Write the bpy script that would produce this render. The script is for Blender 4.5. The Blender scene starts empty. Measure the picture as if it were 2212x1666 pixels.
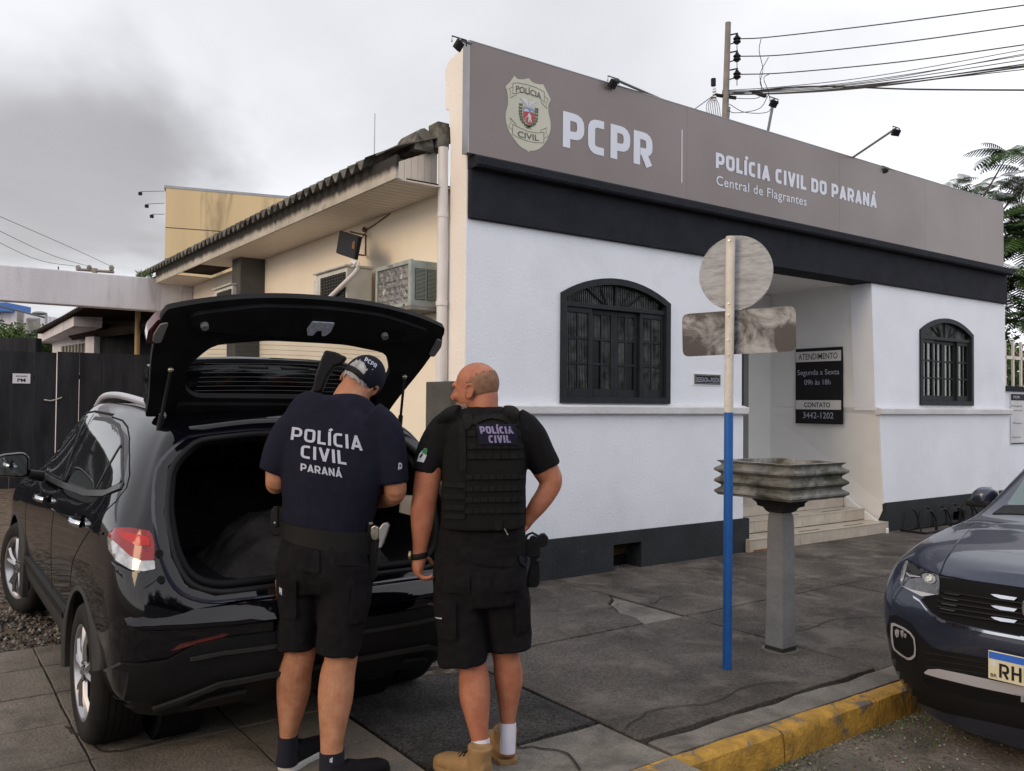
import bpy, bmesh, math, random
from math import sin, cos, pi, radians, sqrt, atan2
from mathutils import Vector, Matrix, noise
from mathutils.bvhtree import BVHTree
from mathutils.geometry import delaunay_2d_cdt
random.seed(7)
SC = bpy.context.scene
COL = SC.collection
# ------------------------------------------------------------------ camera
FPX, CW, CH = 1850.8557, 2212.0, 1666.0
YAW, PITCH, ROLL = 0.9449666, 0.0218227, 0.0090478
CAM = Vector((-3.963063, -6.168956, 1.598355))
_f = Vector((cos(YAW)*cos(PITCH), sin(YAW)*cos(PITCH), sin(PITCH)))
_r = Vector((sin(YAW), -cos(YAW), 0)); _u = _r.cross(_f)
_r, _u = cos(ROLL)*_r + sin(ROLL)*_u, -sin(ROLL)*_r + cos(ROLL)*_u
cd = bpy.data.cameras.new("camera"); cam = bpy.data.objects.new("camera", cd); COL.objects.link(cam)
M3 = Matrix((_r, _u, -_f)).transposed()
cam.matrix_world = Matrix.Translation(CAM) @ M3.to_4x4()
cd.sensor_width = 36; cd.lens = 36*FPX/CW; cd.clip_start = 0.05; cd.clip_end = 2000
SC.camera = cam
# ------------------------------------------------------------------ light
SUN_AZ, SUN_EL = radians(184), radians(22)      # direction the light comes from, from +X towards +Y
w = bpy.data.worlds.new("World"); SC.world = w; w.use_nodes = True
nt = w.node_tree; nt.nodes.clear()
def N(t, typ, **kw):
    n = t.nodes.new(typ)
    for k, v in kw.items():
        if k in n.inputs: n.inputs[k].default_value = v
        else: setattr(n, k, v)
    return n
out = N(nt, 'ShaderNodeOutputWorld')
sky = N(nt, 'ShaderNodeTexSky', sky_type='NISHITA', sun_disc=False, sun_elevation=SUN_EL, sun_rotation=pi/2-SUN_AZ)
bsky = N(nt, 'ShaderNodeBackground', Strength=0.10); nt.links.new(sky.outputs[0], bsky.inputs[0])
tc = N(nt, 'ShaderNodeTexCoord')
nrm = N(nt, 'ShaderNodeVectorMath', operation='NORMALIZE'); nt.links.new(tc.outputs['Generated'], nrm.inputs[0])
sep = N(nt, 'ShaderNodeSeparateXYZ'); nt.links.new(nrm.outputs[0], sep.inputs[0])
def mth(t, op, a, b=None, c=None, clamp=False):
    n = t.nodes.new('ShaderNodeMath'); n.operation = op; n.use_clamp = clamp
    for i, x in enumerate((a, b, c)):
        if x is None: continue
        if isinstance(x, (int, float)): n.inputs[i].default_value = x
        else: t.links.new(x, n.inputs[i])
    return n.outputs[0]
den = mth(nt, 'ADD', mth(nt, 'ABSOLUTE', sep.outputs['Z']), 0.28)
cx = mth(nt, 'DIVIDE', sep.outputs['X'], den); cy = mth(nt, 'DIVIDE', sep.outputs['Y'], den)
comb = N(nt, 'ShaderNodeCombineXYZ'); nt.links.new(cx, comb.inputs[0]); nt.links.new(cy, comb.inputs[1])
nz = N(nt, 'ShaderNodeTexNoise', Scale=1.15, Detail=6.0, Roughness=0.52, Distortion=0.35); nt.links.new(comb.outputs[0], nz.inputs['Vector'])
nz2 = N(nt, 'ShaderNodeTexNoise', Scale=0.35, Detail=2.0); nt.links.new(comb.outputs[0], nz2.inputs['Vector'])
def blob(px, py, r0, r1):
    d = (_f + _r*((px-CW/2)/FPX) - _u*((py-CH/2)/FPX)).normalized()
    dp = N(nt, 'ShaderNodeVectorMath', operation='DISTANCE'); nt.links.new(nrm.outputs[0], dp.inputs[0]); dp.inputs[1].default_value = d
    dd = mth(nt, 'ADD', dp.outputs['Value'], mth(nt, 'MULTIPLY', mth(nt, 'SUBTRACT', nz.outputs[0], 0.5), 0.55))
    mr = N(nt, 'ShaderNodeMapRange', interpolation_type='SMOOTHSTEP'); nt.links.new(dd, mr.inputs[0])
    mr.inputs[1].default_value = r0; mr.inputs[2].default_value = r1; mr.inputs[3].default_value = 1; mr.inputs[4].default_value = 0
    return mr.outputs[0]
b1 = blob(110, 420, 0.05, 0.20); b2 = blob(820, -120, 0.06, 0.40); b3 = blob(1500, 60, 0.02, 0.35)
base = N(nt, 'ShaderNodeMapRange'); nt.links.new(nz.outputs[0], base.inputs[0])
base.inputs[1].default_value = 0.3; base.inputs[2].default_value = 0.7; base.inputs[3].default_value = 0.66; base.inputs[4].default_value = 0.86
hz = mth(nt, 'MULTIPLY', mth(nt, 'POWER', mth(nt, 'SUBTRACT', 1.0, mth(nt, 'ABSOLUTE', sep.outputs['Z'])), 4.0), 0.22)
v = mth(nt, 'ADD', base.outputs[0], hz)
v = mth(nt, 'MULTIPLY', v, mth(nt, 'SUBTRACT', 1.0, mth(nt, 'MULTIPLY', b1, 0.48)))
v = mth(nt, 'MULTIPLY', v, mth(nt, 'SUBTRACT', 1.0, mth(nt, 'MULTIPLY', b2, 0.10)))
v = mth(nt, 'MULTIPLY', v, mth(nt, 'SUBTRACT', 1.0, mth(nt, 'MULTIPLY', b3, 0.12)))
gx = mth(nt, 'ADD', mth(nt, 'ADD', 0.97, mth(nt, 'MULTIPLY', sep.outputs['X'], 0.10)), mth(nt, 'MULTIPLY', sep.outputs['Y'], -0.22))
v = mth(nt, 'MULTIPLY', v, gx)
tint = N(nt, 'ShaderNodeMix', data_type='RGBA')
tint.inputs['A'].default_value = (0.955, 0.975, 1.03, 1); tint.inputs['B'].default_value = (0.985, 0.965, 0.99, 1)
nt.links.new(mth(nt, 'MAXIMUM', b1, nz2.outputs[0]), tint.inputs['Factor'])
bcl = N(nt, 'ShaderNodeBackground'); nt.links.new(tint.outputs['Result'], bcl.inputs[0]); v = mth(nt, 'MULTIPLY', v, 1.66); nt.links.new(v, bcl.inputs[1])
mx = N(nt, 'ShaderNodeMixShader', Fac=0.90)
nt.links.new(bsky.outputs[0], mx.inputs[1]); nt.links.new(bcl.outputs[0], mx.inputs[2]); nt.links.new(mx.outputs[0], out.inputs[0])
sd = bpy.data.lights.new("sun", 'SUN'); sun = bpy.data.objects.new("sun", sd); COL.objects.link(sun)
sd.energy = 1.3; sd.angle = radians(25); sd.color = (1.0, 0.72, 0.42)
sv = Vector((cos(SUN_AZ)*cos(SUN_EL), sin(SUN_AZ)*cos(SUN_EL), sin(SUN_EL)))
sun.rotation_euler = sv.to_track_quat('Z', 'Y').to_euler()
SC.view_settings.view_transform = 'Standard'; SC.view_settings.look = 'None'
SC.view_settings.exposure = 0.0; SC.view_settings.gamma = 1.0; SC.view_settings.use_curve_mapping = False
# ------------------------------------------------------------------ pixel helpers (2212 x 1666 grid of the photograph)
def ray(px, py): return _f + _r*((px-CW/2)/FPX) - _u*((py-CH/2)/FPX)
def at(px, py, d): return CAM + ray(px, py)*d
def onp(px, py, ax, v):
    d = ray(px, py); return CAM + d*((v-CAM[ax])/d[ax])
# ------------------------------------------------------------------ materials
MATS = {}
def mat(name, col, rough=0.65, metal=0.0, var=0.10, vs=3.0, bump=0.0, bs=60.0, col2=None, spec=0.5, coat=0.0, stain=None, ss=1.2, st=(0.5, 0.62), zs=1.0, fine=0.0, fs=300.0, rv=0.0):
    if name in MATS: return MATS[name]
    m = bpy.data.materials.new(name); m.use_nodes = True; t = m.node_tree
    b = t.nodes['Principled BSDF']; MATS[name] = m
    b.inputs['Roughness'].default_value = rough; b.inputs['Metallic'].default_value = metal
    b.inputs['Specular IOR Level'].default_value = spec; b.inputs['Coat Weight'].default_value = coat; b.inputs['Coat Roughness'].default_value = 0.03
    tc = t.nodes.new('ShaderNodeTexCoord'); mp = t.nodes.new('ShaderNodeMapping'); mp.inputs['Scale'].default_value = (1, 1, zs)
    t.links.new(tc.outputs['Object'], mp.inputs[0])
    n1 = N(t, 'ShaderNodeTexNoise', Scale=vs, Detail=6.0, Roughness=0.6); t.links.new(mp.outputs[0], n1.inputs['Vector'])
    c1 = tuple(col)+(1,); c2 = tuple(col2 if col2 else [x*(1-var*2) for x in col])+(1,)
    if col2 is None: c1 = tuple(min(1, x*(1+var)) for x in col)+(1,)
    mr = N(t, 'ShaderNodeMapRange'); t.links.new(n1.outputs[0], mr.inputs[0]); mr.inputs[1].default_value = 0.32; mr.inputs[2].default_value = 0.68
    mxn = N(t, 'ShaderNodeMix', data_type='RGBA'); mxn.inputs['A'].default_value = c1; mxn.inputs['B'].default_value = c2
    t.links.new(mr.outputs[0], mxn.inputs['Factor']); last = mxn.outputs['Result']
    if fine:
        nf = N(t, 'ShaderNodeTexNoise', Scale=fs, Detail=3.0, Roughness=0.7); t.links.new(mp.outputs[0], nf.inputs['Vector'])
        mrf = N(t, 'ShaderNodeMapRange'); t.links.new(nf.outputs[0], mrf.inputs[0]); mrf.inputs[1].default_value = 0.3; mrf.inputs[2].default_value = 0.7
        mrf.inputs[3].default_value = 1-fine; mrf.inputs[4].default_value = 1+fine
        vm = t.nodes.new('ShaderNodeVectorMath'); vm.operation = 'SCALE'; t.links.new(last, vm.inputs[0]); t.links.new(mrf.outputs[0], vm.inputs['Scale']); last = vm.outputs[0]
    if stain:
        n3 = N(t, 'ShaderNodeTexNoise', Scale=ss, Detail=8.0, Roughness=0.65, Distortion=0.6); t.links.new(mp.outputs[0], n3.inputs['Vector'])
        m3 = N(t, 'ShaderNodeMapRange'); t.links.new(n3.outputs[0], m3.inputs[0]); m3.inputs[1].default_value = st[0]; m3.inputs[2].default_value = st[1]
        x3 = N(t, 'ShaderNodeMix', data_type='RGBA'); t.links.new(last, x3.inputs['A']); x3.inputs['B'].default_value = tuple(stain)+(1,)
        t.links.new(m3.outputs[0], x3.inputs['Factor']); last = x3.outputs['Result']
    t.links.new(last, b.inputs['Base Color'])
    if rv:
        mrr = N(t, 'ShaderNodeMapRange'); t.links.new(n1.outputs[0], mrr.inputs[0]); mrr.inputs[1].default_value = 0.3; mrr.inputs[2].default_value = 0.7
        mrr.inputs[3].default_value = max(0.02, rough-rv); mrr.inputs[4].default_value = rough+rv; t.links.new(mrr.outputs[0], b.inputs['Roughness'])
    if bump:
        n2 = N(t, 'ShaderNodeTexNoise', Scale=bs, Detail=4.0, Roughness=0.6); t.links.new(tc.outputs['Object'], n2.inputs['Vector'])
        bp = N(t, 'ShaderNodeBump', Strength=bump, Distance=0.02); t.links.new(n2.outputs[0], bp.inputs['Height']); t.links.new(bp.outputs[0], b.inputs['Normal'])
    return m
def emis_off(m): return m
m_white = mat('white_stucco', (.76, .785, .85), .85, var=.03, vs=1.2, bump=.26, bs=45, fine=.03, fs=90, stain=(.62, .64, .68), ss=.9, st=(.55, .9))
m_whiteR = mat('white_paint_wall', (.74, .74, .74), .8, var=.03, vs=1.5, bump=.15, bs=60, stain=(.60, .58, .55), ss=.8, st=(.62, .9))
m_cream = mat('cream_side_wall', (.82, .74, .62), .85, var=.03, vs=.9, bump=.12, bs=40, stain=(.70, .62, .52), ss=.9, st=(.6, .85))
m_char = mat('charcoal_stucco', (.022, .024, .032), .85, var=.12, vs=4, bump=.8, bs=70, fine=.2, fs=120)
m_plinth = mat('charcoal_plinth', (.030, .035, .039), .8, var=.12, vs=3, bump=.5, bs=50, stain=(.10, .09, .08), ss=2.5, st=(.66, .8))
m_ledge = mat('grey_white_ledge', (.62, .62, .64), .85, var=.06, vs=3, bump=.35, bs=50)
m_sign = mat('taupe_sign_panel', (.195, .160, .155), .38, var=.05, vs=.7, bump=.03, bs=4, rv=.08)
m_signtxt = mat('sign_white', (.64, .67, .76), .5, var=.02)
m_alu = mat('grey_metal', (.30, .31, .33), .45, metal=.6, var=.08)
m_dark = mat('dark_metal', (.014, .014, .016), .6, metal=.1)
m_black = mat('black_plastic', (.014, .014, .016), .45, var=.1, vs=10)
m_blacktxt = mat('black_print', (.015, .015, .017), .6, var=.02)
m_win = mat('window_frame_paint', (.017, .021, .025), .55, var=.15, vs=12, stain=(.22, .21, .20), ss=30, st=(.70, .78))
m_glass = mat('ribbed_glass', (.005, .006, .008), .25, var=.2, vs=20, spec=.12)
m_inside = mat('dark_interior', (.006, .006, .007), .9)
m_tile = mat('beige_tile', (.46, .41, .34), .35, var=.10, vs=5, stain=(.42, .32, .22), ss=2, st=(.55, .8))
m_conc = mat('grey_concrete', (.26, .25, .23), .9, var=.15, vs=4, bump=.5, bs=50, stain=(.09, .085, .07), ss=2.2, st=(.5, .72), fine=.12)
m_walk = mat('dark_worn_pavement', (.100, .088, .079), .82, var=.28, vs=1.1, bump=.55, bs=55, stain=(.20, .176, .158), ss=2.4, st=(.50, .78), fine=.5, fs=55)
m_walk2 = mat('exposed_aggregate', (.075, .072, .07), .8, var=.25, vs=3, bump=1.0, bs=110, fine=.85, fs=75)
m_walk3 = mat('pale_mortar_strip', (.18, .165, .145), .9, var=.25, vs=3, bump=.6, bs=60, stain=(.07, .06, .055), ss=3, st=(.5, .7), fine=.3, fs=90)
m_slab = mat('cement_slab', (.185, .163, .138), .8, var=.22, vs=1.6, bump=.45, bs=70, stain=(.085, .075, .065), ss=2.1, st=(.5, .72), fine=.3, fs=80)
m_joint = mat('dirt_joint', (.020, .017, .014), .95, var=.3, vs=20, bump=.5)
m_road = mat('dusty_stone_street', (.17, .145, .125), .9, var=.25, vs=2.2, bump=.9, bs=30, stain=(.075, .068, .055), ss=3.2, st=(.5, .68), fine=.35, fs=70)
m_gravel = mat('gravel_dirt', (.15, .11, .08), .95, var=.4, vs=14, bump=1.0, bs=60, fine=.7, fs=60)
m_yel = mat('yellow_kerb_paint', (.42, .235, .035), .85, var=.22, vs=9, bump=.6, bs=40, stain=(.13, .11, .09), ss=6.0, st=(.54, .62))
m_beam = mat('stained_white_concrete', (.60, .585, .63), .9, var=.08, vs=2.5, bump=.25, bs=30, stain=(.30, .28, .28), ss=5.0, st=(.54, .80), zs=.15)
m_roof = mat('fibre_cement_roof', (.16, .15, .13), .95, var=.3, vs=7, bump=.3, stain=(.05, .045, .04), ss=5)
m_fascia = mat('mouldy_shaded_fascia', (.50, .46, .40), .8, var=.10, vs=3, stain=(.07, .06, .045), ss=5.5, st=(.60, .74))
def mould_shade(m, z0, z1, col=(.018, .016, .012)):
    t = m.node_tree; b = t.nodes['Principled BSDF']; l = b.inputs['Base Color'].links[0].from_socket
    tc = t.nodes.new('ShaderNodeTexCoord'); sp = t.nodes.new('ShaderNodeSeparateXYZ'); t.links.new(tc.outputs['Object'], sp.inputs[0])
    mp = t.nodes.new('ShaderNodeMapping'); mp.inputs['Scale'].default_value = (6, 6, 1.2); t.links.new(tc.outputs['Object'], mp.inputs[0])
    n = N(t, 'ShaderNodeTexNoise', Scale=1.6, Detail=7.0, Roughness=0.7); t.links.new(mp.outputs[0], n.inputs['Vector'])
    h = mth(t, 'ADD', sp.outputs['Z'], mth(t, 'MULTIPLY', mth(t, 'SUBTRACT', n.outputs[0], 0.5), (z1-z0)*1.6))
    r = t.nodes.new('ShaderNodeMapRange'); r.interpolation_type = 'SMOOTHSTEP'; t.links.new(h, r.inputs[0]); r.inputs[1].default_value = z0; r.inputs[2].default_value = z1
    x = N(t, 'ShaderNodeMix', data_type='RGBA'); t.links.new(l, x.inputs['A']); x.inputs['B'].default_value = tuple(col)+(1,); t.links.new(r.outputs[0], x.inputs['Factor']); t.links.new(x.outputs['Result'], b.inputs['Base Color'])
mould_shade(m_fascia, 3.545, 3.615)  # black mould plus the roof edge's shade, painted into the colour by height
m_soffit = mat('cream_pvc_slat', (.66, .59, .52), .5, var=.05, vs=3)
m_pvc = mat('painted_pipe', (.68, .66, .66), .5, var=.04, vs=3)
m_pilas = mat('grey_pilaster', (.085, .085, .08), .85, var=.12, vs=4, bump=.4)
m_ac = mat('ac_case', (.55, .54, .50), .5, var=.08, vs=8, stain=(.30, .28, .25), ss=6, st=(.62, .8))
m_acg = mat('york_case', (.33, .37, .34), .55, var=.12, vs=10, stain=(.16, .16, .14), ss=12, st=(.6, .75))
m_gate = mat('black_gate_board', (.024, .025, .030), .7, var=.25, vs=6, bump=.3, bs=30, zs=.2)
m_yellowwall = mat('stained_yellow_wall', (.64, .49, .285), .9, var=.06, vs=.6, bump=.15, stain=(.12, .085, .05), ss=.95, st=(.55, .74), zs=.13)
m_wood = mat('dark_timber', (.030, .018, .014), .85, var=.3)
m_pipeY = mat('ochre_post', (.38, .26, .12), .7, var=.15)
m_pole = mat('pole_white', (.62, .58, .52), .6, var=.08, vs=12, bump=.2, stain=(.30, .22, .15), ss=22, st=(.66, .74))
m_blue = mat('pole_blue', (.010, .105, .38), .5, var=.08, vs=10, stain=(.20, .22, .28), ss=25, st=(.72, .78))
m_cpole = mat('concrete_pole', (.24, .22, .20), .9, var=.1, vs=3)
m_cable = mat('cable_black', (.015, .015, .017), .6)
m_leaf = mat('leaf_green', (.040, .085, .016), .7, var=.35, vs=2.5, col2=(.018, .042, .010), spec=.25)
m_leaf2 = mat('bush_leaf', (.085, .15, .022), .6, var=.35, vs=1.8, col2=(.030, .065, .012))
m_bark = mat('bark', (.07, .055, .04), .9, var=.3, bump=.6)
m_signback = mat('weathered_alu_back', (.37, .38, .40), .65, metal=.0, var=.10, vs=14, bump=.2, bs=90, stain=(.20, .20, .205), ss=6, st=(.50, .70), zs=5)
m_signback2 = mat('sooty_sign_back', (.30, .31, .32), .45, metal=.0, var=.15, vs=4, stain=(.022, .018, .024), ss=5.0, st=(.38, .53), bump=.05)
# skin and cloth
m_skin1 = mat('tanned_skin', (.46, .225, .130), .50, var=.14, vs=18, bump=.3, bs=220, stain=(.36, .14, .075), ss=11, st=(.50, .78), fine=.10, fs=260, col2=(.33, .135, .072), spec=.4)
m_skin2 = mat('ruddy_skin', (.42, .175, .098), .48, var=.14, vs=16, bump=.3, bs=220, stain=(.33, .10, .055), ss=10, st=(.50, .78), fine=.10, fs=260, col2=(.32, .105, .058), spec=.4)
m_navy = mat('navy_shirt', (.0090, .0095, .021), .85, var=.12, vs=30, bump=.3, bs=500, spec=.2)
m_blk = mat('black_cloth', (.0085, .0080, .0095), .9, var=.2, vs=40, bump=.4, bs=420, spec=.15)
m_short = mat('black_shorts', (.0095, .0085, .0105), .9, var=.2, vs=30, bump=.4, bs=420, spec=.15)
m_vest = mat('vest_cordura', (.0070, .0072, .0074), .85, var=.15, vs=50, bump=.5, bs=700, spec=.2)
m_web = mat('vest_webbing', (.0115, .0120, .0118), .85, var=.15, vs=60, bump=.6, bs=900, spec=.2)
m_prt = mat('shirt_print', (.40, .42, .52), .7, var=.04, vs=30)
m_prtv = mat('patch_print', (.19, .16, .30), .7, var=.08, vs=40)
m_hair = mat('grey_hair', (.52, .52, .54), .6, var=.25, vs=60, bump=.8, bs=250, zs=.15)
m_stub = mat('shaved_hair', (.235, .120, .072), .7, var=.2, vs=40, bump=.4, bs=600)
m_beard = mat('grey_beard', (.40, .28, .23), .8, var=.3, vs=80, bump=.9, bs=400)
m_sock = mat('white_sock', (.66, .66, .76), .9, var=.05, bump=.4, bs=300)
m_sockb = mat('navy_sock', (.006, .007, .016), .95, var=.1, bump=.4, bs=300)
m_boot = mat('tan_suede', (.33, .20, .085), .8, var=.12, vs=14, bump=.4, bs=160, col2=(.24, .14, .055))
m_shoe = mat('black_mesh_shoe', (.012, .011, .014), .85, var=.2, bump=.5, bs=400)
m_sole = mat('white_sole', (.55, .54, .54), .7, var=.06)
m_leather = mat('black_leather', (.010, .0095, .010), .6, var=.2, bump=.2, bs=200)
m_steel = mat('worn_steel', (.40, .38, .33), .35, metal=.9, var=.2, vs=40)
m_gun = mat('gun_polymer', (.010, .010, .012), .42, var=.1)
# cars
m_paintk = mat('black_car_paint', (.002, .002, .004), .05, var=.05, spec=.42, coat=.12)
m_paintg = mat('blue_grey_car_paint', (.032, .040, .070), .32, metal=.5, var=.05, vs=40, spec=.4, coat=.8)
m_tint = mat('tinted_glass', (.010, .012, .013), .04, var=.02, spec=.7, coat=.3)
m_tintb = mat('teal_windscreen', (.045, .10, .11), .08, var=.05, spec=.9, coat=.8)
m_clad = mat('grey_cladding', (.034, .033, .032), .55, var=.1, vs=8, bump=.12, bs=400)
m_cladd = mat('dark_cladding', (.010, .010, .011), .50, var=.1, vs=8, bump=.12, bs=400)
m_tyre = mat('tyre_rubber', (.016, .015, .015), .75, var=.2, vs=10)
m_alloy = mat('alloy_wheel', (.42, .42, .44), .28, metal=.85, var=.05)
m_alloyd = mat('alloy_dark', (.03, .03, .03), .4, metal=.5)
m_chrome = mat('chrome', (.62, .64, .68), .12, metal=1.0, var=.02)
m_satin = mat('satin_silver', (.46, .46, .52), .35, metal=.25, var=.03)
m_red = mat('red_lens', (.26, .004, .006), .15, var=.2, vs=30, spec=.4, coat=.4)
m_redd = mat('dark_red_lens', (.085, .004, .005), .12, var=.2, vs=40, spec=.8, coat=1)
m_clear = mat('clear_lens', (.42, .42, .44), .12, metal=.4, var=.25, vs=25, spec=.8, coat=1)
m_trim = mat('boot_trim_black', (.010, .010, .012), .6, var=.2, vs=8, bump=.2, bs=200)
m_boot_in = mat('boot_carpet', (.012, .011, .011), .95, var=.2, bump=.4, bs=250)
m_gutter = mat('painted_body_gutter', (.010, .013, .028), .25, var=.1, coat=.6)
m_grey = mat('grey_headliner', (.16, .16, .165), .8)
m_bag = mat('black_bag', (.040, .036, .036), .7, var=.3, vs=8, bump=.5, bs=60)
m_plate = mat('number_plate', (.60, .56, .40), .5, var=.04)
m_plateb = mat('plate_blue', (.02, .12, .55), .5, var=.04)
for _n in ('charcoal_stucco', 'charcoal_plinth', 'window_frame_paint', 'black_plastic', 'black_print', 'black_gate_board', 'dark_timber', 'navy_shirt', 'black_leather', 'gun_polymer', 'boot_trim_black', 'dark_cladding', 'grey_cladding', 'tyre_rubber', 'boot_carpet', 'black_bag', 'dark_interior', 'grey_pilaster', 'fibre_cement_roof', 'dark_metal', 'dark_worn_pavement', 'exposed_aggregate', 'cement_slab', 'black_mesh_shoe'):
    MATS[_n].node_tree.nodes['Principled BSDF'].inputs['Specular IOR Level'].default_value = .16
def thin_glass(name, tr=.86, col=(.8, .85, .82)):
    m = bpy.data.materials.new(name); m.use_nodes = True; t = m.node_tree; t.nodes.clear(); o = t.nodes.new('ShaderNodeOutputMaterial')
    a = N(t, 'ShaderNodeBsdfTransparent'); a.inputs[0].default_value = tuple(col)+(1,); g = N(t, 'ShaderNodeBsdfGlossy', Roughness=.03); x = N(t, 'ShaderNodeMixShader', Fac=1-tr)
    t.links.new(a.outputs[0], x.inputs[1]); t.links.new(g.outputs[0], x.inputs[2]); t.links.new(x.outputs[0], o.inputs[0]); return m
m_thin = thin_glass('clear_pane', .88)
# ------------------------------------------------------------------ object helpers
def tag(o, label=None, cat=None, group=None, kind=None):
    if label: o['label'] = label
    if cat: o['category'] = cat
    if group: o['group'] = group
    if kind: o['kind'] = kind
    return o
def empty(name, loc=(0, 0, 0), rz=0, label=None, cat=None, group=None):
    o = bpy.data.objects.new(name, None); COL.objects.link(o); o.location = loc; o.rotation_euler = (0, 0, rz); o.empty_display_size = .1
    return tag(o, label, cat, group)
def link(name, me, parent=None):
    o = bpy.data.objects.new(name, me); COL.objects.link(o)
    if parent is not None: o.parent = parent
    return o
class MB:
    def __init__(s): s.v = []; s.f = []; s.m = []; s.mats = []
    def mi(s, m):
        if m not in s.mats: s.mats.append(m)
        return s.mats.index(m)
    def add(s, vs, fs, m):
        k = len(s.v); i = s.mi(m); s.v += [Vector(q) for q in vs]
        for f in fs: s.f.append([k+a for a in f]); s.m.append(i)
        return s
    def box(s, x0, x1, y0, y1, z0, z1, m, M=None):
        vs = [Vector((x, y, z)) for z in (z0, z1) for y in (y0, y1) for x in (x0, x1)]
        if M is not None: vs = [M @ q for q in vs]
        return s.add(vs, [(0, 2, 3, 1), (4, 5, 7, 6), (0, 1, 5, 4), (2, 6, 7, 3), (0, 4, 6, 2), (1, 3, 7, 5)], m)
    def prism(s, poly, d, m, M=None):
        # poly: 3D points (planar), d: extrusion vector
        d = Vector(d); n = len(poly); vs = [Vector(q) for q in poly]+[Vector(q)+d for q in poly]
        if M is not None: vs = [M @ q for q in vs]
        fs = [tuple(range(n))[::-1], tuple(range(n, 2*n))]+[(i, (i+1) % n, n+(i+1) % n, n+i) for i in range(n)]
        return s.add(vs, fs, m)
    def tube(s, pts, rad, m, seg=10, ref=(0, 0, 1), caps=True, sq=2.0):
        pts = [Vector(q) for q in pts]; n = len(pts)
        if not isinstance(rad, (list, tuple)): rad = [rad]*n
        vs = []; ref = Vector(ref)
        for i, q in enumerate(pts):
            t = (pts[min(i+1, n-1)]-pts[max(i-1, 0)]).normalized()
            b = ref-t*ref.dot(t)
            if b.length < 1e-3: b = Vector((1, 0, 0))-t*t.x
            if b.length < 1e-3: b = Vector((0, 1, 0))-t*t.y
            b.normalize(); a = b.cross(t).normalized()
            ra, rb = rad[i] if isinstance(rad[i], (tuple, list)) else (rad[i], rad[i])
            for k in range(seg):
                h = 2*pi*k/seg; c, d = cos(h), sin(h)
                e = 2/sq
                c = math.copysign(abs(c)**e, c); d = math.copysign(abs(d)**e, d)
                vs.append(q+a*ra*c+b*rb*d)
        fs = [(i*seg+k, i*seg+(k+1) % seg, (i+1)*seg+(k+1) % seg, (i+1)*seg+k) for i in range(n-1) for k in range(seg)]
        if caps: fs += [tuple(range(seg))[::-1], tuple(range((n-1)*seg, n*seg))]
        return s.add(vs, fs, m)
    def ell(s, c, r, m, seg=16, rings=10, M=None):
        vs = []; c = Vector(c)
        for i in range(1, rings):
            a = pi*i/rings
            for k in range(seg):
                h = 2*pi*k/seg; q = Vector((r[0]*sin(a)*cos(h), r[1]*sin(a)*sin(h), r[2]*cos(a)))
                vs.append(c+(M @ q if M is not None else q))
        for z in (r[2], -r[2]):
            q = Vector((0, 0, z)); vs.append(c+(M @ q if M is not None else q))
        fs = [(i*seg+k, (i+1)*seg+k, (i+1)*seg+(k+1) % seg, i*seg+(k+1) % seg) for i in range(rings-2) for k in range(seg)]
        T = (rings-1)*seg
        fs += [(T, k, (k+1) % seg) for k in range(seg)]+[(T+1, (rings-2)*seg+(k+1) % seg, (rings-2)*seg+k) for k in range(seg)]
        return s.add(vs, fs, m)
    def mesh(s, name, smooth=False, fix=True):
        me = bpy.data.meshes.new(name); me.from_pydata([tuple(q) for q in s.v], [], s.f)
        for m in s.mats: me.materials.append(m)
        me.polygons.foreach_set('material_index', s.m)
        if fix:
            b = bmesh.new(); b.from_mesh(me); bmesh.ops.recalc_face_normals(b, faces=b.faces); b.to_mesh(me); b.free()
        if smooth: shade(me, smooth if smooth is not True else 40)
        me.update(); return me
    def build(s, name, parent=None, smooth=False, bevel=0, label=None, cat=None, group=None, kind=None, fix=True, wn=False):
        o = link(name, s.mesh(name, smooth, fix), parent)
        if bevel:
            bv = o.modifiers.new('bevel', 'BEVEL'); bv.width = bevel; bv.segments = 2; bv.limit_method = 'ANGLE'; bv.angle_limit = radians(40)
        return tag(o, label, cat, group, kind)
def shade(me, ang=40):
    me.polygons.foreach_set('use_smooth', [True]*len(me.polygons))
    if ang < 179: me.set_sharp_from_angle(angle=radians(ang))
def box(name, x0, x1, y0, y1, z0, z1, m, parent=None, bevel=0, **kw):
    return MB().box(x0, x1, y0, y1, z0, z1, m).build(name, parent, bevel=bevel, **kw)
def ev_mesh(o):
    dg = bpy.context.evaluated_depsgraph_get(); dg.update()
    return bpy.data.meshes.new_from_object(o.evaluated_get(dg), preserve_all_data_layers=False, depsgraph=dg)
def bake(o):
    me = ev_mesh(o); old = o.data; o.modifiers.clear(); o.data = me; bpy.data.meshes.remove(old); return o
def remesh(mb, name, voxel, smooth_it=4, parent=None, m=None, wr=None):
    o = mb.build(name, parent)
    r = o.modifiers.new('r', 'REMESH'); r.mode = 'VOXEL'; r.voxel_size = voxel
    if smooth_it:
        s = o.modifiers.new('s', 'SMOOTH'); s.factor = .5; s.iterations = smooth_it
    bake(o); me = o.data; me.materials.clear(); me.materials.append(m or mb.mats[0])
    me.polygons.foreach_set('material_index', [0]*len(me.polygons))
    if wr: wrinkle(me, wr)
    shade(me, 180); return o
def wrinkle(me, fn):
    me.update(); vn = [v.normal.copy() for v in me.vertices]
    for v, n in zip(me.vertices, vn): v.co += n*fn(v.co)
    me.update()
def bvh_of(me, M=None):
    vs = [M @ v.co if M is not None else v.co.copy() for v in me.vertices]
    return BVHTree.FromPolygons(vs, [tuple(p.vertices) for p in me.polygons])
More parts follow.
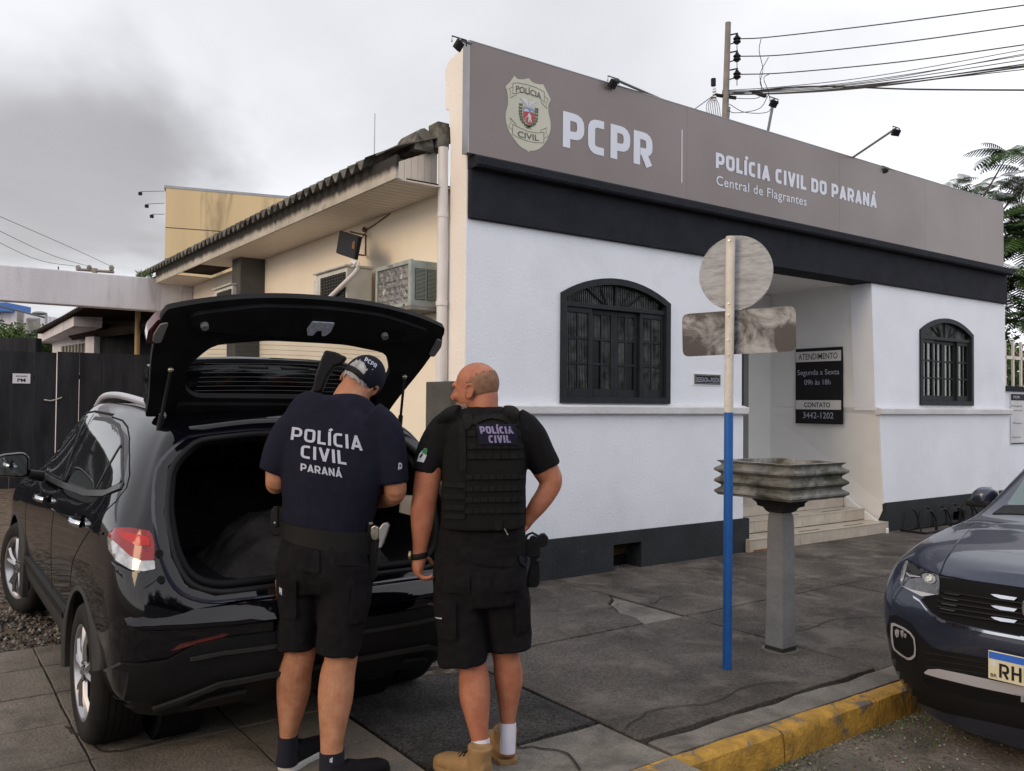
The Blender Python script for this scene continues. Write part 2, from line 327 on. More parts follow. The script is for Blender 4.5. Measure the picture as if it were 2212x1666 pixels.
# flat polygons -> triangulated with inner grid points
def fill2d(loops, step):
    vs = []; es = []
    for lp in loops:
        k = len(vs); n = 0; pts = []
        for i in range(len(lp)):
            a = Vector(lp[i]); b = Vector(lp[(i+1) % len(lp)]); c = max(1, int((b-a).length/step))
            for j in range(c): pts.append(a+(b-a)*(j/c))
        vs += pts; n = len(pts); es += [(k+i, k+(i+1) % n) for i in range(n)]
    xs = [q.x for q in vs]; ys = [q.y for q in vs]
    nb = len(vs)
    x = min(xs)+step/2
    while x < max(xs):
        y = min(ys)+step/2
        while y < max(ys): vs.append(Vector((x, y))); y += step
        x += step
    o = delaunay_2d_cdt(vs, es, [], 1, 1e-6)
    V, F = o[0], o[2]
    if len(loops) > 1:
        def ins(p, lp):
            c = False; n = len(lp)
            for i in range(n):
                a, b = lp[i], lp[i-1]
                if (a[1] > p.y) != (b[1] > p.y) and p.x < (b[0]-a[0])*(p.y-a[1])/(b[1]-a[1])+a[0]: c = not c
            return c
        keep = []
        for f in F:
            p = sum((V[i] for i in f), Vector((0, 0)))/len(f)
            if not any(ins(p, lp) for lp in loops[1:]): keep.append(f)
        F = keep
        if len(loops) > 1:
            used = sorted({i for f in F for i in f}); mp = {a: b for b, a in enumerate(used)}; V = [V[i] for i in used]; F = [tuple(mp[i] for i in f) for f in F]
    return V, F
def surf_patch(name, loops, step, origin_dir, bvh, off, m, parent=None, Minv=None, mirror=False, rim=.004, thick=True, maxd=1e9, smooth=50):
    """project the 2D polygon onto a surface: origin_dir(u,v)->(origin, direction) in bvh space; a shell standing 'off' proud of it"""
    V, F = fill2d(loops, step)
    top = []; bot = []; ok = []
    for q in V:
        o, d = origin_dir(q.x, q.y); d = d.normalized()
        loc, nn, _, dist = bvh.ray_cast(o, d)
        if loc is None or dist > maxd: ok.append(False); top.append(None); bot.append(None); continue
        if nn.dot(d) > 0: nn = -nn
        ok.append(True); k_ = 1/max(.35, abs(nn.dot(d))); top.append(loc-d*off*k_); bot.append(loc+d*rim*k_)
    F = [f for f in F if all(ok[i] for i in f)]
    # boundary edges
    cnt = {}
    for f in F:
        for i in range(len(f)):
            a, b = f[i], f[(i+1) % len(f)]; cnt[(min(a, b), max(a, b))] = cnt.get((min(a, b), max(a, b)), 0)+1
    idx = {}; vs = []
    def gi(i, k):
        if (i, k) not in idx: idx[(i, k)] = len(vs); vs.append((top if k == 0 else bot)[i])
        return idx[(i, k)]
    fs = [tuple(gi(i, 0) for i in f) for f in F]
    for f in F:
        for i in range(len(f)):
            a, b = f[i], f[(i+1) % len(f)]
            if cnt[(min(a, b), max(a, b))] == 1: fs.append((gi(b, 0), gi(a, 0), gi(a, 1), gi(b, 1)))
    if not fs: return None
    if Minv is not None: vs = [Minv @ q for q in vs]
    o = MB().add(vs, fs, m).build(name, parent, smooth=smooth, fix=False)
    if mirror: MB().add([Vector((q.x, -q.y, q.z)) for q in vs], [f[::-1] for f in fs], m).build(name, parent, smooth=smooth, fix=False)
    return o
def strip2d(pts, w):
    """2D polyline -> closed outline polygon of width w"""
    P = [Vector(q) for q in pts]; L = []; R = []
    P = [q for i, q in enumerate(P) if i == 0 or (q-P[i-1]).length > 1e-4]
    for i, q in enumerate(P):
        a = P[max(0, i-1)]; b = P[min(len(P)-1, i+1)]; t = (b-a).normalized(); n = Vector((-t.y, t.x))
        if 0 < i < len(P)-1:
            t1 = (q-a).normalized(); c = max(.5, abs(t1.dot(t))); n = n/c
        L.append(q+n*w/2); R.append(q-n*w/2)
    return L+R[::-1]
def rnd(pts, r, seg=4):
    """round the corners of an open/closed 2D polyline (r scalar or list), closed polygon"""
    out = []; n = len(pts)
    for i in range(n):
        p = Vector(pts[i]); a = Vector(pts[i-1]); b = Vector(pts[(i+1) % n]); rr = r[i] if isinstance(r, (list, tuple)) else r
        if rr <= 0: out.append(p); continue
        d1 = (a-p); d2 = (b-p); k = min(rr, d1.length*.48, d2.length*.48); q1 = p+d1.normalized()*k; q2 = p+d2.normalized()*k
        for j in range(seg+1):
            t = j/seg; out.append(q1*(1-t)**2+p*2*t*(1-t)+q2*t*t)
    return out
# ------------------------------------------------------------------ lettering
def rp(pts, r):
    """open polyline with rounded inner corners"""
    out = [Vector(pts[0])]; n = len(pts)
    for i in range(1, n-1):
        p = Vector(pts[i]); a = Vector(pts[i-1]); b = Vector(pts[i+1]); k = min(r, (a-p).length*.5, (b-p).length*.5)
        q1 = p+(a-p).normalized()*k; q2 = p+(b-p).normalized()*k
        for j in range(5): t = j/4; out.append(q1*(1-t)**2+p*2*t*(1-t)+q2*t*t)
    out.append(Vector(pts[-1])); return out
def glyph(c, w):
    W = .66; h = w/2; l, r, b, t = h, W-h, h, 1-h; q = .24
    if c == 'P': return W, [rp([(l, 0), (l, t), (r, t), (r, .36), (l, .36)], q)] if False else [[Vector((l, 0)), Vector((l, 1))], rp([(l, t), (r, t), (r, .37), (l, .37)], q)]
    if c == 'R': return W, [[Vector((l, 0)), Vector((l, 1))], rp([(l, t), (r, t), (r, .41), (l+.12, .41)], q), [Vector((.33, .42)), Vector((r, 0))]]
    if c == 'C': return W*.92, [rp([(r*.94, t), (l, t), (l, b), (r*.94, b)], q)]
    if c == 'O': return W*1.04, [rp([(W/2, t), (l, t), (l, b), (r*1.03, b), (r*1.03, t), (W/2-.001, t)], q)]
    if c == 'L': return W*.78, [[Vector((l, 0)), Vector((l, 1))], [Vector((.01, b)), Vector((W*.76, b))]]
    if c in 'IÍ':
        g = [[Vector((l, 0)), Vector((l, 1))]]
        if c == 'Í': g.append([Vector((l-.02, 1.07)), Vector((l+.16, 1.24))])
        return w+.02, g
    if c in 'AÁ':
        g = [[Vector((h*.9, 0)), Vector((W*.54, 1))], [Vector((W*.50, 1)), Vector((W*1.04-h*.9, 0))], [Vector((W*.22, .26)), Vector((W*.82, .26))]]
        if c == 'Á': g.append([Vector((W*.50, 1.07)), Vector((W*.72, 1.24))])
        return W*1.04, g
    if c == 'V': return W, [[Vector((h*.9, 1)), Vector((W/2, 0))], [Vector((W/2, 0)), Vector((W-h*.9, 1))]]
    if c == 'D': return W, [rp([(l, t), (r, t), (r, b), (l, b)], q), [Vector((l, 0)), Vector((l, 1))]]
    if c == 'N': return W, [[Vector((l, 0)), Vector((l, 1))], [Vector((l, 1-.02)), Vector((r, .02))], [Vector((r, 0)), Vector((r, 1))]]
    if c == 'H': return W, [[Vector((l, 0)), Vector((l, 1))], [Vector((l, .5)), Vector((r, .5))], [Vector((r, 0)), Vector((r, 1))]]
    if c == 'B': return W, [[Vector((l, 0)), Vector((l, 1))], rp([(l, t), (r, t), (r, .52), (l, .52)], .2), rp([(l, .52), (r, .52), (r, b), (l, b)], .2)]
    if c == 'E': return W*.8, [[Vector((l, 0)), Vector((l, 1))]]+[[Vector((l, y)), Vector((W*.78, y))] for y in (b, .5, t)]
    if c == 'G': return W, [rp([(r, t), (l, t), (l, b), (r, b), (r, .48), (W*.5, .48)], .2)]
    return .26, []
def stroke_text(s, w=.2, gap=.13):
    """list of 2D quads (polygons) for the string, cap height 1"""
    x = 0; polys = []
    for c in s:
        if c == ' ': x += .34; continue
        W, gs = glyph(c, w)
        for gi_, g in enumerate(gs):
            o = strip2d([(p.x+x, p.y) for p in g], w); n = len(o)//2
            for i in range(n-1): polys.append([Vector((q.x, q.y, gi_*.0004)) for q in (o[i], o[i+1], o[2*n-2-i], o[2*n-1-i])])
        x += W+gap
    return polys, x-gap
def bfont(body, off=0.0, space=1.0):
    cu = bpy.data.curves.new('t', 'FONT'); cu.body = body; cu.size = 1; cu.offset = off; cu.space_character = space; cu.resolution_u = 3
    o = bpy.data.objects.new('t', cu); COL.objects.link(o); me = ev_mesh(o); bpy.data.objects.remove(o)
    vs = [Vector((v.co.x, v.co.y)) for v in me.vertices]; fs = [tuple(p.vertices) for p in me.polygons]; bpy.data.meshes.remove(me)
    return vs, fs
def text_obj(name, body, m, place, parent=None, style='b', w=.2, off=0.0, fit=None, gap=.13, space=1.0, thick=.003):
    """fit = (u0,u1,v0,v1) box for the cap-height of the string; place(u,v,d) -> 3D point"""
    if style == 's':
        polys, W = stroke_text(body, w, gap); vs = []; fs = []
        for p in polys: k = len(vs); vs += p; fs.append(tuple(range(k, k+len(p))))
        cap = 1.0; x0 = 0
    else:
        vs, fs = bfont(body, off, space); x0 = min(v.x for v in vs); W = max(v.x for v in vs)-x0
        cv, _ = bfont('H', off); cap = max(v.y for v in cv)
    u0, u1, v0, v1 = fit; sx = (u1-u0)/W; sy = (v1-v0)/cap
    P = [place(u0+(v.x-x0)*sx, v0+v.y*sy, thick+(v.z if len(v) > 2 else 0)) for v in vs]
    mb = MB(); mb.add(P, fs, m); return mb.build(name, parent, fix=False)
def cat(pts, n=6):
    o = []
    N_ = len(pts)
    for i in range(N_):
        p0, p1, p2, p3 = [Vector(pts[(i+k) % N_]) for k in (-1, 0, 1, 2)]
        for j in range(n): t = j/n; o.append(.5*((2*p1)+(-p0+p2)*t+(2*p0-5*p1+4*p2-p3)*t*t+(-p0+3*p1-3*p2+p3)*t**3))
    return o
def catopen(pts, n=6):
    P = [Vector(p) for p in pts]; P = [P[0]*2-P[1]]+P+[P[-1]*2-P[-2]]; o = []
    for i in range(1, len(P)-2):
        p0, p1, p2, p3 = P[i-1:i+3]
        for j in range(n): t = j/n; o.append(.5*((2*p1)+(-p0+p2)*t+(2*p0-5*p1+4*p2-p3)*t*t+(-p0+3*p1-3*p2+p3)*t**3))
    return o+[P[-2]]
# ================================================================== GROUND
def sm(a, b, x):
    t = max(0, min(1, (x-a)/(b-a))); return t*t*(3-2*t)
def gz(x, y):
    left = 1-sm(-1.6, -1.06, x)
    z = 0.0274*max(0, y+1.72)*left
    z -= .15*sm(-3.3, -4.3, y)*0 + (.15*(1-sm(-4.3, -3.35, y)) if x < -1.1 else 0)
    return z
MB().add([(-300, -300, -.16), (300, -300, -.16), (300, 300, -.16), (-300, 300, -.16)], [(0, 1, 2, 3)], m_road).build('ground', kind='structure')
# street surface: gently uneven sheet in view, from the kerb to the far side
mb = MB(); nx, ny = 120, 26; vs = []
for j in range(ny+1):
    for i in range(nx+1):
        x = -14+i*.25; y = -9.2+j*(5.74/ny)
        vs.append((x, y, -.148+.010*noise.noise(Vector((x*1.4, y*1.4, 0)))+.004*noise.noise(Vector((x*6, y*6, 3)))))
mb.add(vs, [(j*(nx+1)+i, j*(nx+1)+i+1, (j+1)*(nx+1)+i+1, (j+1)*(nx+1)+i) for j in range(ny) for i in range(nx)], m_road)
street = mb.build('street', smooth=180, kind='structure')
# driveway bed to the left
mb = MB(); vs = []; nx, ny = 50, 90
for j in range(ny+1):
    for i in range(nx+1):
        x = -13.5+i*(12.46/nx); y = -4.5+j*(26.0/ny)
        vs.append((x, y, gz(x, y)-.022+.008*noise.noise(Vector((x*3, y*3, 0)))))
mb.add(vs, [(j*(nx+1)+i, j*(nx+1)+i+1, (j+1)*(nx+1)+i+1, (j+1)*(nx+1)+i) for j in range(ny) for i in range(nx)], m_gravel)
driveway = mb.build('driveway', smooth=180, kind='structure')
sidewalk = MB().box(-1.05, 40, -3.44, .4, -.20, -.024, m_joint).build('sidewalk', kind='structure')
rs = random.Random(3)
def slab(parent, x0, x1, y0, y1, m, gap=.010, name='slab', h=.05, jit=.007, dz=0.0, skip=None, step=.16):
    x0 += gap; x1 -= gap; y0 += gap; y1 -= gap; P = []
    def side(a, b):
        n = max(1, int((Vector(b)-Vector(a)).length/step))
        for i in range(n):
            q = Vector(a)+(Vector(b)-Vector(a))*(i/n)
            j = jit if i else jit*.6
            P.append((q.x+rs.uniform(-j, j), q.y+rs.uniform(-j, j)))
    side((x0, y0), (x1, y0)); side((x1, y0), (x1, y1)); side((x1, y1), (x0, y1)); side((x0, y1), (x0, y0))
    return slabpoly(parent, P, m, name, h, dz)
def slabpoly(parent, P, m, name='slab', h=.05, dz=0.0):
    n = len(P); c = (sum(p[0] for p in P)/n, sum(p[1] for p in P)/n); t = rs.uniform(-.002, .003)+dz
    vs = [(x, y, gz(x, y)+t) for x, y in P]
    ins = [(c[0]+(x-c[0])*.995, c[1]+(y-c[1])*.995) for x, y in P]
    top = [(x, y, gz(x, y)+t+.004) for x, y in ins]
    mb = MB(); mb.add(vs+[(x, y, z-h) for x, y, z in vs]+top, [(i, (i+1) % n, 2*n+(i+1) % n, 2*n+i) for i in range(n)]+[(n+i, n+(i+1) % n, (i+1) % n, i) for i in range(n)], m)
    V, F = fill2d([[(q[0], q[1]) for q in ins]], 9)
    mb.add([(q.x, q.y, gz(q.x, q.y)+t+.004) for q in V], F, m)
    return mb.build(name, parent, fix=False)
for i, x in enumerate([.95, 3.0, 5.0, 7.0, 9.0, 11.0, 13.0, 15.0, 17.0, 19.0]):
    pass
xs = [-1.05, .95, 3.0, 5.0, 7.0, 9.0, 11.0, 13.0, 15.0, 17.0, 19.0, 22.0]
for a, b in zip(xs, xs[1:]):
    if a > -1: slab(sidewalk, a, b, -1.64, .35, m_walk)
    slab(sidewalk, a, b, -3.24 if a > -1 else -3.20, -1.64, m_walk)
# first row slab with its broken corner, and the pale patch in the break
slabpoly(sidewalk, [(-1.04, -1.63), (-.6, -1.632), (.0, -1.63), (.50, -1.628), (.55, -1.55), (.60, -1.44), (.58, -1.30), (.66, -1.16), (.72, -1.02), (.86, -.92), (.93, -.80), (.94, -.4), (.94, .34), (-1.04, .34)], m_walk)
slabpoly(sidewalk, [(.535, -1.63), (.94, -1.63), (.94, -.83), (.87, -.94), (.74, -1.04), (.68, -1.17), (.60, -1.30), (.62, -1.45), (.56, -1.56)], m_walk3, name='mortar_patch', dz=-.010)
# mortar strip beside the kerb with a jagged edge
P = []; x = -1.02
while x < 22: P.append((x, -3.235+.028*noise.noise(Vector((x*3.1, 0, 0)))+rs.uniform(-.008, .008))); x += .11
slabpoly(sidewalk, [(-1.02, -3.395), (22, -3.395)]+P[::-1], m_walk3, name='mortar_strip', dz=-.004)
# cracks running across the worn slabs
def crack(parent, pts, w=.008):
    P = catopen(pts, 5); Q = [Vector((q.x+rs.uniform(-.012, .012), q.y+rs.uniform(-.012, .012))) for q in P]
    o = strip2d([(q.x, q.y) for q in Q], w); n = len(o)//2; mb = MB()
    for i in range(n-1):
        k = .35+.65*sin(pi*(i+.5)/n); A_ = [o[i], o[i+1], o[2*n-2-i], o[2*n-1-i]]; c = sum(A_, Vector((0, 0)))/4
        mb.add([(q.x, q.y, gz(q.x, q.y)+.0115) for q in [c+(a-c)*Vector((1, 1)).length*0+(a-c) for a in A_]], [(0, 1, 2, 3)], m_joint)
    mb.build('crack', parent, fix=False)
for pts in ([(.60, -1.18), (.82, -1.10), (1.05, -1.22), (1.25, -1.12), (1.50, -1.20)], [(-.95, -.62), (-.5, -.52), (-.1, -.60), (.35, -.50)], [(-1.0, -3.05), (-.7, -2.96), (-.35, -3.05), (.0, -2.98), (.3, -3.1)], [(1.0, -2.2), (1.35, -2.42), (1.8, -2.36), (2.3, -2.6)], [(3.3, -.5), (3.8, -.8), (4.4, -.75), (4.9, -1.1)], [(2.2, -.3), (2.4, -.8), (2.35, -1.3), (2.6, -1.6)]): crack(sidewalk, pts)
crack(driveway, [(-3.26, -1.50), (-3.20, -1.72), (-3.14, -1.93), (-3.0, -1.96), (-2.8, -1.93)], .012); crack(driveway, [(-1.6, -2.92), (-1.45, -3.1), (-1.5, -3.3)], .012)
# kerb stones
kerb = MB().box(-2.0, 30, -3.50, -3.41, -.30, -.14, m_conc).build('kerb', kind='structure')
x = -2.02; i = 0
while x < 21:
    x1 = x+.82; n = 7; vs = []; prof = [(-3.405, -.16), (-3.403, -.004), (-3.42, .002), (-3.49, .0), (-3.512, -.014), (-3.522, -.05), (-3.528, -.16)]
    for k in range(n):
        xx = x+.006+(x1-x-.012)*k/(n-1)
        for (yy, zz) in prof: vs.append((xx, yy+rs.uniform(-.003, .003), zz+rs.uniform(-.003, .003)-(.12*(1-sm(-2.0, -1.25, xx)))))
    p = len(prof); mb = MB(); mb.add(vs, [(k*p+j, (k+1)*p+j, (k+1)*p+j+1, k*p+j+1) for k in range(n-1) for j in range(p-1)]+[tuple(range(p)), tuple(range((n-1)*p, n*p))[::-1]], m_yel)
    mb.build('kerb_stone', kerb, smooth=35); x = x1; i += 1
# left slabs
ys = [-4.4, -3.92, -3.42, -2.93, -2.45, -1.97, -1.44, -.97, -.48, -.06]
cols = [-8.2, -7.2, -6.2, -5.2, -4.24, -3.22, -2.56, -2.05]
for a, b in zip(cols, cols[1:]):
    for c, d in zip(ys, ys[1:]):
        slab(driveway, a, b, c, d, m_slab, gap=.005, jit=.005)
for c, d in zip(ys[:3], ys[1:4]): slab(driveway, -2.05, -1.06, c, d, m_walk3 if d > -3 else m_slab, gap=.006)
slabpoly(driveway, [(-2.035, -2.91), (-1.6, -2.90), (-1.3, -2.885), (-1.065, -2.90), (-1.07, -2.4), (-1.06, -1.9), (-1.3, -1.80), (-1.7, -1.67), (-2.03, -1.66)], m_walk2, name='aggregate_slab')
slab(driveway, -2.05, -1.06, -1.66, .3, m_walk, gap=.01)
# loose pebbles
mb = MB()
def pebble(mb, x, y, z, s, m):
    r = rs.random()*6.28; vs = []
    for k in range(5):
        a = r+k*1.2566; vs.append((x+cos(a)*s*rs.uniform(.7, 1.1), y+sin(a)*s*rs.uniform(.7, 1.1), z))
    vs += [(x+cos(r+k*2.09)*s*.5, y+sin(r+k*2.09)*s*.5, z+s*rs.uniform(.5, .9)) for k in range(3)]
    mb.add(vs, [(0, 1, 5), (1, 6, 5), (1, 2, 6), (2, 3, 6), (3, 7, 6), (3, 4, 7), (4, 0, 7), (0, 5, 7), (5, 6, 7)], m)
for k in range(5200):
    x = rs.uniform(-4.3, -2.7); y = -.05+(rs.random()**1.3)*3.2
    pebble(mb, x, y, gz(x, y)-.018, rs.uniform(.006, .020), rs.choice((m_gravel, m_walk3, m_conc, m_joint)))
mb.build('gravel', kind='stuff', fix=False)
mb = MB()
for k in range(900):
    x = rs.uniform(-1.2, 1.6); y = rs.uniform(-4.4, -3.53) if rs.random() < .7 else rs.uniform(-3.6, -3.52)
    pebble(mb, x, y, -.146, rs.uniform(.003, .010), rs.choice((m_gravel, m_walk3, m_conc)))
for k in range(260):
    x = rs.uniform(-1, 3); y = rs.uniform(-3.1, -.1); pebble(mb, x, y, .002, rs.uniform(.002, .005), rs.choice((m_walk3, m_conc)))
mb.build('street_grit', kind='stuff', fix=False)
pb = MB(); pebble(pb, -.50, -3.74, -.145, .035, m_walk3); pb.build('loose_stone', label='pale loose stone lying in the street near the yellow kerb', cat='stone')
# tufts of grass in the gutter
mb = MB()
for k in range(900):
    x = rs.choice((rs.gauss(.05, .35), rs.gauss(.75, .25), rs.gauss(-.45, .15))); y = -3.535-abs(rs.gauss(0, .05)) if rs.random() < .5 else rs.gauss(-3.75, .14)
    if y > -3.532: y = -3.54
    h = rs.uniform(.008, .025); a = rs.random()*6.28; s = .003
    mb.add([(x-s*cos(a), y-s*sin(a), -.15), (x+s*cos(a), y+s*sin(a), -.15), (x+rs.uniform(-.012, .012), y+rs.uniform(-.012, .012), -.15+h)], [(0, 1, 2)], m_leaf2)
mb.build('grass', kind='stuff', fix=False)
# ================================================================== POLICE STATION
ST = empty('police_station', (0, 0, 0), 0, 'single storey white police building with charcoal band and arched windows', 'building')
def arch(x0, x1, z0, zs, zt, n=14):
    """arched opening outline: spring line zs, apex zt"""
    c = (x0+x1)/2; h = (x1-x0)/2; s = zt-zs; R = (h*h+s*s)/(2*s); pts = [(x0, z0), (x1, z0)]
    a0 = math.asin(h/R)
    for i in range(n+1):
        a = a0-2*a0*i/n; pts.append((c+R*sin(a), zt-R+R*cos(a)))
    return pts
def wall(loops, y0, y1, m, name, parent, bevel=0):
    V, F = fill2d(loops, 30)
    # reuse only outline vertices
    cnt = {}
    for f in F:
        for i in range(len(f)): k = (min(f[i], f[(i+1) % len(f)]), max(f[i], f[(i+1) % len(f)])); cnt[k] = cnt.get(k, 0)+1
    n = len(V); vs = [(q.x, y0, q.y) for q in V]+[(q.x, y1, q.y) for q in V]
    fs = [tuple(f) for f in F]+[tuple(n+i for i in f[::-1]) for f in F]
    for f in F:
        for i in range(len(f)):
            a, b = f[i], f[(i+1) % len(f)]
            if cnt[(min(a, b), max(a, b))] == 1: fs.append((b, a, n+a, n+b))
    return MB().add(vs, fs, m).build(name, parent)
LW = (1.04, 2.475, 1.615, 2.64, 2.83); RW = (7.30, 8.74, 1.635, 2.66, 2.855)
wl = arch(LW[0]+.03, LW[1]-.03, LW[2]+.03, LW[3]-.01, LW[4]-.03); wr_ = arch(RW[0]+.03, RW[1]-.03, RW[2]+.03, RW[3]-.01, RW[4]-.03)
wall([[(0, 1.56), (3.62, 1.56), (3.62, 3.22), (0, 3.22)], wl], 0, .30, m_white, 'front_wall', ST)
wall([[(0, .36), (3.62, .36), (3.62, 1.54), (0, 1.54)]], -.022, .30, m_white, 'front_wall', ST)
wall([[(6.24, 1.56), (9.76, 1.56), (9.76, 3.22), (6.15, 3.22)], wr_], 0, .30, m_white, 'front_wall', ST)
wall([[(6.40, .36), (9.86, .36), (9.82, 1.54), (6.29, 1.54)]], -.022, .30, m_white, 'front_wall', ST)
# ledges, bevelled strips
def ledge(x0, x1, name='ledge'):
    MB().prism([(x0, -.022, 1.50), (x0, -.075, 1.515), (x0, -.078, 1.585), (x0, 0.0, 1.605), (x0, .02, 1.605), (x0, .02, 1.50)], (x1-x0, 0, 0), m_ledge).build(name, ST, bevel=.006)
ledge(-.02, 3.655); ledge(6.255, 9.86)
# plinth with vent opening
wall([[(-.03, -.03), (1.68, -.03), (1.68, .255), (2.05, .255), (2.05, -.03), (3.69, -.03), (3.69, .372), (-.03, .372)]], -.052, .28, m_plinth, 'plinth', ST)
wall([[(6.405, -.03), (8.08, -.03), (8.08, .15), (8.43, .15), (8.43, -.03), (9.9, -.03), (9.9, .372), (6.405, .372)]], -.052, .28, m_plinth, 'plinth', ST)
box('vent_back', 1.66, 2.07, .16, .18, -.02, .27, m_inside, ST); box('vent_back', 8.05, 8.46, .16, .18, -.02, .2, m_inside, ST)
g = MB(); m_rust = mat('rusty_mesh', (.16, .08, .025), .8, var=.3, vs=30)
for i in range(9):
    x = 1.70+i*.034
    g.tube([(x-.05, .10, .235), (x+.06, .10, .125)], .0022, m_rust, 5); g.tube([(x+.06, .10, .235), (x-.05, .10, .125)], .0022, m_rust, 5)
g.build('vent_grille', ST)
deb = MB()
for k in range(26): pebble(deb, rs.uniform(1.70, 2.03), rs.uniform(-.03, .1), .0, rs.uniform(.006, .018), rs.choice((m_conc, m_gravel, m_walk3)))
deb.build('rubble', kind='stuff', fix=False)
# charcoal band and projecting lip under the sign
box('charcoal_band', .012, 9.74, -.045, .30, 3.19, 3.62, m_char, ST, bevel=.008)
MB().prism([(.008, .25, 3.61), (.008, -.13, 3.615), (.008, -.15, 3.635), (.008, -.15, 3.70), (.008, -.10, 3.725), (.008, .25, 3.725)], (9.702, 0, 0), m_char).build('lip', ST, bevel=.004)
m_endw = mat('pinkish_white_wall', (.80, .75, .70), .85, var=.03, vs=1.2, bump=.25, bs=45, stain=(.55, .52, .48), ss=1.6, st=(.62, .85))
mb = MB(); end = [(.0, 0), (.27, 0), (.27, 1.8), (.27, 3.85), (.30, 4.20), (.37, 4.235), (.375, 4.60), (.30, 4.66), (.0, 4.72)]
mb.prism([(-.006, max(y, .004), z) for y, z in end], (.10, 0, 0), m_endw); mb.build('parapet_end', ST, bevel=.01)
box('parapet', .1, 9.5, .0, .25, 3.725, 4.64, m_whiteR, ST)
# side wall
box('side_wall', .03, .25, .29, 9.3, -.02, 3.52, m_cream, ST)
box('back_wall', .25, 9.76, 9.1, 9.3, -.02, 3.5, m_cream, ST); box('right_wall', 9.55, 9.76, .31, 9.1, -.02, 3.5, m_whiteR, ST)
box('dark_pier', -.12, .0, .04, .46, -.01, 1.79, m_pilas, ST, bevel=.01)
box('pilaster', -.30, .03, 5.0, 5.35, .05, 3.50, m_pilas, ST, bevel=.008)
# recess: ceiling, right wall, back wall, door, steps
mb = MB(); fr = [(6.42, 0, -.02), (6.40, 0, .37), (6.29, 0, 1.5), (6.24, 0, 1.6), (6.15, 0, 3.22)]; bk = [(6.22, 1.6, z) for z in (-.02, .37, 1.5, 1.6, 3.22)]
fb = [(x+.06, y, z) for x, y, z in fr]; vs = fr+bk
mb.add(vs, [(i, i+1, i+6, i+5) for i in range(4)], m_whiteR); mb.build('recess_side_wall', ST)
box('recess_back_wall', 3.4, 6.4, 1.6, 1.75, -.02, 3.3, m_whiteR, ST)
box('recess_left_wall', 3.5, 3.618, .301, 1.6, -.02, 3.3, m_whiteR, ST)
box('recess_ceiling', 3.4, 6.5, -.03, 1.75, 3.205, 3.26, m_whiteR, ST)
m_dgrey = mat('grey_door', (.20, .20, .20), .5, var=.04)
dr = box('door', 4.62, 5.52, 1.54, 1.598, .44, 2.72, m_dgrey, ST, bevel=.01); box('door_frame', 5.54, 5.64, 1.52, 1.60, .44, 2.80, m_dgrey, ST, bevel=.01)
box('lintel', 4.5, 5.64, 1.52, 1.60, 2.81, 2.88, m_dgrey, ST, bevel=.01); MB().tube([(5.42, 1.53, 1.35), (5.42, 1.49, 1.35), (5.30, 1.49, 1.35)], .012, m_steel, 8).build('door_handle', dr)
steps = [(-.10, .145), (.20, .285), (.48, .425)]
for k, (y, z) in enumerate(steps):
    x1 = 6.36-.05*k
    box('step', 3.63, x1, y, steps[k+1][0]+.3 if k < 2 else 1.6, z-.14 if k else -.01, z-.012, m_tile, ST)
    xx = 3.63
    while xx < x1-.02:
        xe = min(xx+.45, x1-.003)
        box('tile', xx+.002, xe-.002, y-.010, y-.001, z-.135, z-.014, m_tile, ST); box('tile', xx+.002, xe-.002, y-.014, (y+.27 if k < 2 else 1.59), z-.011, z, m_tile, ST, bevel=.002)
        xx = xe
    box('grip_strip', 4.6, 5.0, y+.06, y+.075, z+.0005, z+.003, m_blacktxt, ST); box('grip_strip', 5.5, 5.9, y+.06, y+.075, z+.0005, z+.003, m_blacktxt, ST)
MB().prism([(6.30, -.12, .0), (6.30, -.12, .06), (6.30, .5, .44), (6.30, 1.59, .50), (6.30, 1.59, .42), (6.30, .5, .3), (6.30, .1, .0)], (.05, 0, 0), m_whiteR).build('skirting', ST, bevel=.006)
m_brick = mat('bare_brick_edge', (.20, .10, .06), .9, var=.2, bump=.5)
MB().box(3.70, 4.2, -.13, -.10, -.01, .03, m_brick).build('worn_edge', ST)
# eave: fascia, soffit boards, corrugated sheets
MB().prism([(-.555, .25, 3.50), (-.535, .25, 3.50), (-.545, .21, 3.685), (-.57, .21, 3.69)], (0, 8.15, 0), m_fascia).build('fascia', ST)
sl = MB().box(-.533, .028, .006, .094, 3.498, 3.510, m_soffit).mesh('soffit_board')
for i in range(81):
    y = .27+i*.1
    if 5.95 < y < 7.25: continue
    o = link('soffit_board', sl, ST); o.location = (0, y, 0)
box('soffit_void', -.5, .02, 5.9, 7.35, 3.56, 3.60, m_wood, ST)
for i in range(6):
    a = i/6; b = (i+1)/6; P0 = Vector((-.545, .245, 0)); P1 = Vector((-.0, .50, 0)); p = P0+(P1-P0)*(a+.006); q = P0+(P1-P0)*(b-.006)
    MB().prism([(p.x, p.y, 3.505), (q.x, q.y, 3.505), (q.x, q.y, 3.63+.27*b), (p.x, p.y, 3.63+.27*a)], (-.012, .02, 0), m_soffit).build('gable_board', ST)
per = .177; k = 0; pts = []
for s in range(10):
    mb = MB(); n = 5*8; vs = []
    for i in range(n+1):
        y = .62+s*per*5*.985+i*per/8; z = .042*cos(2*pi*i/8)
        for (x, zz) in ((-.66, 3.70), (1.15, 4.62)): vs += [(x, y, zz+z), (x, y, zz+z-.011)]
    fs = []
    for i in range(n):
        a = i*4; b = a+4; fs += [(a, b, b+2, a+2), (a+1, a+3, b+3, b+1), (a, a+1, b+1, b), (a+2, b+2, b+3, a+3)]
    mb.add(vs, fs, m_roof).build('roof_sheet', ST, smooth=60)
MB().prism([(-.50, .30, 3.80), (-.02, .34, 3.98), (-.02, .75, 4.03), (-.62, .95, 3.745)], (0, 0, .012), m_roof).build('flashing', ST)
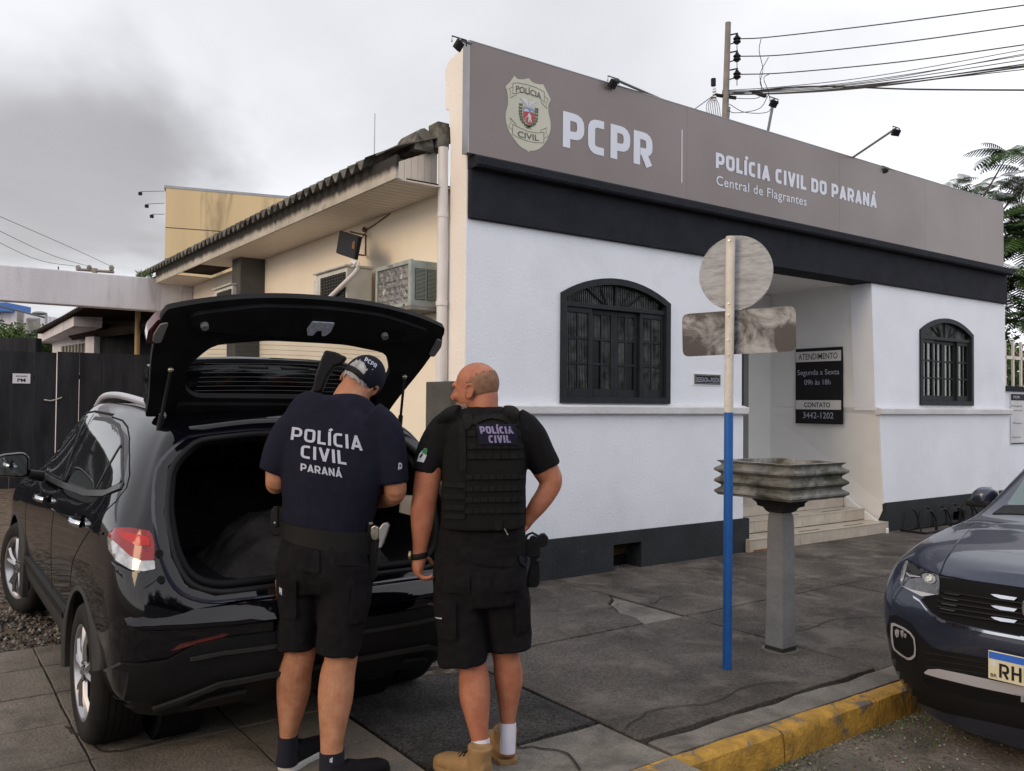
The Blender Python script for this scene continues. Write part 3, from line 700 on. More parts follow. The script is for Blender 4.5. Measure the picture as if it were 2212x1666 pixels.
box('soffit_backing', -.53, .02, .3, 5.9, 3.516, 3.53, m_wood, ST)
box('rafter', -.52, -.45, .6, 9.0, 3.60, 3.64, m_wood, ST)
mb = MB(); mb.prism([(-.10, .33, 3.86), (.02, .33, 3.86), (.02, .50, 3.86), (-.10, .50, 3.86)], (0, 0, .24), m_roof); mb.build('gutter_box', ST, bevel=.008)
mb = MB(); P = [(-.22+.10*cos(a*pi/8), .36, 3.82+.20*sin(a*pi/8)) for a in range(9)]; mb.prism(P, (0, .35, 0), m_roof); mb.build('ridge_tile', ST, smooth=50)
mb = MB(); mb.tube([(-.06, .30, 3.86), (-.06, .30, 0)], .045, m_pvc, 20); mb.tube([(-.06, .30, 2.50), (-.06, .30, 2.46)], .053, m_pvc, 20); mb.tube([(-.06, .30, 3.28), (-.06, .30, 3.24)], .050, m_pvc, 20)
mb.build('downpipe', smooth=40, label='white painted rain pipe running down the corner of the cream side wall', cat='downpipe')
# ------------------------------------------------------------------ windows
def window(W, curtain=False):
    x0, x1, z0, zs, zt = W; f = .062
    o = arch(x0, x1, z0, zs, zt); i_ = arch(x0+f, x1-f, z0+f, zs-.035, zt-f)
    root = wall([o, i_], -.028, .09, m_win, 'window', ST)
    zt0 = zs-.075; x = [x0+f, x0+.40, (x0+x1)/2, x1-.40, x1-f]
    box('transom', x0+f, x1-f, -.005, .07, zt0-.045, zt0, m_win, root, bevel=.004)
    inr = wall([arch(x0+f, x1-f, zt0, zs-.035, zt-f)], .045, .05, m_glass, 'fan_glass', root)
    cxm = (x0+x1)/2
    m = MB()
    for a in (-62, -31, 31, 62):
        dx = sin(radians(a)); dz = cos(radians(a)); L = .16/max(.35, dz)*.9 if abs(a) < 50 else .38
        m.tube([(cxm+dx*.06+(.13 if a > 0 else -.13)*.6, .03, zt0), (cxm+dx*.06+(.13 if a > 0 else -.13)*.6+dx*L*.9, .03, zt0+dz*L*1.0)], .012, m_win, 4)
    m.box(cxm-.012, cxm+.012, .015, .045, zt0, zt-f+.01, m_win); m.build('fan_bar', root)
    rb = MB()
    nr = int((x1-x0-.2)/.024)
    for k in range(nr):
        xx = x0+.11+k*.024; h = (x1-x0)/2; fr_ = 1-((xx-cxm)/h)**2; top = zs-.035+(zt-f-zs+.035)*fr_
        if top-zt0 > .03: rb.box(xx-.003, xx+.003, .036, .046, zt0+.004, top, m_ribg)
    rb.build('glass_rib', root, kind='stuff')
    for s in range(4):
        a, b = x[s], x[s+1]; y = .012 if s in (0, 3) else .045; zb = z0+f; zt1 = zt0-.045
        sash = MB(); st = .042
        sash.box(a, a+st, y, y+.04, zb, zt1, m_win); sash.box(b-st, b, y, y+.04, zb, zt1, m_win)
        sash.box(a+st, b-st, y, y+.04, zb, zb+.075, m_win); sash.box(a+st, b-st, y, y+.04, zt1-.05, zt1, m_win)
        mid = (a+b)/2; hh = (zt1-.05-zb-.075)/3
        sash.box(mid-.012, mid+.012, y+.004, y+.036, zb+.075, zt1-.05, m_win)
        for q in (1, 2): sash.box(a+st, b-st, y+.006, y+.034, zb+.075+hh*q-.012, zb+.075+hh*q+.012, m_win)
        so = sash.build('sash', root, bevel=.003)
        for c in range(2):
            for q in range(3):
                xa, xb = (a+st, mid-.012) if c == 0 else (mid+.012, b-st); za = zb+.075+hh*q+.012*(q > 0); zc = zb+.075+hh*(q+1)-.012*(q < 2)
                gl = MB(); gl.box(xa, xb, y+.019, y+.023, za, zc, m_thin if curtain else m_glass)
                nrib = 6
                if not curtain and (not (s in (1, 2) and q < 2) or (s+c) % 2 == 0):
                    for k in range(nrib): xx = xa+(xb-xa)*(k+.5)/nrib; gl.box(xx-.0022, xx+.0022, y+.012, y+.019, za+.004, zc-.004, m_ribg)
                gl.build('pane', so)
    bk = m_curt if curtain else m_inside
    if curtain:
        cu = MB(); n = 60; vs = []
        for k in range(n+1): xx = x0+.05+(x1-x0-.1)*k/n; yy = .20+.02*sin(k*1.3)
        vs = [(x0+.05+(x1-x0-.1)*k/n, .20+.022*sin(k*1.1), z) for k in range(n+1) for z in (z0+.05, zt)]
        cu.add(vs, [(2*k, 2*k+2, 2*k+3, 2*k+1) for k in range(n)], m_curt); cu.build('curtain', root, smooth=180)
    box('window_back', x0-.05, x1+.05, .285, .299, z0-.05, zt+.05, m_inside, root)
    return root
m_ribg = mat('glass_rib', (.10, .115, .11), .35, var=.6, vs=9, spec=.4)
m_curt = mat('cream_curtain', (.62, .54, .38), .9, var=.15, vs=4)
window(LW); window(RW, True)
# ------------------------------------------------------------------ sign board with lettering
SB = empty('sign_board', (0, 0, 0), 0, 'long taupe sign board across the roof edge of the police station lettered PCPR', 'sign')
for i, (a, b) in enumerate([(-.05, 2.62), (2.622, 5.3), (5.302, 7.28), (7.282, 8.74), (8.742, 9.50)]): box('panel', a, b, -.10, -.02, 3.726, 4.68, m_sign, SB)
box('edge_trim', -.062, -.051, -.104, -.01, 3.726, 4.685, m_alu, SB); box('top_trim', -.05, 9.5, -.103, -.02, 4.681, 4.688, m_alu, SB)
pl = lambda u, v, d: Vector((u, -.1005-d, v))
text_obj('letters', 'PCPR', m_signtxt, pl, SB, 's', .225, fit=(.97, 2.12, 3.965, 4.295), gap=.12)
MB().box(2.538, 2.550, -.1035, -.101, 3.88, 4.43, m_signtxt).build('divider', SB)
text_obj('letters', 'POLÍCIA CIVIL DO PARANÁ', m_signtxt, pl, SB, 's', .225, fit=(3.06, 6.10, 4.125, 4.290), gap=.11)
text_obj('letters', 'Central de Flagrantes', m_signtxt, pl, SB, 'b', off=.006, fit=(3.07, 4.64, 3.945, 4.045), space=1.08)
# shield emblem
m_sh = mat('shield_cream', (.50, .49, .40), .5, var=.04); m_line = mat('shield_line', (.10, .10, .09), .6); m_eb = mat('emblem_blue', (.16, .27, .42), .5, var=.15, vs=20)
m_er = mat('emblem_red', (.40, .035, .045), .5, var=.05); m_eg = mat('emblem_green', (.09, .12, .06), .6, var=.2, vs=40); m_ew = mat('emblem_white', (.55, .55, .56), .5, var=.08, vs=40)
def px_sign(a, b):   # from the enlarged photograph crop to the sign plane
    p = onp((1900+a*.36166)*.5422, (250+b*.36166)*.5422, 1, -.1); return Vector((p.x, p.z))
def flat(name, pts, m, d, parent=SB, ydir=None):
    V, F = fill2d([pts], 9); MB().add([(q.x, -.1005-d, q.y) for q in V], F, m).build(name, parent, fix=False)
S = lambda L: [px_sign(*a) for a in L]
segs = [[(410, 145), (450, 180), (510, 185), (568, 172)], [(568, 172), (610, 215), (670, 238), (728, 240)], [(728, 240), (770, 320), (812, 410)], [(812, 410), (785, 470), (788, 560), (806, 640), (808, 740), (770, 850), (710, 930), (640, 968), (592, 972), (562, 986)],
        [(562, 986), (545, 965), (470, 920), (400, 830), (345, 740), (318, 640), (315, 560), (340, 450), (335, 340), (314, 262)], [(314, 262), (360, 215), (410, 145)]]
sh = []
for s in segs: sh += [px_sign(p.x, p.y) for p in catopen(s)][:-1]
flat('shield', sh, m_sh, .002)
def line(pts, w, m=m_line, d=.0045):
    o = strip2d(S(pts), w); n = len(o)//2; mb = MB()
    for i in range(n-1): mb.add([(q.x, -.1005-d, q.y) for q in (o[i], o[i+1], o[2*n-2-i], o[2*n-1-i])], [(0, 1, 2, 3)], m)
    mb.build('outline', SB, fix=False)
line([(395, 228), (450, 222), (570, 250), (660, 280), (740, 325), (741, 440), (680, 385), (600, 350), (500, 325), (392, 345), (395, 228)], .004)
line([(392, 268), (345, 290), (372, 322), (362, 388), (432, 355), (432, 335)], .0035); line([(741, 370), (785, 408), (758, 450), (768, 505), (705, 440), (705, 405)], .0035)
line([(392, 675), (430, 700), (560, 760), (660, 775), (735, 768), (735, 885), (640, 882), (540, 860), (450, 825), (390, 790), (392, 675)], .004)
line([(390, 745), (342, 700), (372, 665), (362, 610), (430, 680), (430, 700)], .0035); line([(735, 832), (782, 815), (757, 775), (767, 718), (702, 745), (702, 772)], .0035)
def curved(u0, v0, u1, v1, bow):
    a = px_sign(u0, v0); b = px_sign(u1, v1)
    def f(u, v, d):
        p = a+(b-a)*u; n = Vector((-(b-a).y, (b-a).x)).normalized(); q = p+n*(v*.054+bow*4*u*(1-u)); return Vector((q.x, -.1045-d, q.y))
    return f
text_obj('letters', 'POLÍCIA', m_line, curved(428, 320, 705, 402, .006), SB, 'b', off=.012, fit=(0, 1, 0, 1), thick=.001)
text_obj('letters', 'CIVIL', m_line, curved(447, 812, 678, 862, -.006), SB, 'b', off=.012, fit=(0, 1, 0, .95), thick=.001)
flat('crest', S([(508, 483), (632, 515), (632, 556), (508, 540)]), m_eb, .004); flat('crest', S([(508, 541), (632, 556), (633, 600), (625, 650), (600, 675), (570, 684), (540, 660), (515, 620), (508, 590)]), m_er, .004)
flat('crest', S([(512, 535), (528, 508), (540, 520), (552, 512), (572, 545)]), m_ew, .006); flat('crest', S([(585, 548), (600, 530), (622, 552)]), m_ew, .006)
flat('figure', S([(562, 560), (578, 556), (582, 572), (595, 592), (590, 612), (600, 655), (590, 664), (578, 628), (570, 662), (558, 655), (565, 612), (560, 590), (545, 608), (540, 600), (560, 576)]), m_ew, .006)
line([(530, 612), (546, 604)], .005, m_ew, .006); line([(526, 612), (538, 640)], .005, m_ew, .006)
flat('eagle', S([(468, 380), (500, 385), (540, 400), (560, 425), (570, 410), (582, 430), (620, 432), (668, 430), (650, 465), (610, 492), (585, 492), (570, 500), (552, 485), (525, 460), (490, 420)]), m_ew, .004)
line([(480, 392), (545, 470)], .0025, m_eb, .006); line([(655, 440), (592, 480)], .0025, m_eb, .006); line([(568, 415), (570, 490)], .002, m_eb, .006)
lf = MB()
for side, pts in ((-1, [(482, 468), (478, 505), (478, 540), (480, 572), (485, 605), (492, 635), (510, 665), (535, 692), (560, 708)]), (1, [(656, 520), (655, 550), (653, 585), (650, 620), (645, 650), (630, 678), (608, 695), (580, 706)])):
    for (a, b) in pts:
        c = px_sign(a, b)
        for s in (-1, 1):
            e = Vector((c.x+s*.010, c.y+.004)); lf.add([(e.x+.011*cos(h*pi/4), -.105, e.y+.013*sin(h*pi/4)) for h in range(8)], [tuple(range(8))], m_eg)
lf.build('laurel', SB, fix=False); line([(530, 715), (600, 735)], .004, m_eg); line([(600, 700), (545, 722)], .004, m_eg)
# floodlights on arms above the sign
def arm_light(base, tip, lab, hd):
    r = empty('floodlight', base, 0, lab, 'floodlight', 'floodlights on arms above the sign'); b = Vector((0, 0, 0)); t = Vector(tip)-Vector(base)
    MB().tube([b-t.normalized()*.15, t], .016, m_alu, 4).build('arm', r)
    h = MB(); M = Matrix.Translation(t+Vector((0, 0, -.055))) @ Matrix.Rotation(hd, 4, 'Z') @ Matrix.Rotation(radians(35), 4, 'X'); h.box(-.050, .050, -.010, .022, -.038, .038, m_dark, M); h.build('lamp_head', r, bevel=.004)
    y = MB(); y.tube([t+Vector((-.07, 0, -.04)), t+Vector((-.07, 0, .01)), t+Vector((.07, 0, .01)), t+Vector((.07, 0, -.04))], .006, m_dark, 5); y.build('bracket', r)
def onsign(px, py): return onp(px, py, 1, -.06)
for (bx, by, tx, ty, dd, lab, hd) in [(1024, 97, 992, 85, -.25, 'black floodlight over the left end of the taupe sign', .6), (1440, 220, 1325, 170, -.55, 'floodlight on a bar sloping left above the letters PCPR', .3),
        (1658, 288, 1672, 214, -.25, 'floodlight standing upright on its arm right of the utility pole', 0), (1838, 343, 1936, 277, -.6, 'floodlight at the tip of the long arm rising right above the sign', -.3), (1962, 380, 1912, 362, -.4, 'low floodlight tucked against the top edge near the right end of the sign', .2)]:
    b = onsign(bx, by); d0 = (b-CAM).dot(_f); t = at(tx, ty, d0+dd); arm_light(b, t, lab, hd)
# ------------------------------------------------------------------ things on the walls
def onwall(px, py): p = onp(px, py, 1, 0); return p.x, p.z
pq = empty('name_plaque', (2.84, -.01, 1.83), 0, 'small black and white plaque reading DELEGACIA DE POLICIA beside the left window', 'sign')
pq.location = (0, 0, 0)
box('backing', 2.835, 3.27, -.008, .0, 1.815, 1.945, m_whiteR, pq); box('plate', 2.85, 3.255, -.012, -.0085, 1.828, 1.932, m_blacktxt, pq)
for a in ((2.86, 3.245, 1.836, 1.839), (2.86, 3.245, 1.921, 1.924)): box('border', a[0], a[1], -.0135, -.0125, a[2], a[3], m_prt, pq)
for a in (2.858, 3.244): box('border', a, a+.003, -.0135, -.0125, 1.836, 1.924, m_prt, pq)
pp = lambda u, v, d: Vector((u, -.0125-d, v))
text_obj('letters', 'DELEGACIA', m_prt, pp, pq, 'b', off=.003, fit=(2.872, 3.06, 1.852, 1.90), thick=.001); text_obj('letters', 'DE', m_prt, pp, pq, 'b', off=.01, fit=(3.066, 3.098, 1.855, 1.872), thick=.001); text_obj('letters', 'POLÍCIA', m_prt, pp, pq, 'b', off=.003, fit=(3.104, 3.235, 1.852, 1.90), thick=.001)
# opening hours board on the recess wall: runs along Y, faces -X
hb = empty('hours_board', (0, 0, 0), 0, 'black board with the opening hours ATENDIMENTO and CONTATO on the entrance wall', 'sign')
X = 6.195
box('board', X, X+.03, .445, 1.165, 1.37, 2.40, m_blacktxt, hb)
box('white_band', X-.003, X-.0005, .46, 1.158, 2.215, 2.355, m_signtxtw := mat('board_white', (.62, .60, .60), .5, var=.02), hb); box('white_band', X-.003, X-.0005, .46, 1.158, 1.565, 1.69, m_signtxtw, hb)
hp = lambda u, v, d: Vector((X-.0035-d, 1.165-u, v))
text_obj('letters', 'ATENDIMENTO', m_blacktxt, hp, hb, 'b', off=.005, fit=(.05, .655, 2.245, 2.325), thick=.001)
text_obj('letters', 'Segunda a Sexta', m_prt, hp, hb, 'b', fit=(.035, .68, 2.035, 2.105), thick=.001)
text_obj('letters', '09h às 18h', m_prt, hp, hb, 'b', fit=(.145, .55, 1.90, 1.97), thick=.001)
text_obj('letters', 'CONTATO', m_blacktxt, hp, hb, 'b', off=.018, fit=(.14, .545, 1.595, 1.66), thick=.001)
text_obj('letters', '3442-1202', m_prt, hp, hb, 'b', fit=(.125, .595, 1.445, 1.525), thick=.001)
# wall floodlight on the side wall
fl = empty('wall_floodlight', (0, 0, 0), 0, 'black square floodlight with a rusty spot bracketed high on the cream side wall', 'floodlight')
c1, c2, c3, c4 = Vector((-.30, 1.93, 3.36)), Vector((-.33, 1.42, 3.22)), Vector((-.40, 1.37, 2.98)), Vector((-.37, 1.86, 3.11))
nn = (c2-c1).cross(c4-c1).normalized()
MB().prism([c1, c2, c3, c4], nn*.045*(1 if nn.x > 0 else -1), m_dark).build('housing', fl, bevel=.008)
MB().prism([c2+(c1-c2)*.1+(c3-c2)*.25, c2+(c1-c2)*.22+(c3-c2)*.35, c2+(c1-c2)*.18+(c3-c2)*.6, c2+(c1-c2)*.05+(c3-c2)*.62], (-.006, -.003, 0), m_rust).build('rust_patch', fl)
mb = MB(); mb.tube([(-.31, 1.66, 3.30), (.0, 1.99, 3.36), (.02, 1.985, 3.36), (.02, 1.985, 3.14), (-.0, 1.98, 3.14), (-.34, 1.45, 3.04)], .009, m_rust, 5); mb.build('bracket', fl)
mb = MB(); mb.tube([Vector(p) for p in ((-.30, 1.5, 3.2), (-.15, 1.75, 3.25), (-.02, 1.9, 3.36), (.005, 2.0, 3.42), (.01, 2.03, 3.40), (.02, 1.8, 3.43), (.025, 1.45, 3.49))], .006, m_rust, 6); mb.ell((.0, 1.98, 3.41), (.02, .03, .03), m_rust, 10, 8); mb.build('cable', fl, smooth=60)
# window air conditioner on a shelf
ac = empty('window_air_conditioner', (0, 0, 0), 0, 'boxy greenish window air conditioner with foil covered grille next to the rain pipe', 'air conditioner')
x0, x1, y0, y1, z0, z1 = -.27, .03, .49, 1.17, 2.465, 2.875
mb = MB(); mb.box(x0+.02, x1, y0+.012, y1-.01, z0, z1, m_acg); mb.build('case', ac, bevel=.006)
mb = MB()
for a in ((x0-.0, x0+.03, y0, y0+.045, z0, z1+.005), (x0, x0+.03, y1-.035, y1, z0, z1), (x0, x0+.03, y0+.045, y1-.035, z1-.035, z1+.003), (x0, x0+.03, y0+.045, y1-.035, z0, z0+.03)): mb.box(*a, m_acg)
mb.build('front_frame', ac, bevel=.004)
m_foil = mat('crumpled_foil', (.30, .28, .26), .28, metal=.7, var=.25, vs=9, bump=1.0, bs=22, stain=(.75, .70, .60), ss=14, st=(.60, .64), zs=.5)
mb = MB(); n1, n2 = 26, 18; vs = []
for i in range(n1+1):
    for j in range(n2+1):
        y = y0+.045+(y1-y0-.08)*i/n1; z = z0+.03+(z1-z0-.065)*j/n2; vs.append((x0+.018+.006*noise.noise(Vector((y*25, z*25, 0)))-(.004 if j % 3 == 0 else 0), y, z))
mb.add(vs, [(i*(n2+1)+j, (i+1)*(n2+1)+j, (i+1)*(n2+1)+j+1, i*(n2+1)+j+1) for i in range(n1) for j in range(n2)], m_foil); mb.build('foil_panel', ac)
for (a, b) in ((-.215, -.115), (-.095, .0)):
    box('louvre_back', a, b, y0+.004, y0+.011, z0+.06, z1-.07, m_inside, ac)
    lv = MB().box(a, b, 0, .010, 0, .004, m_acg, Matrix.Rotation(radians(-25), 4, 'X')).mesh('louvre')
    for k in range(24): o = link('louvre', lv, ac); o.location = (0, y0-.004, z0+.066+k*.0118)
MB().tube([(x0-.004, y0+.11, z0+.01), (x0-.001, y0+.11, z0+.01)], .012, m_dark, 12).build('badge', ac)
wp = lambda u, v, d: Vector((x0-.001-d, 1.17-u, v))
text_obj('badge_letters', 'YORK', m_line, wp, ac, 'b', off=.01, fit=(.24, .36, z1-.028, z1-.006), thick=.001)
sh_ = empty('wall_shelf', (0, 0, 0), 0, 'rusty slab shelf on brackets carrying the window air conditioner', 'shelf'); box('slab', -.30, .03, .42, 1.25, 2.425, 2.462, m_conc, sh_)
MB().tube([(-.27, .6, 2.42), (.02, .6, 2.2)], .012, m_dark, 4).build('strut', sh_); MB().tube([(-.27, 1.1, 2.42), (.02, 1.1, 2.2)], .012, m_dark, 4).build('strut', sh_)
# split units
def split(yc, zb, lab, hose):
    r = empty('split_condenser', (-.20, yc, zb), 0, lab, 'air conditioner', 'split air conditioners on the side wall')
    MB().box(-.16, .12, -.40, .36, 0, .52, m_ac).build('case', r, bevel=.012)
    MB().box(-.17, .10, .28, .40, .02, .47, m_ac).build('service_cover', r, bevel=.01)
    MB().box(-.19, .14, -.42, .38, .52, .545, m_ac).build('top_cover', r, bevel=.012)
    mb = MB(); mb.ell((0, -.02, .535), (.15, .30, .055), m_ac, 20, 8); mb.build('top_dome', r, smooth=60)
    MB().box(-.172, -.161, -.385, .20, .04, .47, m_inside).build('grille_back', r)
    g = MB()
    for k in range(16): g.tube([(-.176, -.385+k*.039, .04), (-.176, -.385+k*.039, .47)], .0022, m_line, 4)
    for k in range(14): g.tube([(-.176, -.385, .05+k*.031), (-.176, .2, .05+k*.031)], .0022, m_line, 4)
    g.build('wire_grille', r)
    bk = MB(); bk.box(-.2, .22, -.30, -.27, -.03, 0, m_ac); bk.box(-.2, .22, .25, .28, -.03, 0, m_ac); bk.box(.19, .22, -.3, -.27, -.35, 0, m_ac); bk.build('bracket', r)
    if hose:
        o_ = Vector((-.20, yc, zb)); MB().tube([onp(762, 577, 0, -.40)-o_, onp(762, 566, 0, -.40)-o_, onp(772, 570, 0, -.40)-o_, onp(774, 580, 0, -.40)-o_, onp(768, 590, 0, -.41)-o_, onp(745, 612, 0, -.41)-o_, onp(712, 644, 0, -.41)-o_, onp(690, 670, 0, -.40)-o_], .026, m_pvc, 12).build('insulated_pipe', r, smooth=50)
split(2.02, 2.42, 'white split air conditioner with a taped pipe across its grille below the floodlight', True)
split(5.55, 2.62, 'white split air conditioner on the far side of the grey pilaster', False)
# ------------------------------------------------------------------ concrete beam and gate on the left
box('concrete_beam', -9.5, .025, 8.36, 8.60, 3.05, 3.575, m_beam, bevel=.015, label='long stained white concrete beam spanning the entrance on the left', cat='beam')
GT = empty('gate', (0, 0, 0), 0, 'tall black boarded gate with thin gaps of daylight under the concrete beam', 'gate')
xs_ = [-6.3, -5.98, -5.66, -5.34, -5.02, -4.70, -4.38, -4.06, -3.74, -3.42, -3.10, -2.82, -2.52, -2.22, -1.91, -1.60, -1.28, -.97, -.65, -.34, -.02]
for i, (a, b) in enumerate(zip(xs_, xs_[1:])):
    gp = .007 if i % 2 else .004; y = 8.70 if b <= -1.9 else 8.66
    box('board', a+gp, b-gp, y, y+.03, .22, (2.345 if b > -1.9 else 2.33)+rs.uniform(-.004, .004), m_gate, GT)
box('rail', -6.3, -1.93, 8.735, 8.76, .5, .58, m_gate, GT); box('rail', -6.3, -1.93, 8.735, 8.76, 1.9, 1.98, m_gate, GT); box('rail', -1.9, -.02, 8.695, 8.72, .5, .58, m_gate, GT); box('rail', -1.9, -.02, 8.695, 8.72, 1.93, 2.0, m_gate, GT)
MB().tube([(-2.08, 8.68, 1.60), (-2.0, 8.65, 1.585), (-1.93, 8.65, 1.60), (-1.84, 8.65, 1.64)], .014, m_steel, 8).build('latch', GT)
p1 = onp(93*.2942, (1100+715*.5425)*.5422, 1, 8.69); p2 = onp(222*.2942, (1100+790*.5425)*.5422, 1, 8.69)
ps = empty('entrance_sign', (0, 0, 0), 0, 'small white paper sign reading ENTRADA PM on the black gate', 'sign')
box('sheet', p1.x, p2.x, 8.690, 8.693, p2.z, p1.z, m_pap := mat('paper', (.62, .62, .68), .7, var=.02), ps)
gp_ = lambda u, v, d: Vector((p1.x+(p2.x-p1.x)*u, 8.689-d, p2.z+(p1.z-p2.z)*v))
text_obj('letters', 'PM', m_blacktxt, gp_, ps, 'b', off=.03, fit=(.27, .73, .17, .50), thick=.001); text_obj('letters', 'ENTRADA', m_blacktxt, gp_, ps, 'b', off=.02, fit=(.20, .82, .66, .80), thick=.001)
# ------------------------------------------------------------------ background on the left
def hp_(px, py, z): return onp(px, py, 2, z)
A = hp_(78, 716, 3.25); B = hp_(190, 655, 3.25); u = Vector((1, 0, 0))
cp = empty('carport', (0, 0, 0), 0, 'carport with dark corrugated roof and ochre post behind the black gate', 'carport')
nw = 34
for s in range(3):
    mb = MB(); vs = []; n = int(nw*4/3)
    for i in range(n+1):
        t = (s*n+i)/(3*n); q = A+(B-A)*t; z = .045*cos(2*pi*t*nw)
        for ex, ez in ((0, 0), (9, .35)): vs += [(q.x+ex, q.y, 3.25+ez+z), (q.x+ex, q.y, 3.23+ez+z)]
    fs = []
    for i in range(n): a = i*4; b = a+4; fs += [(a, b, b+2, a+2), (a+1, a+3, b+3, b+1), (a, a+1, b+1, b)]
    mb.add(vs, fs, m_wood).build('roof_sheet', cp)
q1 = at(157, 722, 19.0); q2 = at(345, 702, 15.0); MB().tube([q1, q2], (.14, .10), m_wood, 4).build('timber_beam', cp)
q = at(296, 768, 15.5); MB().tube([(q.x, q.y, .2), (q.x, q.y, 3.3)], .045, m_pipeY, 14).build('post', cp, smooth=40)
# dark wall behind
hs = empty('annex', (0, 0, 0), 0, 'low white annex with a slatted window and dark wall behind the gate', 'building')
def quad_wall(name, pxs, d0, d1, z0, z1, m, parent, th=.2, **kw):
    a = at(pxs[0], 800, d0); b = at(pxs[1], 800, d1); t = (b-a); t.z = 0; n = Vector((-t.y, t.x, 0)).normalized()*th
    if n.dot(_f) < 0: n = -n
    return MB().prism([(a.x, a.y, z0), (b.x, b.y, z0), (b.x, b.y, z1), (a.x, a.y, z1)], n, m).build(name, parent, **kw)
quad_wall('dark_wall', (203, 420), 17.5, 17.5, 0, 3.15, m_gate, hs)
quad_wall('white_wall', (112, 203), 21, 18.2, 0, 3.15, m_beam, hs); quad_wall('eave', (80, 157), 21.5, 16.4, 3.02, 3.28, m_beam, hs, th=.5)
for k in range(9): quad_wall('slat', (131+k*7, 134+k*7), 19.9-k*.17, 19.8-k*.17, 2.2, 2.85, m_conc, hs, th=.05)
quad_wall('column', (183, 202), 17.6, 17.4, 0, 2.9, m_beam, hs)
quad_wall('boundary_wall', (-60, 76), 15.5, 15.5, 0, 2.72, m_gate, None, label='dark boundary wall rising behind the left end of the black gate', cat='wall')
wt = at(73, 705, 24); MB().box(wt.x-.16, wt.x+.16, wt.y, wt.y+.35, 0, at(73, 687, 24).z, m_conc).build('chimney_block', label='grey concrete block standing between the bushes and the carport roof', cat='chimney', bevel=.02)
fb_ = empty('white_house', (0, 0, 0), 0, 'distant white house with a blue top above the bushes at the left edge', 'house')
quad_wall('wall', (-80, 34), 60, 60, 0, at(20, 670, 60).z, m_beam, fb_, th=8); quad_wall('side', (34, 58), 60, 64, 0, at(40, 672, 60).z, m_conc, fb_, th=.3); quad_wall('blue_top', (-80, 11), 59, 59, at(5, 672, 59).z, at(5, 653, 59).z, m_blue, fb_, th=3)
# yellow wall building
d0 = 26.0; a = at(355, 600, d0); dirv = Vector((cos(radians(-15.9)), sin(radians(-15.9)), 0)); b = a+dirv*10
zt = at(355, 405, d0).z; yb = empty('yellow_building', (0, 0, 0), 0, 'tall windowless yellow wall with black streaks behind the corrugated roof', 'building')
n = Vector((-dirv.y, dirv.x, 0)); n = n if n.dot(_f) > 0 else -n
H3 = [zt, at(355, 492, d0).z, at(355, 560, d0).z, 0]
for i in range(3): MB().prism([(a.x, a.y, H3[i+1]+.03), (b.x, b.y, H3[i+1]+.03), (b.x, b.y, H3[i]), (a.x, a.y, H3[i])], n*.4, m_yellowwall).build('wall_panel', yb)
MB().prism([(a.x-.05, a.y, zt+.003), (b.x, b.y, zt+.003), (b.x, b.y, zt+.08), (a.x-.05, a.y, zt+.08)], n*.5-dirv*0, m_alu).build('coping', yb)
MB().prism([a+n*.05, b+n*.05, b+n*.3, a+n*.3], (0, 0, zt-a.z-.1), m_conc).build('core', yb)
for (ty, lx, ly) in ((413, 303, 414), (439, 317, 441), (463, 328, 463)):
    p = at(355, ty, d0); t = at(lx, ly, d0); r = empty('billboard_lamp', p, 0, {413: 'topmost', 439: 'middle', 463: 'lowest'}[ty]+' of the three lamp arms sticking out left of the yellow wall', 'lamp', 'lamp arms on the yellow wall')
    t = t-p; MB().tube([(0, 0, 0), t], .012, m_alu, 5).build('arm', r); MB().box(t.x-.05, t.x+.05, t.y-.04, t.y+.04, t.z-.11, t.z-.02, m_dark).build('lamp_head', r)
p = at(808, 345, 12); q = at(810, 245, 12); MB().tube([p-Vector((0, 0, .6)), q], [.010, .010*.6], m_alu, 6).build('antenna', label='thin whip antenna standing above the corrugated roof', cat='antenna')
# utility pole on the right
pd = 24.0; pb_ = at(1565, 300, pd); pt = at(1573, 49, pd); up = empty('utility_pole', (0, 0, 0), 0, 'concrete utility pole with insulators and a tangle of cables behind the sign', 'utility pole')
base = Vector((pb_.x-.1, pb_.y, 0)); MB().tube([base, pb_, pt], [.16, .095, .080], m_cpole, 14).build('pole_shaft', up, smooth=50)
for y in (82, 120, 158):
    s = FPX/pd; c = at(1592, y+4, pd); mb = MB()
    mb.tube([at(1575, y-6, pd), at(1594, y-10, pd)], .022, m_dark, 5); mb.tube([at(1575, y+14, pd), at(1592, y+9, pd)], .018, m_dark, 5); mb.build('insulator_bracket', up)
    mb = MB()
    for k, (dz, r) in enumerate(((-.10, .06), (-.06, .105), (-.02, .07), (.03, .105), (.08, .06), (.12, .04))): mb.tube([c+Vector((0, 0, dz-.018)), c+Vector((0, 0, dz+.018))], r, m_dark, 10)
    mb.tube([c, c-Vector((0, 0, .30))], .012, m_dark, 5); mb.build('insulator', up)
mb = MB(); mb.tube([at(1543, 205, pd), at(1590, 212, pd)], .05, m_dark, 6); mb.tube([at(1541, 170, pd), at(1541, 186, pd)], .07, m_dark, 6); mb.build('cross_arm', up)
mb = MB()
for k in range(5): z = 190+k*6; mb.tube([at(1543, z, pd), at(1543, z+3, pd)], .06 if k % 2 else .045, m_whiteR, 8)
mb.build('insulator', up); MB().tube([at(1574, 232, pd), at(1571, 262, pd)], .05, m_cpole, 8).build('junction_tube', up); MB().box(*(lambda c: (c.x-.28, c.x+.28, c.y-.04, c.y+.04, c.z-.045, c.z+.045))(at(1640, 203, pd)), m_dark).build('splice_box', up)
def wire(pts, r, lab, n=14, grp=None, cat='cable', name='cable'):
    mb = MB(); P = [at(*q) for q in pts]; C = catopen(P, n) if len(P) > 2 else P
    mb.tube(C, r, m_cable, 5); return mb.build(name, label=lab, cat=cat, group=grp)
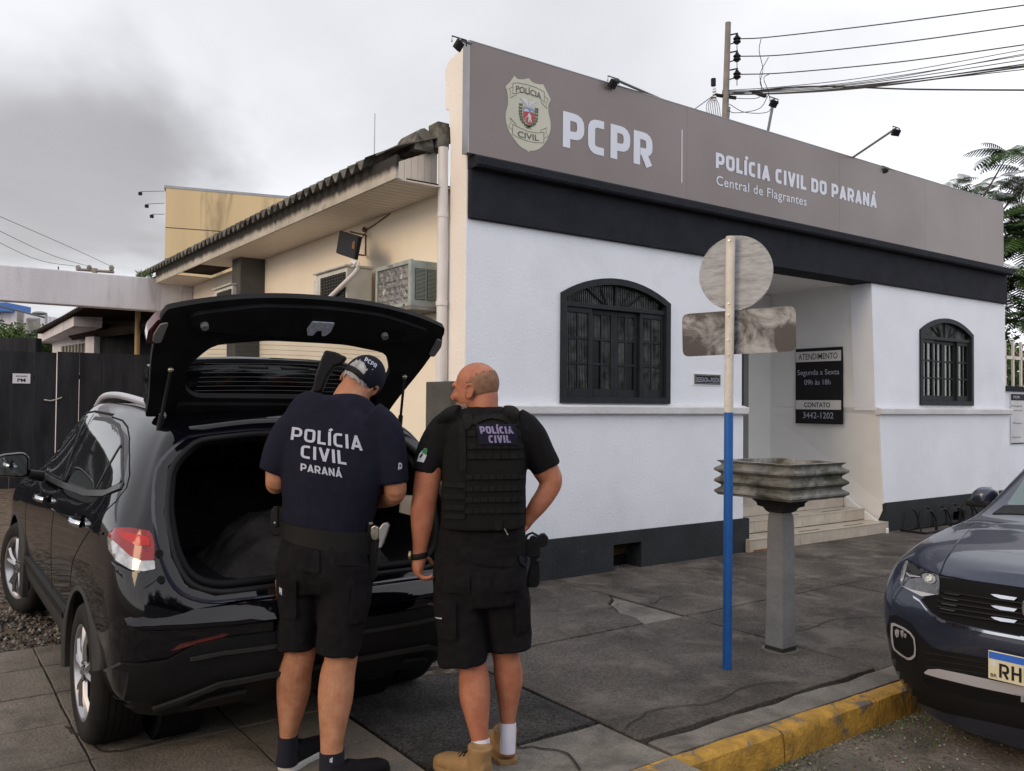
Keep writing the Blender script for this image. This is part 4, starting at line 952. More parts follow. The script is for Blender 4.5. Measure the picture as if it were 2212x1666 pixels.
wire([(1598, 84, pd), (1665, 80, 23.6), (1900, 53, 22), (2260, 5, 20)], .016, 'uppermost power line running right from the utility pole')
wire([(1594, 122, pd), (1700, 118, 23.6), (1950, 91, 22), (2260, 48, 20)], .016, 'second power line from the top running right from the utility pole')
wire([(1592, 161, pd), (1700, 157, 23.6), (1950, 133, 22), (2260, 90, 20)], .016, 'third power line from the top running right from the utility pole')
for k, (y0, y1, y2, r) in enumerate([(196, 165, 99, .010), (197, 175, 108, .010), (199, 178, 122, .012), (201, 172, 112, .010), (204, 184, 132, .016), (203, 188, 138, .02), (205, 186, 145, .012), (200, 182, 136, .013)]):
    wire([(1560, y0, pd), (1700, (y0+y1)/2+6, 23.5), (1900, y1-2, 22), (2260, y2, 20)], r, ['thin cable at the very top of the sagging bundle right of the utility pole', 'second thin cable of the sagging bundle right of the utility pole', 'medium cable crossing the middle of the sagging bundle', 'slack thin cable rising into the upper strands of the bundle', 'thick black cable low in the sagging bundle', 'thickest black cable at the bottom of the sagging bundle', 'lowest strand that reaches the right edge under the thick cables', 'cable just above the thick black ones in the bundle'][k], grp='bundled telephone cables')
wire([(1560, 205, pd), (1740, 187, 23.4), (1980, 193, 22), (2260, 195, 20)], .022, 'dark cable dropping below the bundle to the right edge')
for k, pts in enumerate([[(1644, 84), (1640, 110), (1648, 150), (1642, 180), (1655, 200)], [(1660, 124), (1642, 160), (1645, 190), (1636, 212), (1570, 212)], [(1662, 160), (1650, 170), (1660, 200), (1662, 240), (1610, 243), (1575, 225)], [(1660, 205), (1640, 235), (1590, 244), (1570, 238)]]):
    wire([(a, b, pd-.2) for a, b in pts], .010, ['jumper wire looping down from the top power line', 'jumper wire dropping from the second power line', 'jumper wire sweeping down from the third power line', 'lowest slack jumper loop beside the utility pole'][k], 6, 'jumper wires')
for k in range(7): wire([(1543, 205, pd), (1526+k*4.5, 228, pd), (1533+k*4, 262, pd)], .009, 'thin wire hanging from the cross arm of the utility pole', 5, 'hanging wires')
wire([(1543, 205, pd), (1495, 240, pd-1)], .012, 'service wire dropping left from the cross arm')
# second, distant pole with crossarm on the left
pd2 = 40; cr = empty('distant_pole', (0, 0, 0), 0, 'distant pole top with a crossarm peeking over the concrete beam', 'utility pole')
q = at(205, 580, pd2); MB().tube([(q.x, q.y, 0), q], .12, m_cpole, 8).build('pole_shaft', cr)
MB().tube([at(165, 582, pd2), at(246, 588, pd2)], .07, m_cpole, 4).build('crossarm', cr)
for x in (169, 193, 241): MB().tube([at(x, 584, pd2), at(x, 578, pd2), at(x, 573, pd2)], [.09, .12, .06], m_conc, 8).build('insulator', cr)
for i, (x, y0) in enumerate(((169, 505), (193, 480), (241, 452))): wire([(x, 576, pd2), (x-90, (576+y0)/2+20, 34), (-60, y0-10, 28)], .010, ['lowest', 'middle', 'highest'][i]+' of the three thin wires crossing the clouds at the left edge', 8)
MB().tube([at(126, 576, 30), at(126, 590, 30)], .02, m_dark, 5).build('antenna', label='tiny antenna stub on top of the concrete beam', cat='antenna')
sl_ = empty('street_lamp', (0, 0, 0), 0, 'small street lamp head showing under the beam above the carport roof', 'street lamp')
q = at(100, 680, 34); MB().tube([(q.x, q.y, 0), q, at(88, 676, 34)], .05, m_alu, 6).build('lamp_arm', sl_); MB().ell(at(86, 677, 34), (.28, .28, .08), m_alu, 10, 6).build('lamp_head', sl_)
wire([(-30, 655, 30), (40, 672, 28), (95, 686, 26)], .03, 'black cable crossing under the beam at the left edge', 8)
# ------------------------------------------------------------------ boundary on the right
rw = empty('boundary_wall', (0, 0, 0), 0, 'low white boundary wall with dark coping right of the police station', 'wall')
box('wall_body', 9.78, 26, .10, .28, -.02, 1.87, m_white, rw); box('coping', 9.78, 26, .06, .32, 1.872, 1.95, m_char, rw)
fn = empty('picket_fence', (0, 0, 0), 0, 'cream metal railing standing on the white boundary wall', 'fence')
bar = MB().box(-.022, .022, -.015, .015, 0, .72, m_soffit).mesh('picket')
for k in range(48): o = link('picket', bar, fn); o.location = (9.90+k*.27, .19, 1.955)
box('rail', 9.8, 23, .175, .205, 2.38, 2.43, m_soffit, fn)
fp = lambda u, v, d: Vector((u, .095-d, v))
fpan = empty('notice_board', (0, 0, 0), 0, 'grey notice board with a dark header on the white boundary wall at the right edge', 'sign')
box('board', 10.13, 11.1, .082, .098, 1.05, 1.83, m_ledge, fpan); box('header', 10.13, 11.1, .078, .081, 1.73, 1.83, m_blacktxt, fpan); box('footer', 10.13, 11.1, .078, .081, 1.05, 1.065, m_blacktxt, fpan)
tp = lambda u, v, d: Vector((u, .081-d, v))
text_obj('letters', 'PCPR', m_prt, lambda u, v, d: Vector((u, .077-d, v)), fpan, 'b', off=.02, fit=(10.20, 10.42, 1.76, 1.80), thick=.001); text_obj('letters', 'Central', m_line, tp, fpan, 'b', fit=(10.15, 10.45, 1.14, 1.17), thick=.001); text_obj('letters', 'Delegacia', m_line, tp, fpan, 'b', fit=(10.14, 10.5, 1.63, 1.66), thick=.001); text_obj('letters', 'Central', m_line, tp, fpan, 'b', fit=(10.14, 10.5, 1.56, 1.59), thick=.001); text_obj('letters', 'Plantao', m_line, tp, fpan, 'b', fit=(10.2, 10.5, 1.36, 1.39), thick=.001)
# brick house with red roof behind on the right
rh = empty('red_roofed_house', (0, 0, 0), 0, 'house with a reddish tiled roof half hidden by leaves at the right edge', 'house')
m_rt = mat('red_roof_tile', (.24, .13, .11), .85, var=.25, vs=3, bump=.5)
box('wall', 14.5, 26, 7, 14, 0, 3.1, m_beam, rh); MB().prism([(13.9, 6.4, 3.05), (27, 6.4, 3.05), (27, 10.5, 5.2), (13.9, 10.5, 5.2)], (0, 0, .12), m_rt).build('roof', rh); MB().prism([(13.9, 14.6, 3.05), (27, 14.6, 3.05), (27, 10.5, 5.2), (13.9, 10.5, 5.2)], (0, 0, .12), m_rt).build('roof', rh)
# ------------------------------------------------------------------ trees
def frond(mb, base, d, L, m, r, wid=.32, leaf=.0, dens=18):
    """pinnate frond: drooping rachis with paired leaflets"""
    d = Vector(d).normalized(); p = Vector(base); side = d.cross(Vector((0, 0, 1))).normalized(); pts = []
    for i in range(dens+1):
        t = i/dens; pts.append(p+d*L*t-Vector((0, 0, 1))*L*.45*t*t)
    for i in range(1, dens):
        t = i/dens; w_ = L*wid*sin(pi*min(1, t*.85+.15))*r.uniform(.8, 1.1); a = pts[i]; f = (pts[i+1]-pts[i]); hw = f*.55
        for s in (-1, 1):
            e = a+side*s*w_+f*.8-Vector((0, 0, w_*.35)); mb.add([a-hw*.3, a+hw, e+hw*.4, e-hw*.3], [(0, 1, 2, 3)], m)
def feather_tree(name, base, h, lab, crowns, r, dens=30, cat='tree', L=(.7, 1.2), m=m_leaf):
    t = empty(name, base, 0, lab, cat); b = MB(); b.tube([(0, 0, -.1), (.1, .05, h*.35), (0, .1, h*.6)], [.16, .12, .09], m_bark, 10)
    cr = MB()
    for (c, R, n) in crowns:
        c = Vector(c); b.tube([Vector((0, .1, h*.5)), (Vector((0, .1, h*.5))+c)/2+Vector((0, 0, .25)), c], [.05, .035, .012], m_bark, 6)
        for k in range(n):
            a = r.random()*6.28; el = r.uniform(-.3, .9); rr = R*r.random()**.5*.75; o = c+Vector((cos(a)*rr, sin(a)*rr, r.uniform(-.5, .5)*R))
            frond(cr, o, (cos(a)*cos(el), sin(a)*cos(el), sin(el)), r.uniform(*L), m, r, dens=14)
    b.build('trunk', t, smooth=60); cr.build('crown', t, fix=False); return t
rt = random.Random(11)
def rel(px, py, d, b): q = at(px, py, d); return q-Vector(b)
B1 = Vector((14.2, 4.2, 0))
dT = (B1-CAM).dot(_f)
feather_tree('feathery_tree', B1, 5, 'tall tree with feathery compound leaves rising past the right end of the sign', [
    (rel(2180, 330, dT, B1), .15, 18), (rel(2215, 520, dT, B1), .5, 80), (rel(2205, 600, dT, B1), .4, 60), (rel(2235, 450, dT, B1), .5, 60), (rel(2225, 380, dT+.5, B1), .35, 24), (rel(2190, 660, dT, B1), .2, 16), (rel(2230, 680, dT, B1), .3, 26)], rt, L=(.5, .95))
B2 = Vector((12.6, 7.6, 0)); d2_ = (B2-CAM).dot(_f)
feather_tree('feathery_tree', B2, 5, 'feathery tree whose leaf tips show just above the right end of the sign', [
    (rel(2050, 402, d2_, B2), .22, 9), (rel(2110, 405, d2_, B2), .3, 12), (rel(2155, 400, d2_, B2), .3, 13), (rel(2080, 430, d2_, B2), .4, 12), (rel(2170, 430, d2_, B2), .4, 14)], rt, L=(.4, .75))
B3 = Vector((12.2, 1.2, 0))
def bush(name, lab, cens, m, r, n, size, cat='bush', base=(0, 0, 0)):
    t = empty(name, base, 0, lab, cat); mb = MB(); b = MB()
    for (c, R) in cens:
        c = Vector(c); b.tube([(c.x*.6, c.y*.6, -base[2]), c], [.05, .015], m_bark, 6)
        for k in range(n):
            v = Vector((r.gauss(0, 1), r.gauss(0, 1), r.gauss(0, 1))).normalized()*r.uniform(.55, 1.05); k1 = .8+.35*noise.noise(Vector((v.x*2+c.x, v.y*2, v.z*2)))
            o = c+Vector((v.x*R[0], v.y*R[1], v.z*R[2]))*k1; a = Vector((r.gauss(0, 1), r.gauss(0, 1), r.gauss(0, .6))).normalized(); q = a.cross(Vector((r.gauss(0, 1), r.gauss(0, 1), 1))).normalized(); s = size*r.uniform(.6, 1.3)
            mb.add([o, o+a*s*.5+q*s*.25, o+a*s, o+a*s*.5-q*s*.25], [(0, 1, 2, 3)], m)
    b.build('stem', t); mb.build('foliage', t, fix=False); return t
bush('garden_bush', 'dense leafy bush behind the railing at the right edge', [((-.3, 0, 2.2), (.9, .6, .5)), ((1.2, 0, 2.3), (1, .7, .6)), ((2.6, 0, 2.3), (1, .7, .6))], m_leaf2, rt, 1500, .10, base=(11.3, 1.3, 0))
bush('garden_tree', 'round leafed tree between the railing and the red roof at the right edge', [((0, 0, 3.0), (1.1, .9, .9)), ((1.4, .2, 3.3), (1.1, .9, 1.0)), ((3, 0, 3.2), (1.2, 1, 1.1))], m_leaf, rt, 1500, .13, 'tree', base=(13.5, 3.6, 0))
c = at(55, 722, 27); bush('bright_bush', 'bright green bushy tree behind the gate at the left edge', [((0, 0, c.z-.3), (1.5, 1.2, .75)), ((-1.3, .6, c.z-.1), (1.3, 1.2, .8)), ((.9, -.4, c.z-.7), (1.0, 1, .7))], m_leaf2, rt, 2600, .16, 'tree', base=(c.x, c.y, 0))
c = at(85, 742, 22); bush('dark_bush', 'darker bush between the boundary wall and the annex on the left', [((0, 0, c.z), (.7, .6, .45))], m_leaf, rt, 900, .12, base=(c.x, c.y, 0))
c = at(160, 592, 8.9)
tf = MB()
for k in range(60):
    p = at(rs.uniform(298, 330), rs.uniform(590, 603), (Vector((-.6, 8.4, 3.6))-CAM).dot(_f)); tf.add([p, p+Vector((.02, 0, 0)), p+Vector((rs.uniform(-.08, .08), rs.uniform(-.05, .05), rs.uniform(.02, .12)))], [(0, 1, 2)], m_leaf2)
tf.build('weeds', kind='stuff', fix=False)
# ------------------------------------------------------------------ sign post, planter, bike rack
sp = empty('road_sign', (.180, -2.695, 0), 0, 'back of a round and a rectangular road sign on a white and blue pole', 'road sign')
R0 = Vector((.18, -2.695, 0)); top = Vector((.144, -2.74, 2.63))-R0; bt = Vector((.156, -2.72, 1.561))-R0
MB().tube([(0, 0, 0), bt], .0275, m_blue, 18).build('pole_lower', sp, smooth=40); MB().tube([bt, top], .0272, m_pole, 18).build('pole_upper', sp, smooth=40)
dn = Vector((cos(radians(113)), sin(radians(113)), 0)); nf = Vector((dn.y, -dn.x, 0)); nf = nf if nf.dot(_f) > 0 else -nf
cd_ = Vector((.164, -2.748, 2.413))-R0+nf*.034; up_ = Vector((0, 0, 1))
P = [cd_+dn*(.228*cos(a*pi/24))+up_*(.228*sin(a*pi/24))+nf*(.004*sin(a*.9)) for a in range(48)]
MB().prism(P, nf*.003, m_signback).build('round_plate', sp)
cr_ = (Vector((-.064, -2.573, 2.005))+Vector((.424, -2.928, 2.098)))/2-R0+nf*.034; tl = dn*.345+Vector((0, 0, -.0))
out_ = rnd([(-.35, -.135), (.35, -.135), (.35, .135), (-.35, .135)], .045)
tilt = radians(-1.5)
MB().prism([cr_+dn*(q.x*cos(tilt)-q.y*sin(tilt))+up_*(q.x*sin(tilt)+q.y*cos(tilt)) for q in out_], nf*.003, m_signback2).build('rectangular_plate', sp)
for z in (2.60, 2.22, 2.15, 2.0, 1.91):
    c = R0+top*(z/2.63)-R0; MB().tube([Vector((c.x, c.y, z))-nf*.034, Vector((c.x, c.y, z))-nf*.026], .007, m_steel, 8).build('bolt', sp)
pn = empty('planter', (.790, -2.625, 0), 0, 'square corrugated concrete planter on a grey post', 'planter')
hb_ = .305; lv = [(1.012, hb_-.02)]+[(1.018+.072*i/6, hb_-.017+.019*cos(2*pi*(i/6-.25)+0*pi)) for i in range(0, 19)]+[(1.240, hb_-.01), (1.240, hb_-.055), (1.10, hb_-.09)]
mb = MB(); vs = []; 
def sqring(h, z, n=8):
    o = []
    for (ax, ay), (bx, by) in (((-1, -1), (1, -1)), ((1, -1), (1, 1)), ((1, 1), (-1, 1)), ((-1, 1), (-1, -1))):
        for k in range(n): t = k/n; o.append(((ax+(bx-ax)*t)*h+rs.uniform(-.002, .002), (ay+(by-ay)*t)*h+rs.uniform(-.0012, .0012), z+rs.uniform(-.0012, .0012)))
    return o
for z, h in lv: vs += sqring(h, z)
n = 32; fs = [(i*n+k, i*n+(k+1) % n, (i+1)*n+(k+1) % n, (i+1)*n+k) for i in range(len(lv)-1) for k in range(n)]+[tuple(range(n))[::-1], tuple(range((len(lv)-1)*n, len(lv)*n))]
m_plant = mat('mossy_concrete', (.25, .245, .235), .9, var=.15, vs=5, bump=.5, bs=60, stain=(.055, .055, .035), ss=3.0, st=(.45, .62), fine=.15)
mb.add(vs, fs, m_plant); mb.build('bowl', pn, smooth=30)
nk = [(1.03, .150), (1.0, .140), (.965, .110), (.945, .106), (.935, .080), (.915, .068), (.905, .058)]; mb = MB(); vs = []
m_nk = mat('blackened_concrete', (.035, .033, .032), .9, var=.3, bump=.6)
for z, h in nk: vs += sqring(h, z)
mb.add(vs, [(i*n+k, i*n+(k+1) % n, (i+1)*n+(k+1) % n, (i+1)*n+k) for i in range(len(nk)-1) for k in range(n)]+[tuple(range(n)), tuple(range((len(nk)-1)*n, len(nk)*n))[::-1]], m_nk); mb.build('neck', pn)
m_post = mat('grey_painted_post', (.22, .22, .225), .75, var=.10, vs=5, bump=.3, bs=40, stain=(.12, .11, .10), ss=4, st=(.6, .75))
mb = MB(); vs = []; pr = [(.904, .050), (.88, .056), (.83, .060), (.7, .061), (.3, .064), (.06, .067), (.0, .068)]
for z, h in pr: vs += sqring(h, z, 4)
n = 16; mb.add(vs, [(i*n+k, i*n+(k+1) % n, (i+1)*n+(k+1) % n, (i+1)*n+k) for i in range(len(pr)-1) for k in range(n)]+[tuple(range(n)), tuple(range((len(pr)-1)*n, len(pr)*n))[::-1]], m_post); mb.build('post', pn)
box('dark_foot', -.071, .071, -.071, .071, 0, .035, m_nk, pn)
MB().tube([(0, 0, 0), (0, 0, .009)], .12, m_walk3, 24).build('mortar_base', pn)
bkr = empty('bicycle_rack', (6.9, -.28, 0), 0, 'low rusty black hoop bicycle rack against the charcoal plinth', 'bicycle rack')
for x in (-.28, .92): MB().tube([(x, -.16, .02), (x, .16, .02)], .014, m_dark, 8).build('foot', bkr)
for y in (-.16, .14): MB().tube([(-.28, y, .02), (2.2, y, .02)], .014, m_dark, 8).build('base_bar', bkr)
for k in range(6):
    for y in (-.13, .11):
        x = -.12+k*.36; MB().tube([(x+.2*cos(a*pi/10), y, .02+.27*sin(a*pi/10)) for a in range(11)], .011, m_dark, 8).build('hoop', bkr, smooth=40)
# ------------------------------------------------------------------ across the street (behind the camera, seen only in reflections)
ho = empty('house', (0, 0, 0), 0, 'plain grey house across the street', 'house')
box('wall', -16, -4, -19, -15.5, -.15, 3.2, m_conc, ho); MB().prism([(-16.6, -15, 3.15), (-3.4, -15, 3.15), (-3.4, -17.4, 4.6), (-16.6, -17.4, 4.6)], (0, 0, .12), m_rt).build('roof', ho)
hw = box('garden_wall', -18, 14, -12.3, -12.1, -.15, 1.9, m_conc, label='grey garden wall across the street', cat='wall')
for k, (x, y, h, lab) in enumerate(((-13.5, -13.3, 3.1, 'leftmost leafy street tree behind the garden wall across the road'), (-9.5, -13.6, 3.6, 'second leafy street tree behind the garden wall across the road'), (-5.2, -13.2, 3.3, 'third leafy street tree behind the garden wall across the road'), (-.6, -13.6, 3.6, 'fourth leafy street tree behind the garden wall across the road'), (4.2, -13.3, 3.2, 'fifth leafy street tree behind the garden wall across the road'), (9, -13.4, 3.5, 'last leafy street tree behind the garden wall across the road'))):
    bush('street_tree', lab, [((0, 0, h), (2.0, 1.3, 1.4)), ((-1.3, .2, h-1.2), (1.3, 1.2, 1)), ((1.3, .1, h-1.1), (1.4, 1.2, 1))], m_leaf, rt, 1100, .30, 'tree', base=(x, y, -.15))
# ================================================================== CARS
def cr4(p0, p1, p2, p3, t): return .5*((2*p1)+(p2-p0)*t+(2*p0-5*p1+4*p2-p3)*t*t+(3*p1-p0-3*p2+p3)*t**3)
def crline(P, n):
    Q = [P[0]*2-P[1]]+P+[P[-1]*2-P[-2]]; o = []
    for i in range(1, len(Q)-2):
        for j in range(n): o.append(cr4(Q[i-1], Q[i], Q[i+1], Q[i+2], j/n))
    return o+[P[-1]]
def loft_body(st, nu=5, nv=5):
    """stations of control points (x,y,z), both end stations on y=0; returns a closed bmesh-ready mesh"""
    rows = [crline([Vector(p) for p in s], nv) for s in st]
    cols = [crline([r[j] for r in rows], nu) for j in range(len(rows[0]))]
    n = len(cols[0]); m = len(cols)
    vs = []
    for i in range(n):
        for j in range(m):
            q = cols[j][i].copy(); q.y = max(0, q.y)
            if i in (0, n-1) or j == m-1: q.y = 0
            vs.append(q)
    fs = [(i*m+j, (i+1)*m+j, (i+1)*m+j+1, i*m+j+1) for i in range(n-1) for j in range(m-1)]
    k = len(vs); vs2 = [Vector((q.x, -q.y, q.z)) for q in vs]
    fs2 = [tuple(k+a for a in f[::-1]) for f in fs]
    bot = [(i*m, k+i*m, k+(i+1)*m, (i+1)*m) for i in range(n-1)]
    return vs+vs2, fs+fs2+bot
def body_mesh(name, st, m, parent, nu=8, nv=7):
    vs, fs = loft_body(st, nu, nv)
    me = bpy.data.meshes.new(name); me.from_pydata([tuple(v) for v in vs], [], fs); b = bmesh.new(); b.from_mesh(me)
    bmesh.ops.remove_doubles(b, verts=b.verts, dist=.0006); bmesh.ops.dissolve_degenerate(b, edges=b.edges, dist=.0003); bmesh.ops.recalc_face_normals(b, faces=b.faces); b.to_mesh(me); b.free(); me.materials.append(m)
    return link(name, me, parent)
def cut(o, cutters):
    for c in cutters:
        md = o.modifiers.new('b', 'BOOLEAN'); md.operation = 'DIFFERENCE'; md.solver = 'EXACT'; md.material_mode = 'TRANSFER'; md.object = c
    bake(o)
    for c in cutters: bpy.data.objects.remove(c)
def wheel(parent, x, y, r, side, m_rim, spokes=5, steer=0, w=.215, style='y'):
    root = empty('wheel', (x, y, r)); root.parent = parent; root.rotation_euler = (0, 0, steer)
    s = side; rr = r*.66
    prof = [(rr, -.0), (rr+.012, .008), (r-.05, .014), (r-.022, .006), (r-.006, -.015), (r, -.035), (r, -w+.035), (r-.006, -w+.015), (r-.03, -w), (rr, -w)]
    mb = MB(); n = 64; vs = []
    for k in range(n):
        a = 2*pi*k/n
        for (q, d) in prof: vs.append((q*cos(a), s*d, q*sin(a)))
    p = len(prof); mb.add(vs, [(k*p+j, ((k+1) % n)*p+j, ((k+1) % n)*p+j+1, k*p+j+1) for k in range(n) for j in range(p-1)], m_tyre)
    for g in range(5):
        d = -.05-g*.029; tp = [(r+.0012, d), (r+.0012, d-.005)]
        mb.add([(q*cos(2*pi*k/n), s*dd, q*sin(2*pi*k/n)) for k in range(n) for (q, dd) in tp], [(2*k, 2*((k+1) % n), 2*((k+1) % n)+1, 2*k+1) for k in range(n)], m_inside)
    mb.build('tyre', root, smooth=40)
    prof = [(rr+.004, .006), (rr-.006, .004), (rr-.016, -.012), (rr-.030, -.04), (rr-.034, -w+.02)]
    mb = MB(); p = len(prof); mb.add([(q*cos(2*pi*k/n), s*d, q*sin(2*pi*k/n)) for k in range(n) for (q, d) in prof], [(k*p+j, ((k+1) % n)*p+j, ((k+1) % n)*p+j+1, k*p+j+1) for k in range(n) for j in range(p-1)], m_rim)
    mb.tube([(0, s*-.075, 0), (0, s*-.11, 0)], rr*.95, m_inside, 32)
    mb.tube([(0, s*-.05, 0), (0, s*-.002, 0)], [.062, .052], m_rim, 20); mb.tube([(0, s*-.003, 0), (0, s*.004, 0)], .030, m_chrome, 16)
    for k in range(spokes):
        a = 2*pi*k/spokes+.35
        for da in ((-.17, .17) if style == 'y' else (0,)):
            c0 = Vector((cos(a+da*.5)*.045, s*-.012, sin(a+da*.5)*.045)); c1 = Vector((cos(a+da)*rr*.60, s*-.004, sin(a+da)*rr*.60)); c2 = Vector((cos(a+da*1.25)*(rr-.008), s*-.012, sin(a+da*1.25)*(rr-.008)))
            mb.tube([c0, c1, c2], [(.012, .016), (.013, .013), (.016, .012)], m_rim, 4, ref=(0, 1, 0))
        for j in range(1): c = Vector((cos(a+pi/spokes)*.045, s*-.006, sin(a+pi/spokes)*.045)); mb.tube([c, c+Vector((0, s*.01, 0))], .008, m_alloyd, 6)
    mb.build('rim', root, smooth=35)
    return root
def arch_clad(mb, x, y, r0, r1, a0, a1, side, th=.016, n=26, m=None, ybody=None):
    vs = []
    for k in range(n+1):
        a = a0+(a1-a0)*k/n
        ro = r1*(1+.03*abs(cos(a))**3)
        for q, d in ((r0, -.05), (r0, th*.6), (r0+.012, th), (ro-.02, th), (ro, th*.3), (ro+.004, -.03)):
            vs.append((x+q*cos(a), side*(y+d-(.05*max(0, sin(a))**2*(q-r0)/(r1-r0))), .33+q*sin(a)))
    p = 6; mb.add(vs, [(k*p+j, (k+1)*p+j, (k+1)*p+j+1, k*p+j+1) for k in range(n) for j in range(p-1)], m)
# ---------------------------------------------------------------- black crossover with its tailgate up
CKX, CKY, CKP = -2.343, -1.7244, .0274
CK = empty('parked_car', (CKX, CKY, 0), 0, 'glossy black crossover car seen from behind with its tailgate raised', 'car')
CK.matrix_world = Matrix.Translation((CKX, CKY, 0)) @ Matrix.Rotation(pi/2, 4, 'Z') @ Matrix.Rotation(-math.atan(CKP), 4, 'Y')
WK = CK.matrix_world.copy(); WKi = WK.inverted()
K = [
 [(-.68, 0, .30), (-.84, 0, .46), (-.875, 0, .70), (-.80, 0, .86), (-.69, 0, 1.15), (-.45, 0, 1.49), (-.38, 0, 1.535), (-.34, 0, 1.55)],
 [(-.67, .32, .30), (-.83, .34, .46), (-.868, .36, .70), (-.79, .36, .86), (-.68, .36, 1.15), (-.44, .30, 1.485), (-.37, .20, 1.53), (-.333, 0, 1.552)],
 [(-.62, .60, .30), (-.75, .68, .45), (-.80, .72, .70), (-.74, .72, .95), (-.64, .70, 1.15), (-.42, .58, 1.455), (-.34, .42, 1.51), (-.29, 0, 1.555)],
 [(-.55, .70, .28), (-.63, .83, .42), (-.66, .865, .70), (-.60, .835, 1.0), (-.52, .775, 1.17), (-.31, .635, 1.46), (-.2, .46, 1.53), (-.18, 0, 1.56)],
 [(-.40, .76, .27), (-.42, .855, .40), (-.40, .888, .72), (-.38, .868, 1.01), (-.33, .812, 1.18), (-.12, .655, 1.475), (-.06, .46, 1.55), (0, 0, 1.58)],
 [(.0, .78, .25), (.0, .855, .40), (.0, .89, .74), (.0, .872, 1.01), (.02, .818, 1.17), (.12, .66, 1.49), (.12, .46, 1.565), (.15, 0, 1.59)],
 [(.6, .78, .24), (.6, .85, .38), (.6, .88, .72), (.6, .865, .99), (.6, .815, 1.13), (.6, .665, 1.505), (.6, .46, 1.58), (.6, 0, 1.605)],
 [(1.2, .78, .24), (1.2, .85, .38), (1.2, .878, .72), (1.2, .862, .97), (1.2, .81, 1.10), (1.15, .66, 1.50), (1.15, .46, 1.57), (1.15, 0, 1.60)],
 [(1.7, .78, .24), (1.7, .85, .38), (1.7, .878, .72), (1.72, .86, .95), (1.75, .80, 1.08), (1.55, .645, 1.46), (1.5, .45, 1.53), (1.45, 0, 1.575)],
 [(2.1, .78, .24), (2.1, .85, .38), (2.1, .88, .72), (2.15, .86, .94), (2.2, .79, 1.07), (1.95, .655, 1.28), (1.85, .46, 1.37), (1.80, 0, 1.42)],
 [(2.5, .78, .25), (2.5, .855, .38), (2.5, .885, .72), (2.5, .86, .93), (2.5, .78, 1.02), (2.42, .68, 1.07), (2.35, .46, 1.12), (2.3, 0, 1.15)],
 [(2.95, .76, .27), (2.95, .85, .40), (2.95, .885, .70), (2.95, .85, .88), (2.95, .76, .95), (2.95, .62, .985), (2.95, .40, 1.01), (2.95, 0, 1.03)],
 [(3.20, .68, .28), (3.22, .78, .40), (3.24, .80, .66), (3.24, .77, .80), (3.22, .68, .87), (3.22, .55, .90), (3.22, .36, .93), (3.22, 0, .945)],
 [(3.34, .40, .30), (3.39, .42, .42), (3.40, .44, .64), (3.38, .42, .76), (3.36, .38, .81), (3.35, .32, .84), (3.33, .22, .87), (3.32, 0, .885)],
 [(3.37, 0, .30), (3.42, 0, .42), (3.43, 0, .64), (3.41, 0, .76), (3.39, 0, .81), (3.37, 0, .84), (3.35, 0, .87), (3.33, 0, .885)]]
body = body_mesh('body', K, m_paintk, CK)
bme = body.data; bvh0 = bvh_of(bme)           # smooth shell before the openings are cut (car space)
cut_ = []
def cobj(mb, parent=None): return link('c', mb.mesh('c'), parent)
OPN = [(-.52, .815), (.52, .815), (.63, .86), (.68, .98), (.69, 1.15), (.645, 1.33), (.52, 1.44), (.25, 1.468), (-.25, 1.468), (-.52, 1.44), (-.645, 1.33), (-.69, 1.15), (-.68, .98), (-.63, .86)]
mb = MB(); mb.prism([(-1.3, y, z) for y, z in OPN], (1.75, 0, 0), m_trim); cut_.append(cobj(mb, CK))
for x in (0, 2.61):
    for s in (1, -1):
        mb = MB(); mb.tube([(x, s*.60, .33), (x, s*1.1, .33)], .372, m_inside, 40); cut_.append(cobj(mb, CK))
cut(body, cut_); shade(body.data, 38)
bvhk = bvh_of(body.data)
side = lambda u, v: (Vector((u, 2.5, v)), Vector((0, -1, 0)))
rear = lambda u, v: (Vector((-3, u, v)), Vector((1, 0, 0)))
camk = lambda u, v: (WKi @ CAM, WKi.to_3x3() @ ray(u, v))
def kside(name, pts, m, off=.002, step=.05, r=0.0, mirror=True, rim=.006, parent=None, bv=None, holes=()):
    return surf_patch(name, [rnd(pts, r, 3) if r else [Vector(p) for p in pts]]+list(holes), step, side, bv or bvhk, off, m, parent or CK, mirror=mirror, rim=rim, maxd=3)
fw = [(1.92, 1.075), (1.86, 1.18), (1.72, 1.31), (1.52, 1.41), (1.24, 1.462), (1.17, 1.10)]
rwn = [(.90, 1.12), (.96, 1.462), (.60, 1.470), (.30, 1.455), (.08, 1.405), (-.08, 1.34), (-.30, 1.245), (-.12, 1.195), (.30, 1.150)]
kside('window_rubber', [(p[0]+(p[0]-1.55)*.07, p[1]+(p[1]-1.27)*.10) for p in fw], m_black, .0015, r=.03)
kside('window_rubber', [(p[0]+(p[0]-.45)*.05, p[1]+(p[1]-1.3)*.12) for p in rwn], m_black, .0015, r=.03)
fwg = kside('side_window', fw, m_tint, .005, r=.04); rwg = kside('side_window', rwn, m_tint, .005, r=.04)
kside('quarter_bar', strip2d([(.02, 1.385), (.08, 1.18)], .022), m_black, .008, step=.03)
kside('belt_moulding', strip2d([(1.95, 1.055), (1.17, 1.082), (.90, 1.095), (.30, 1.13), (-.12, 1.178), (-.32, 1.232)], .026), m_satin_b := mat('dark_belt', (.05, .05, .055), .3, metal=.4), .008, step=.04)
def seam(pts, w=.007, m=None, off=.0012): kside('door_seam', strip2d(pts, w), m or m_inside, off, step=.03, rim=.002)
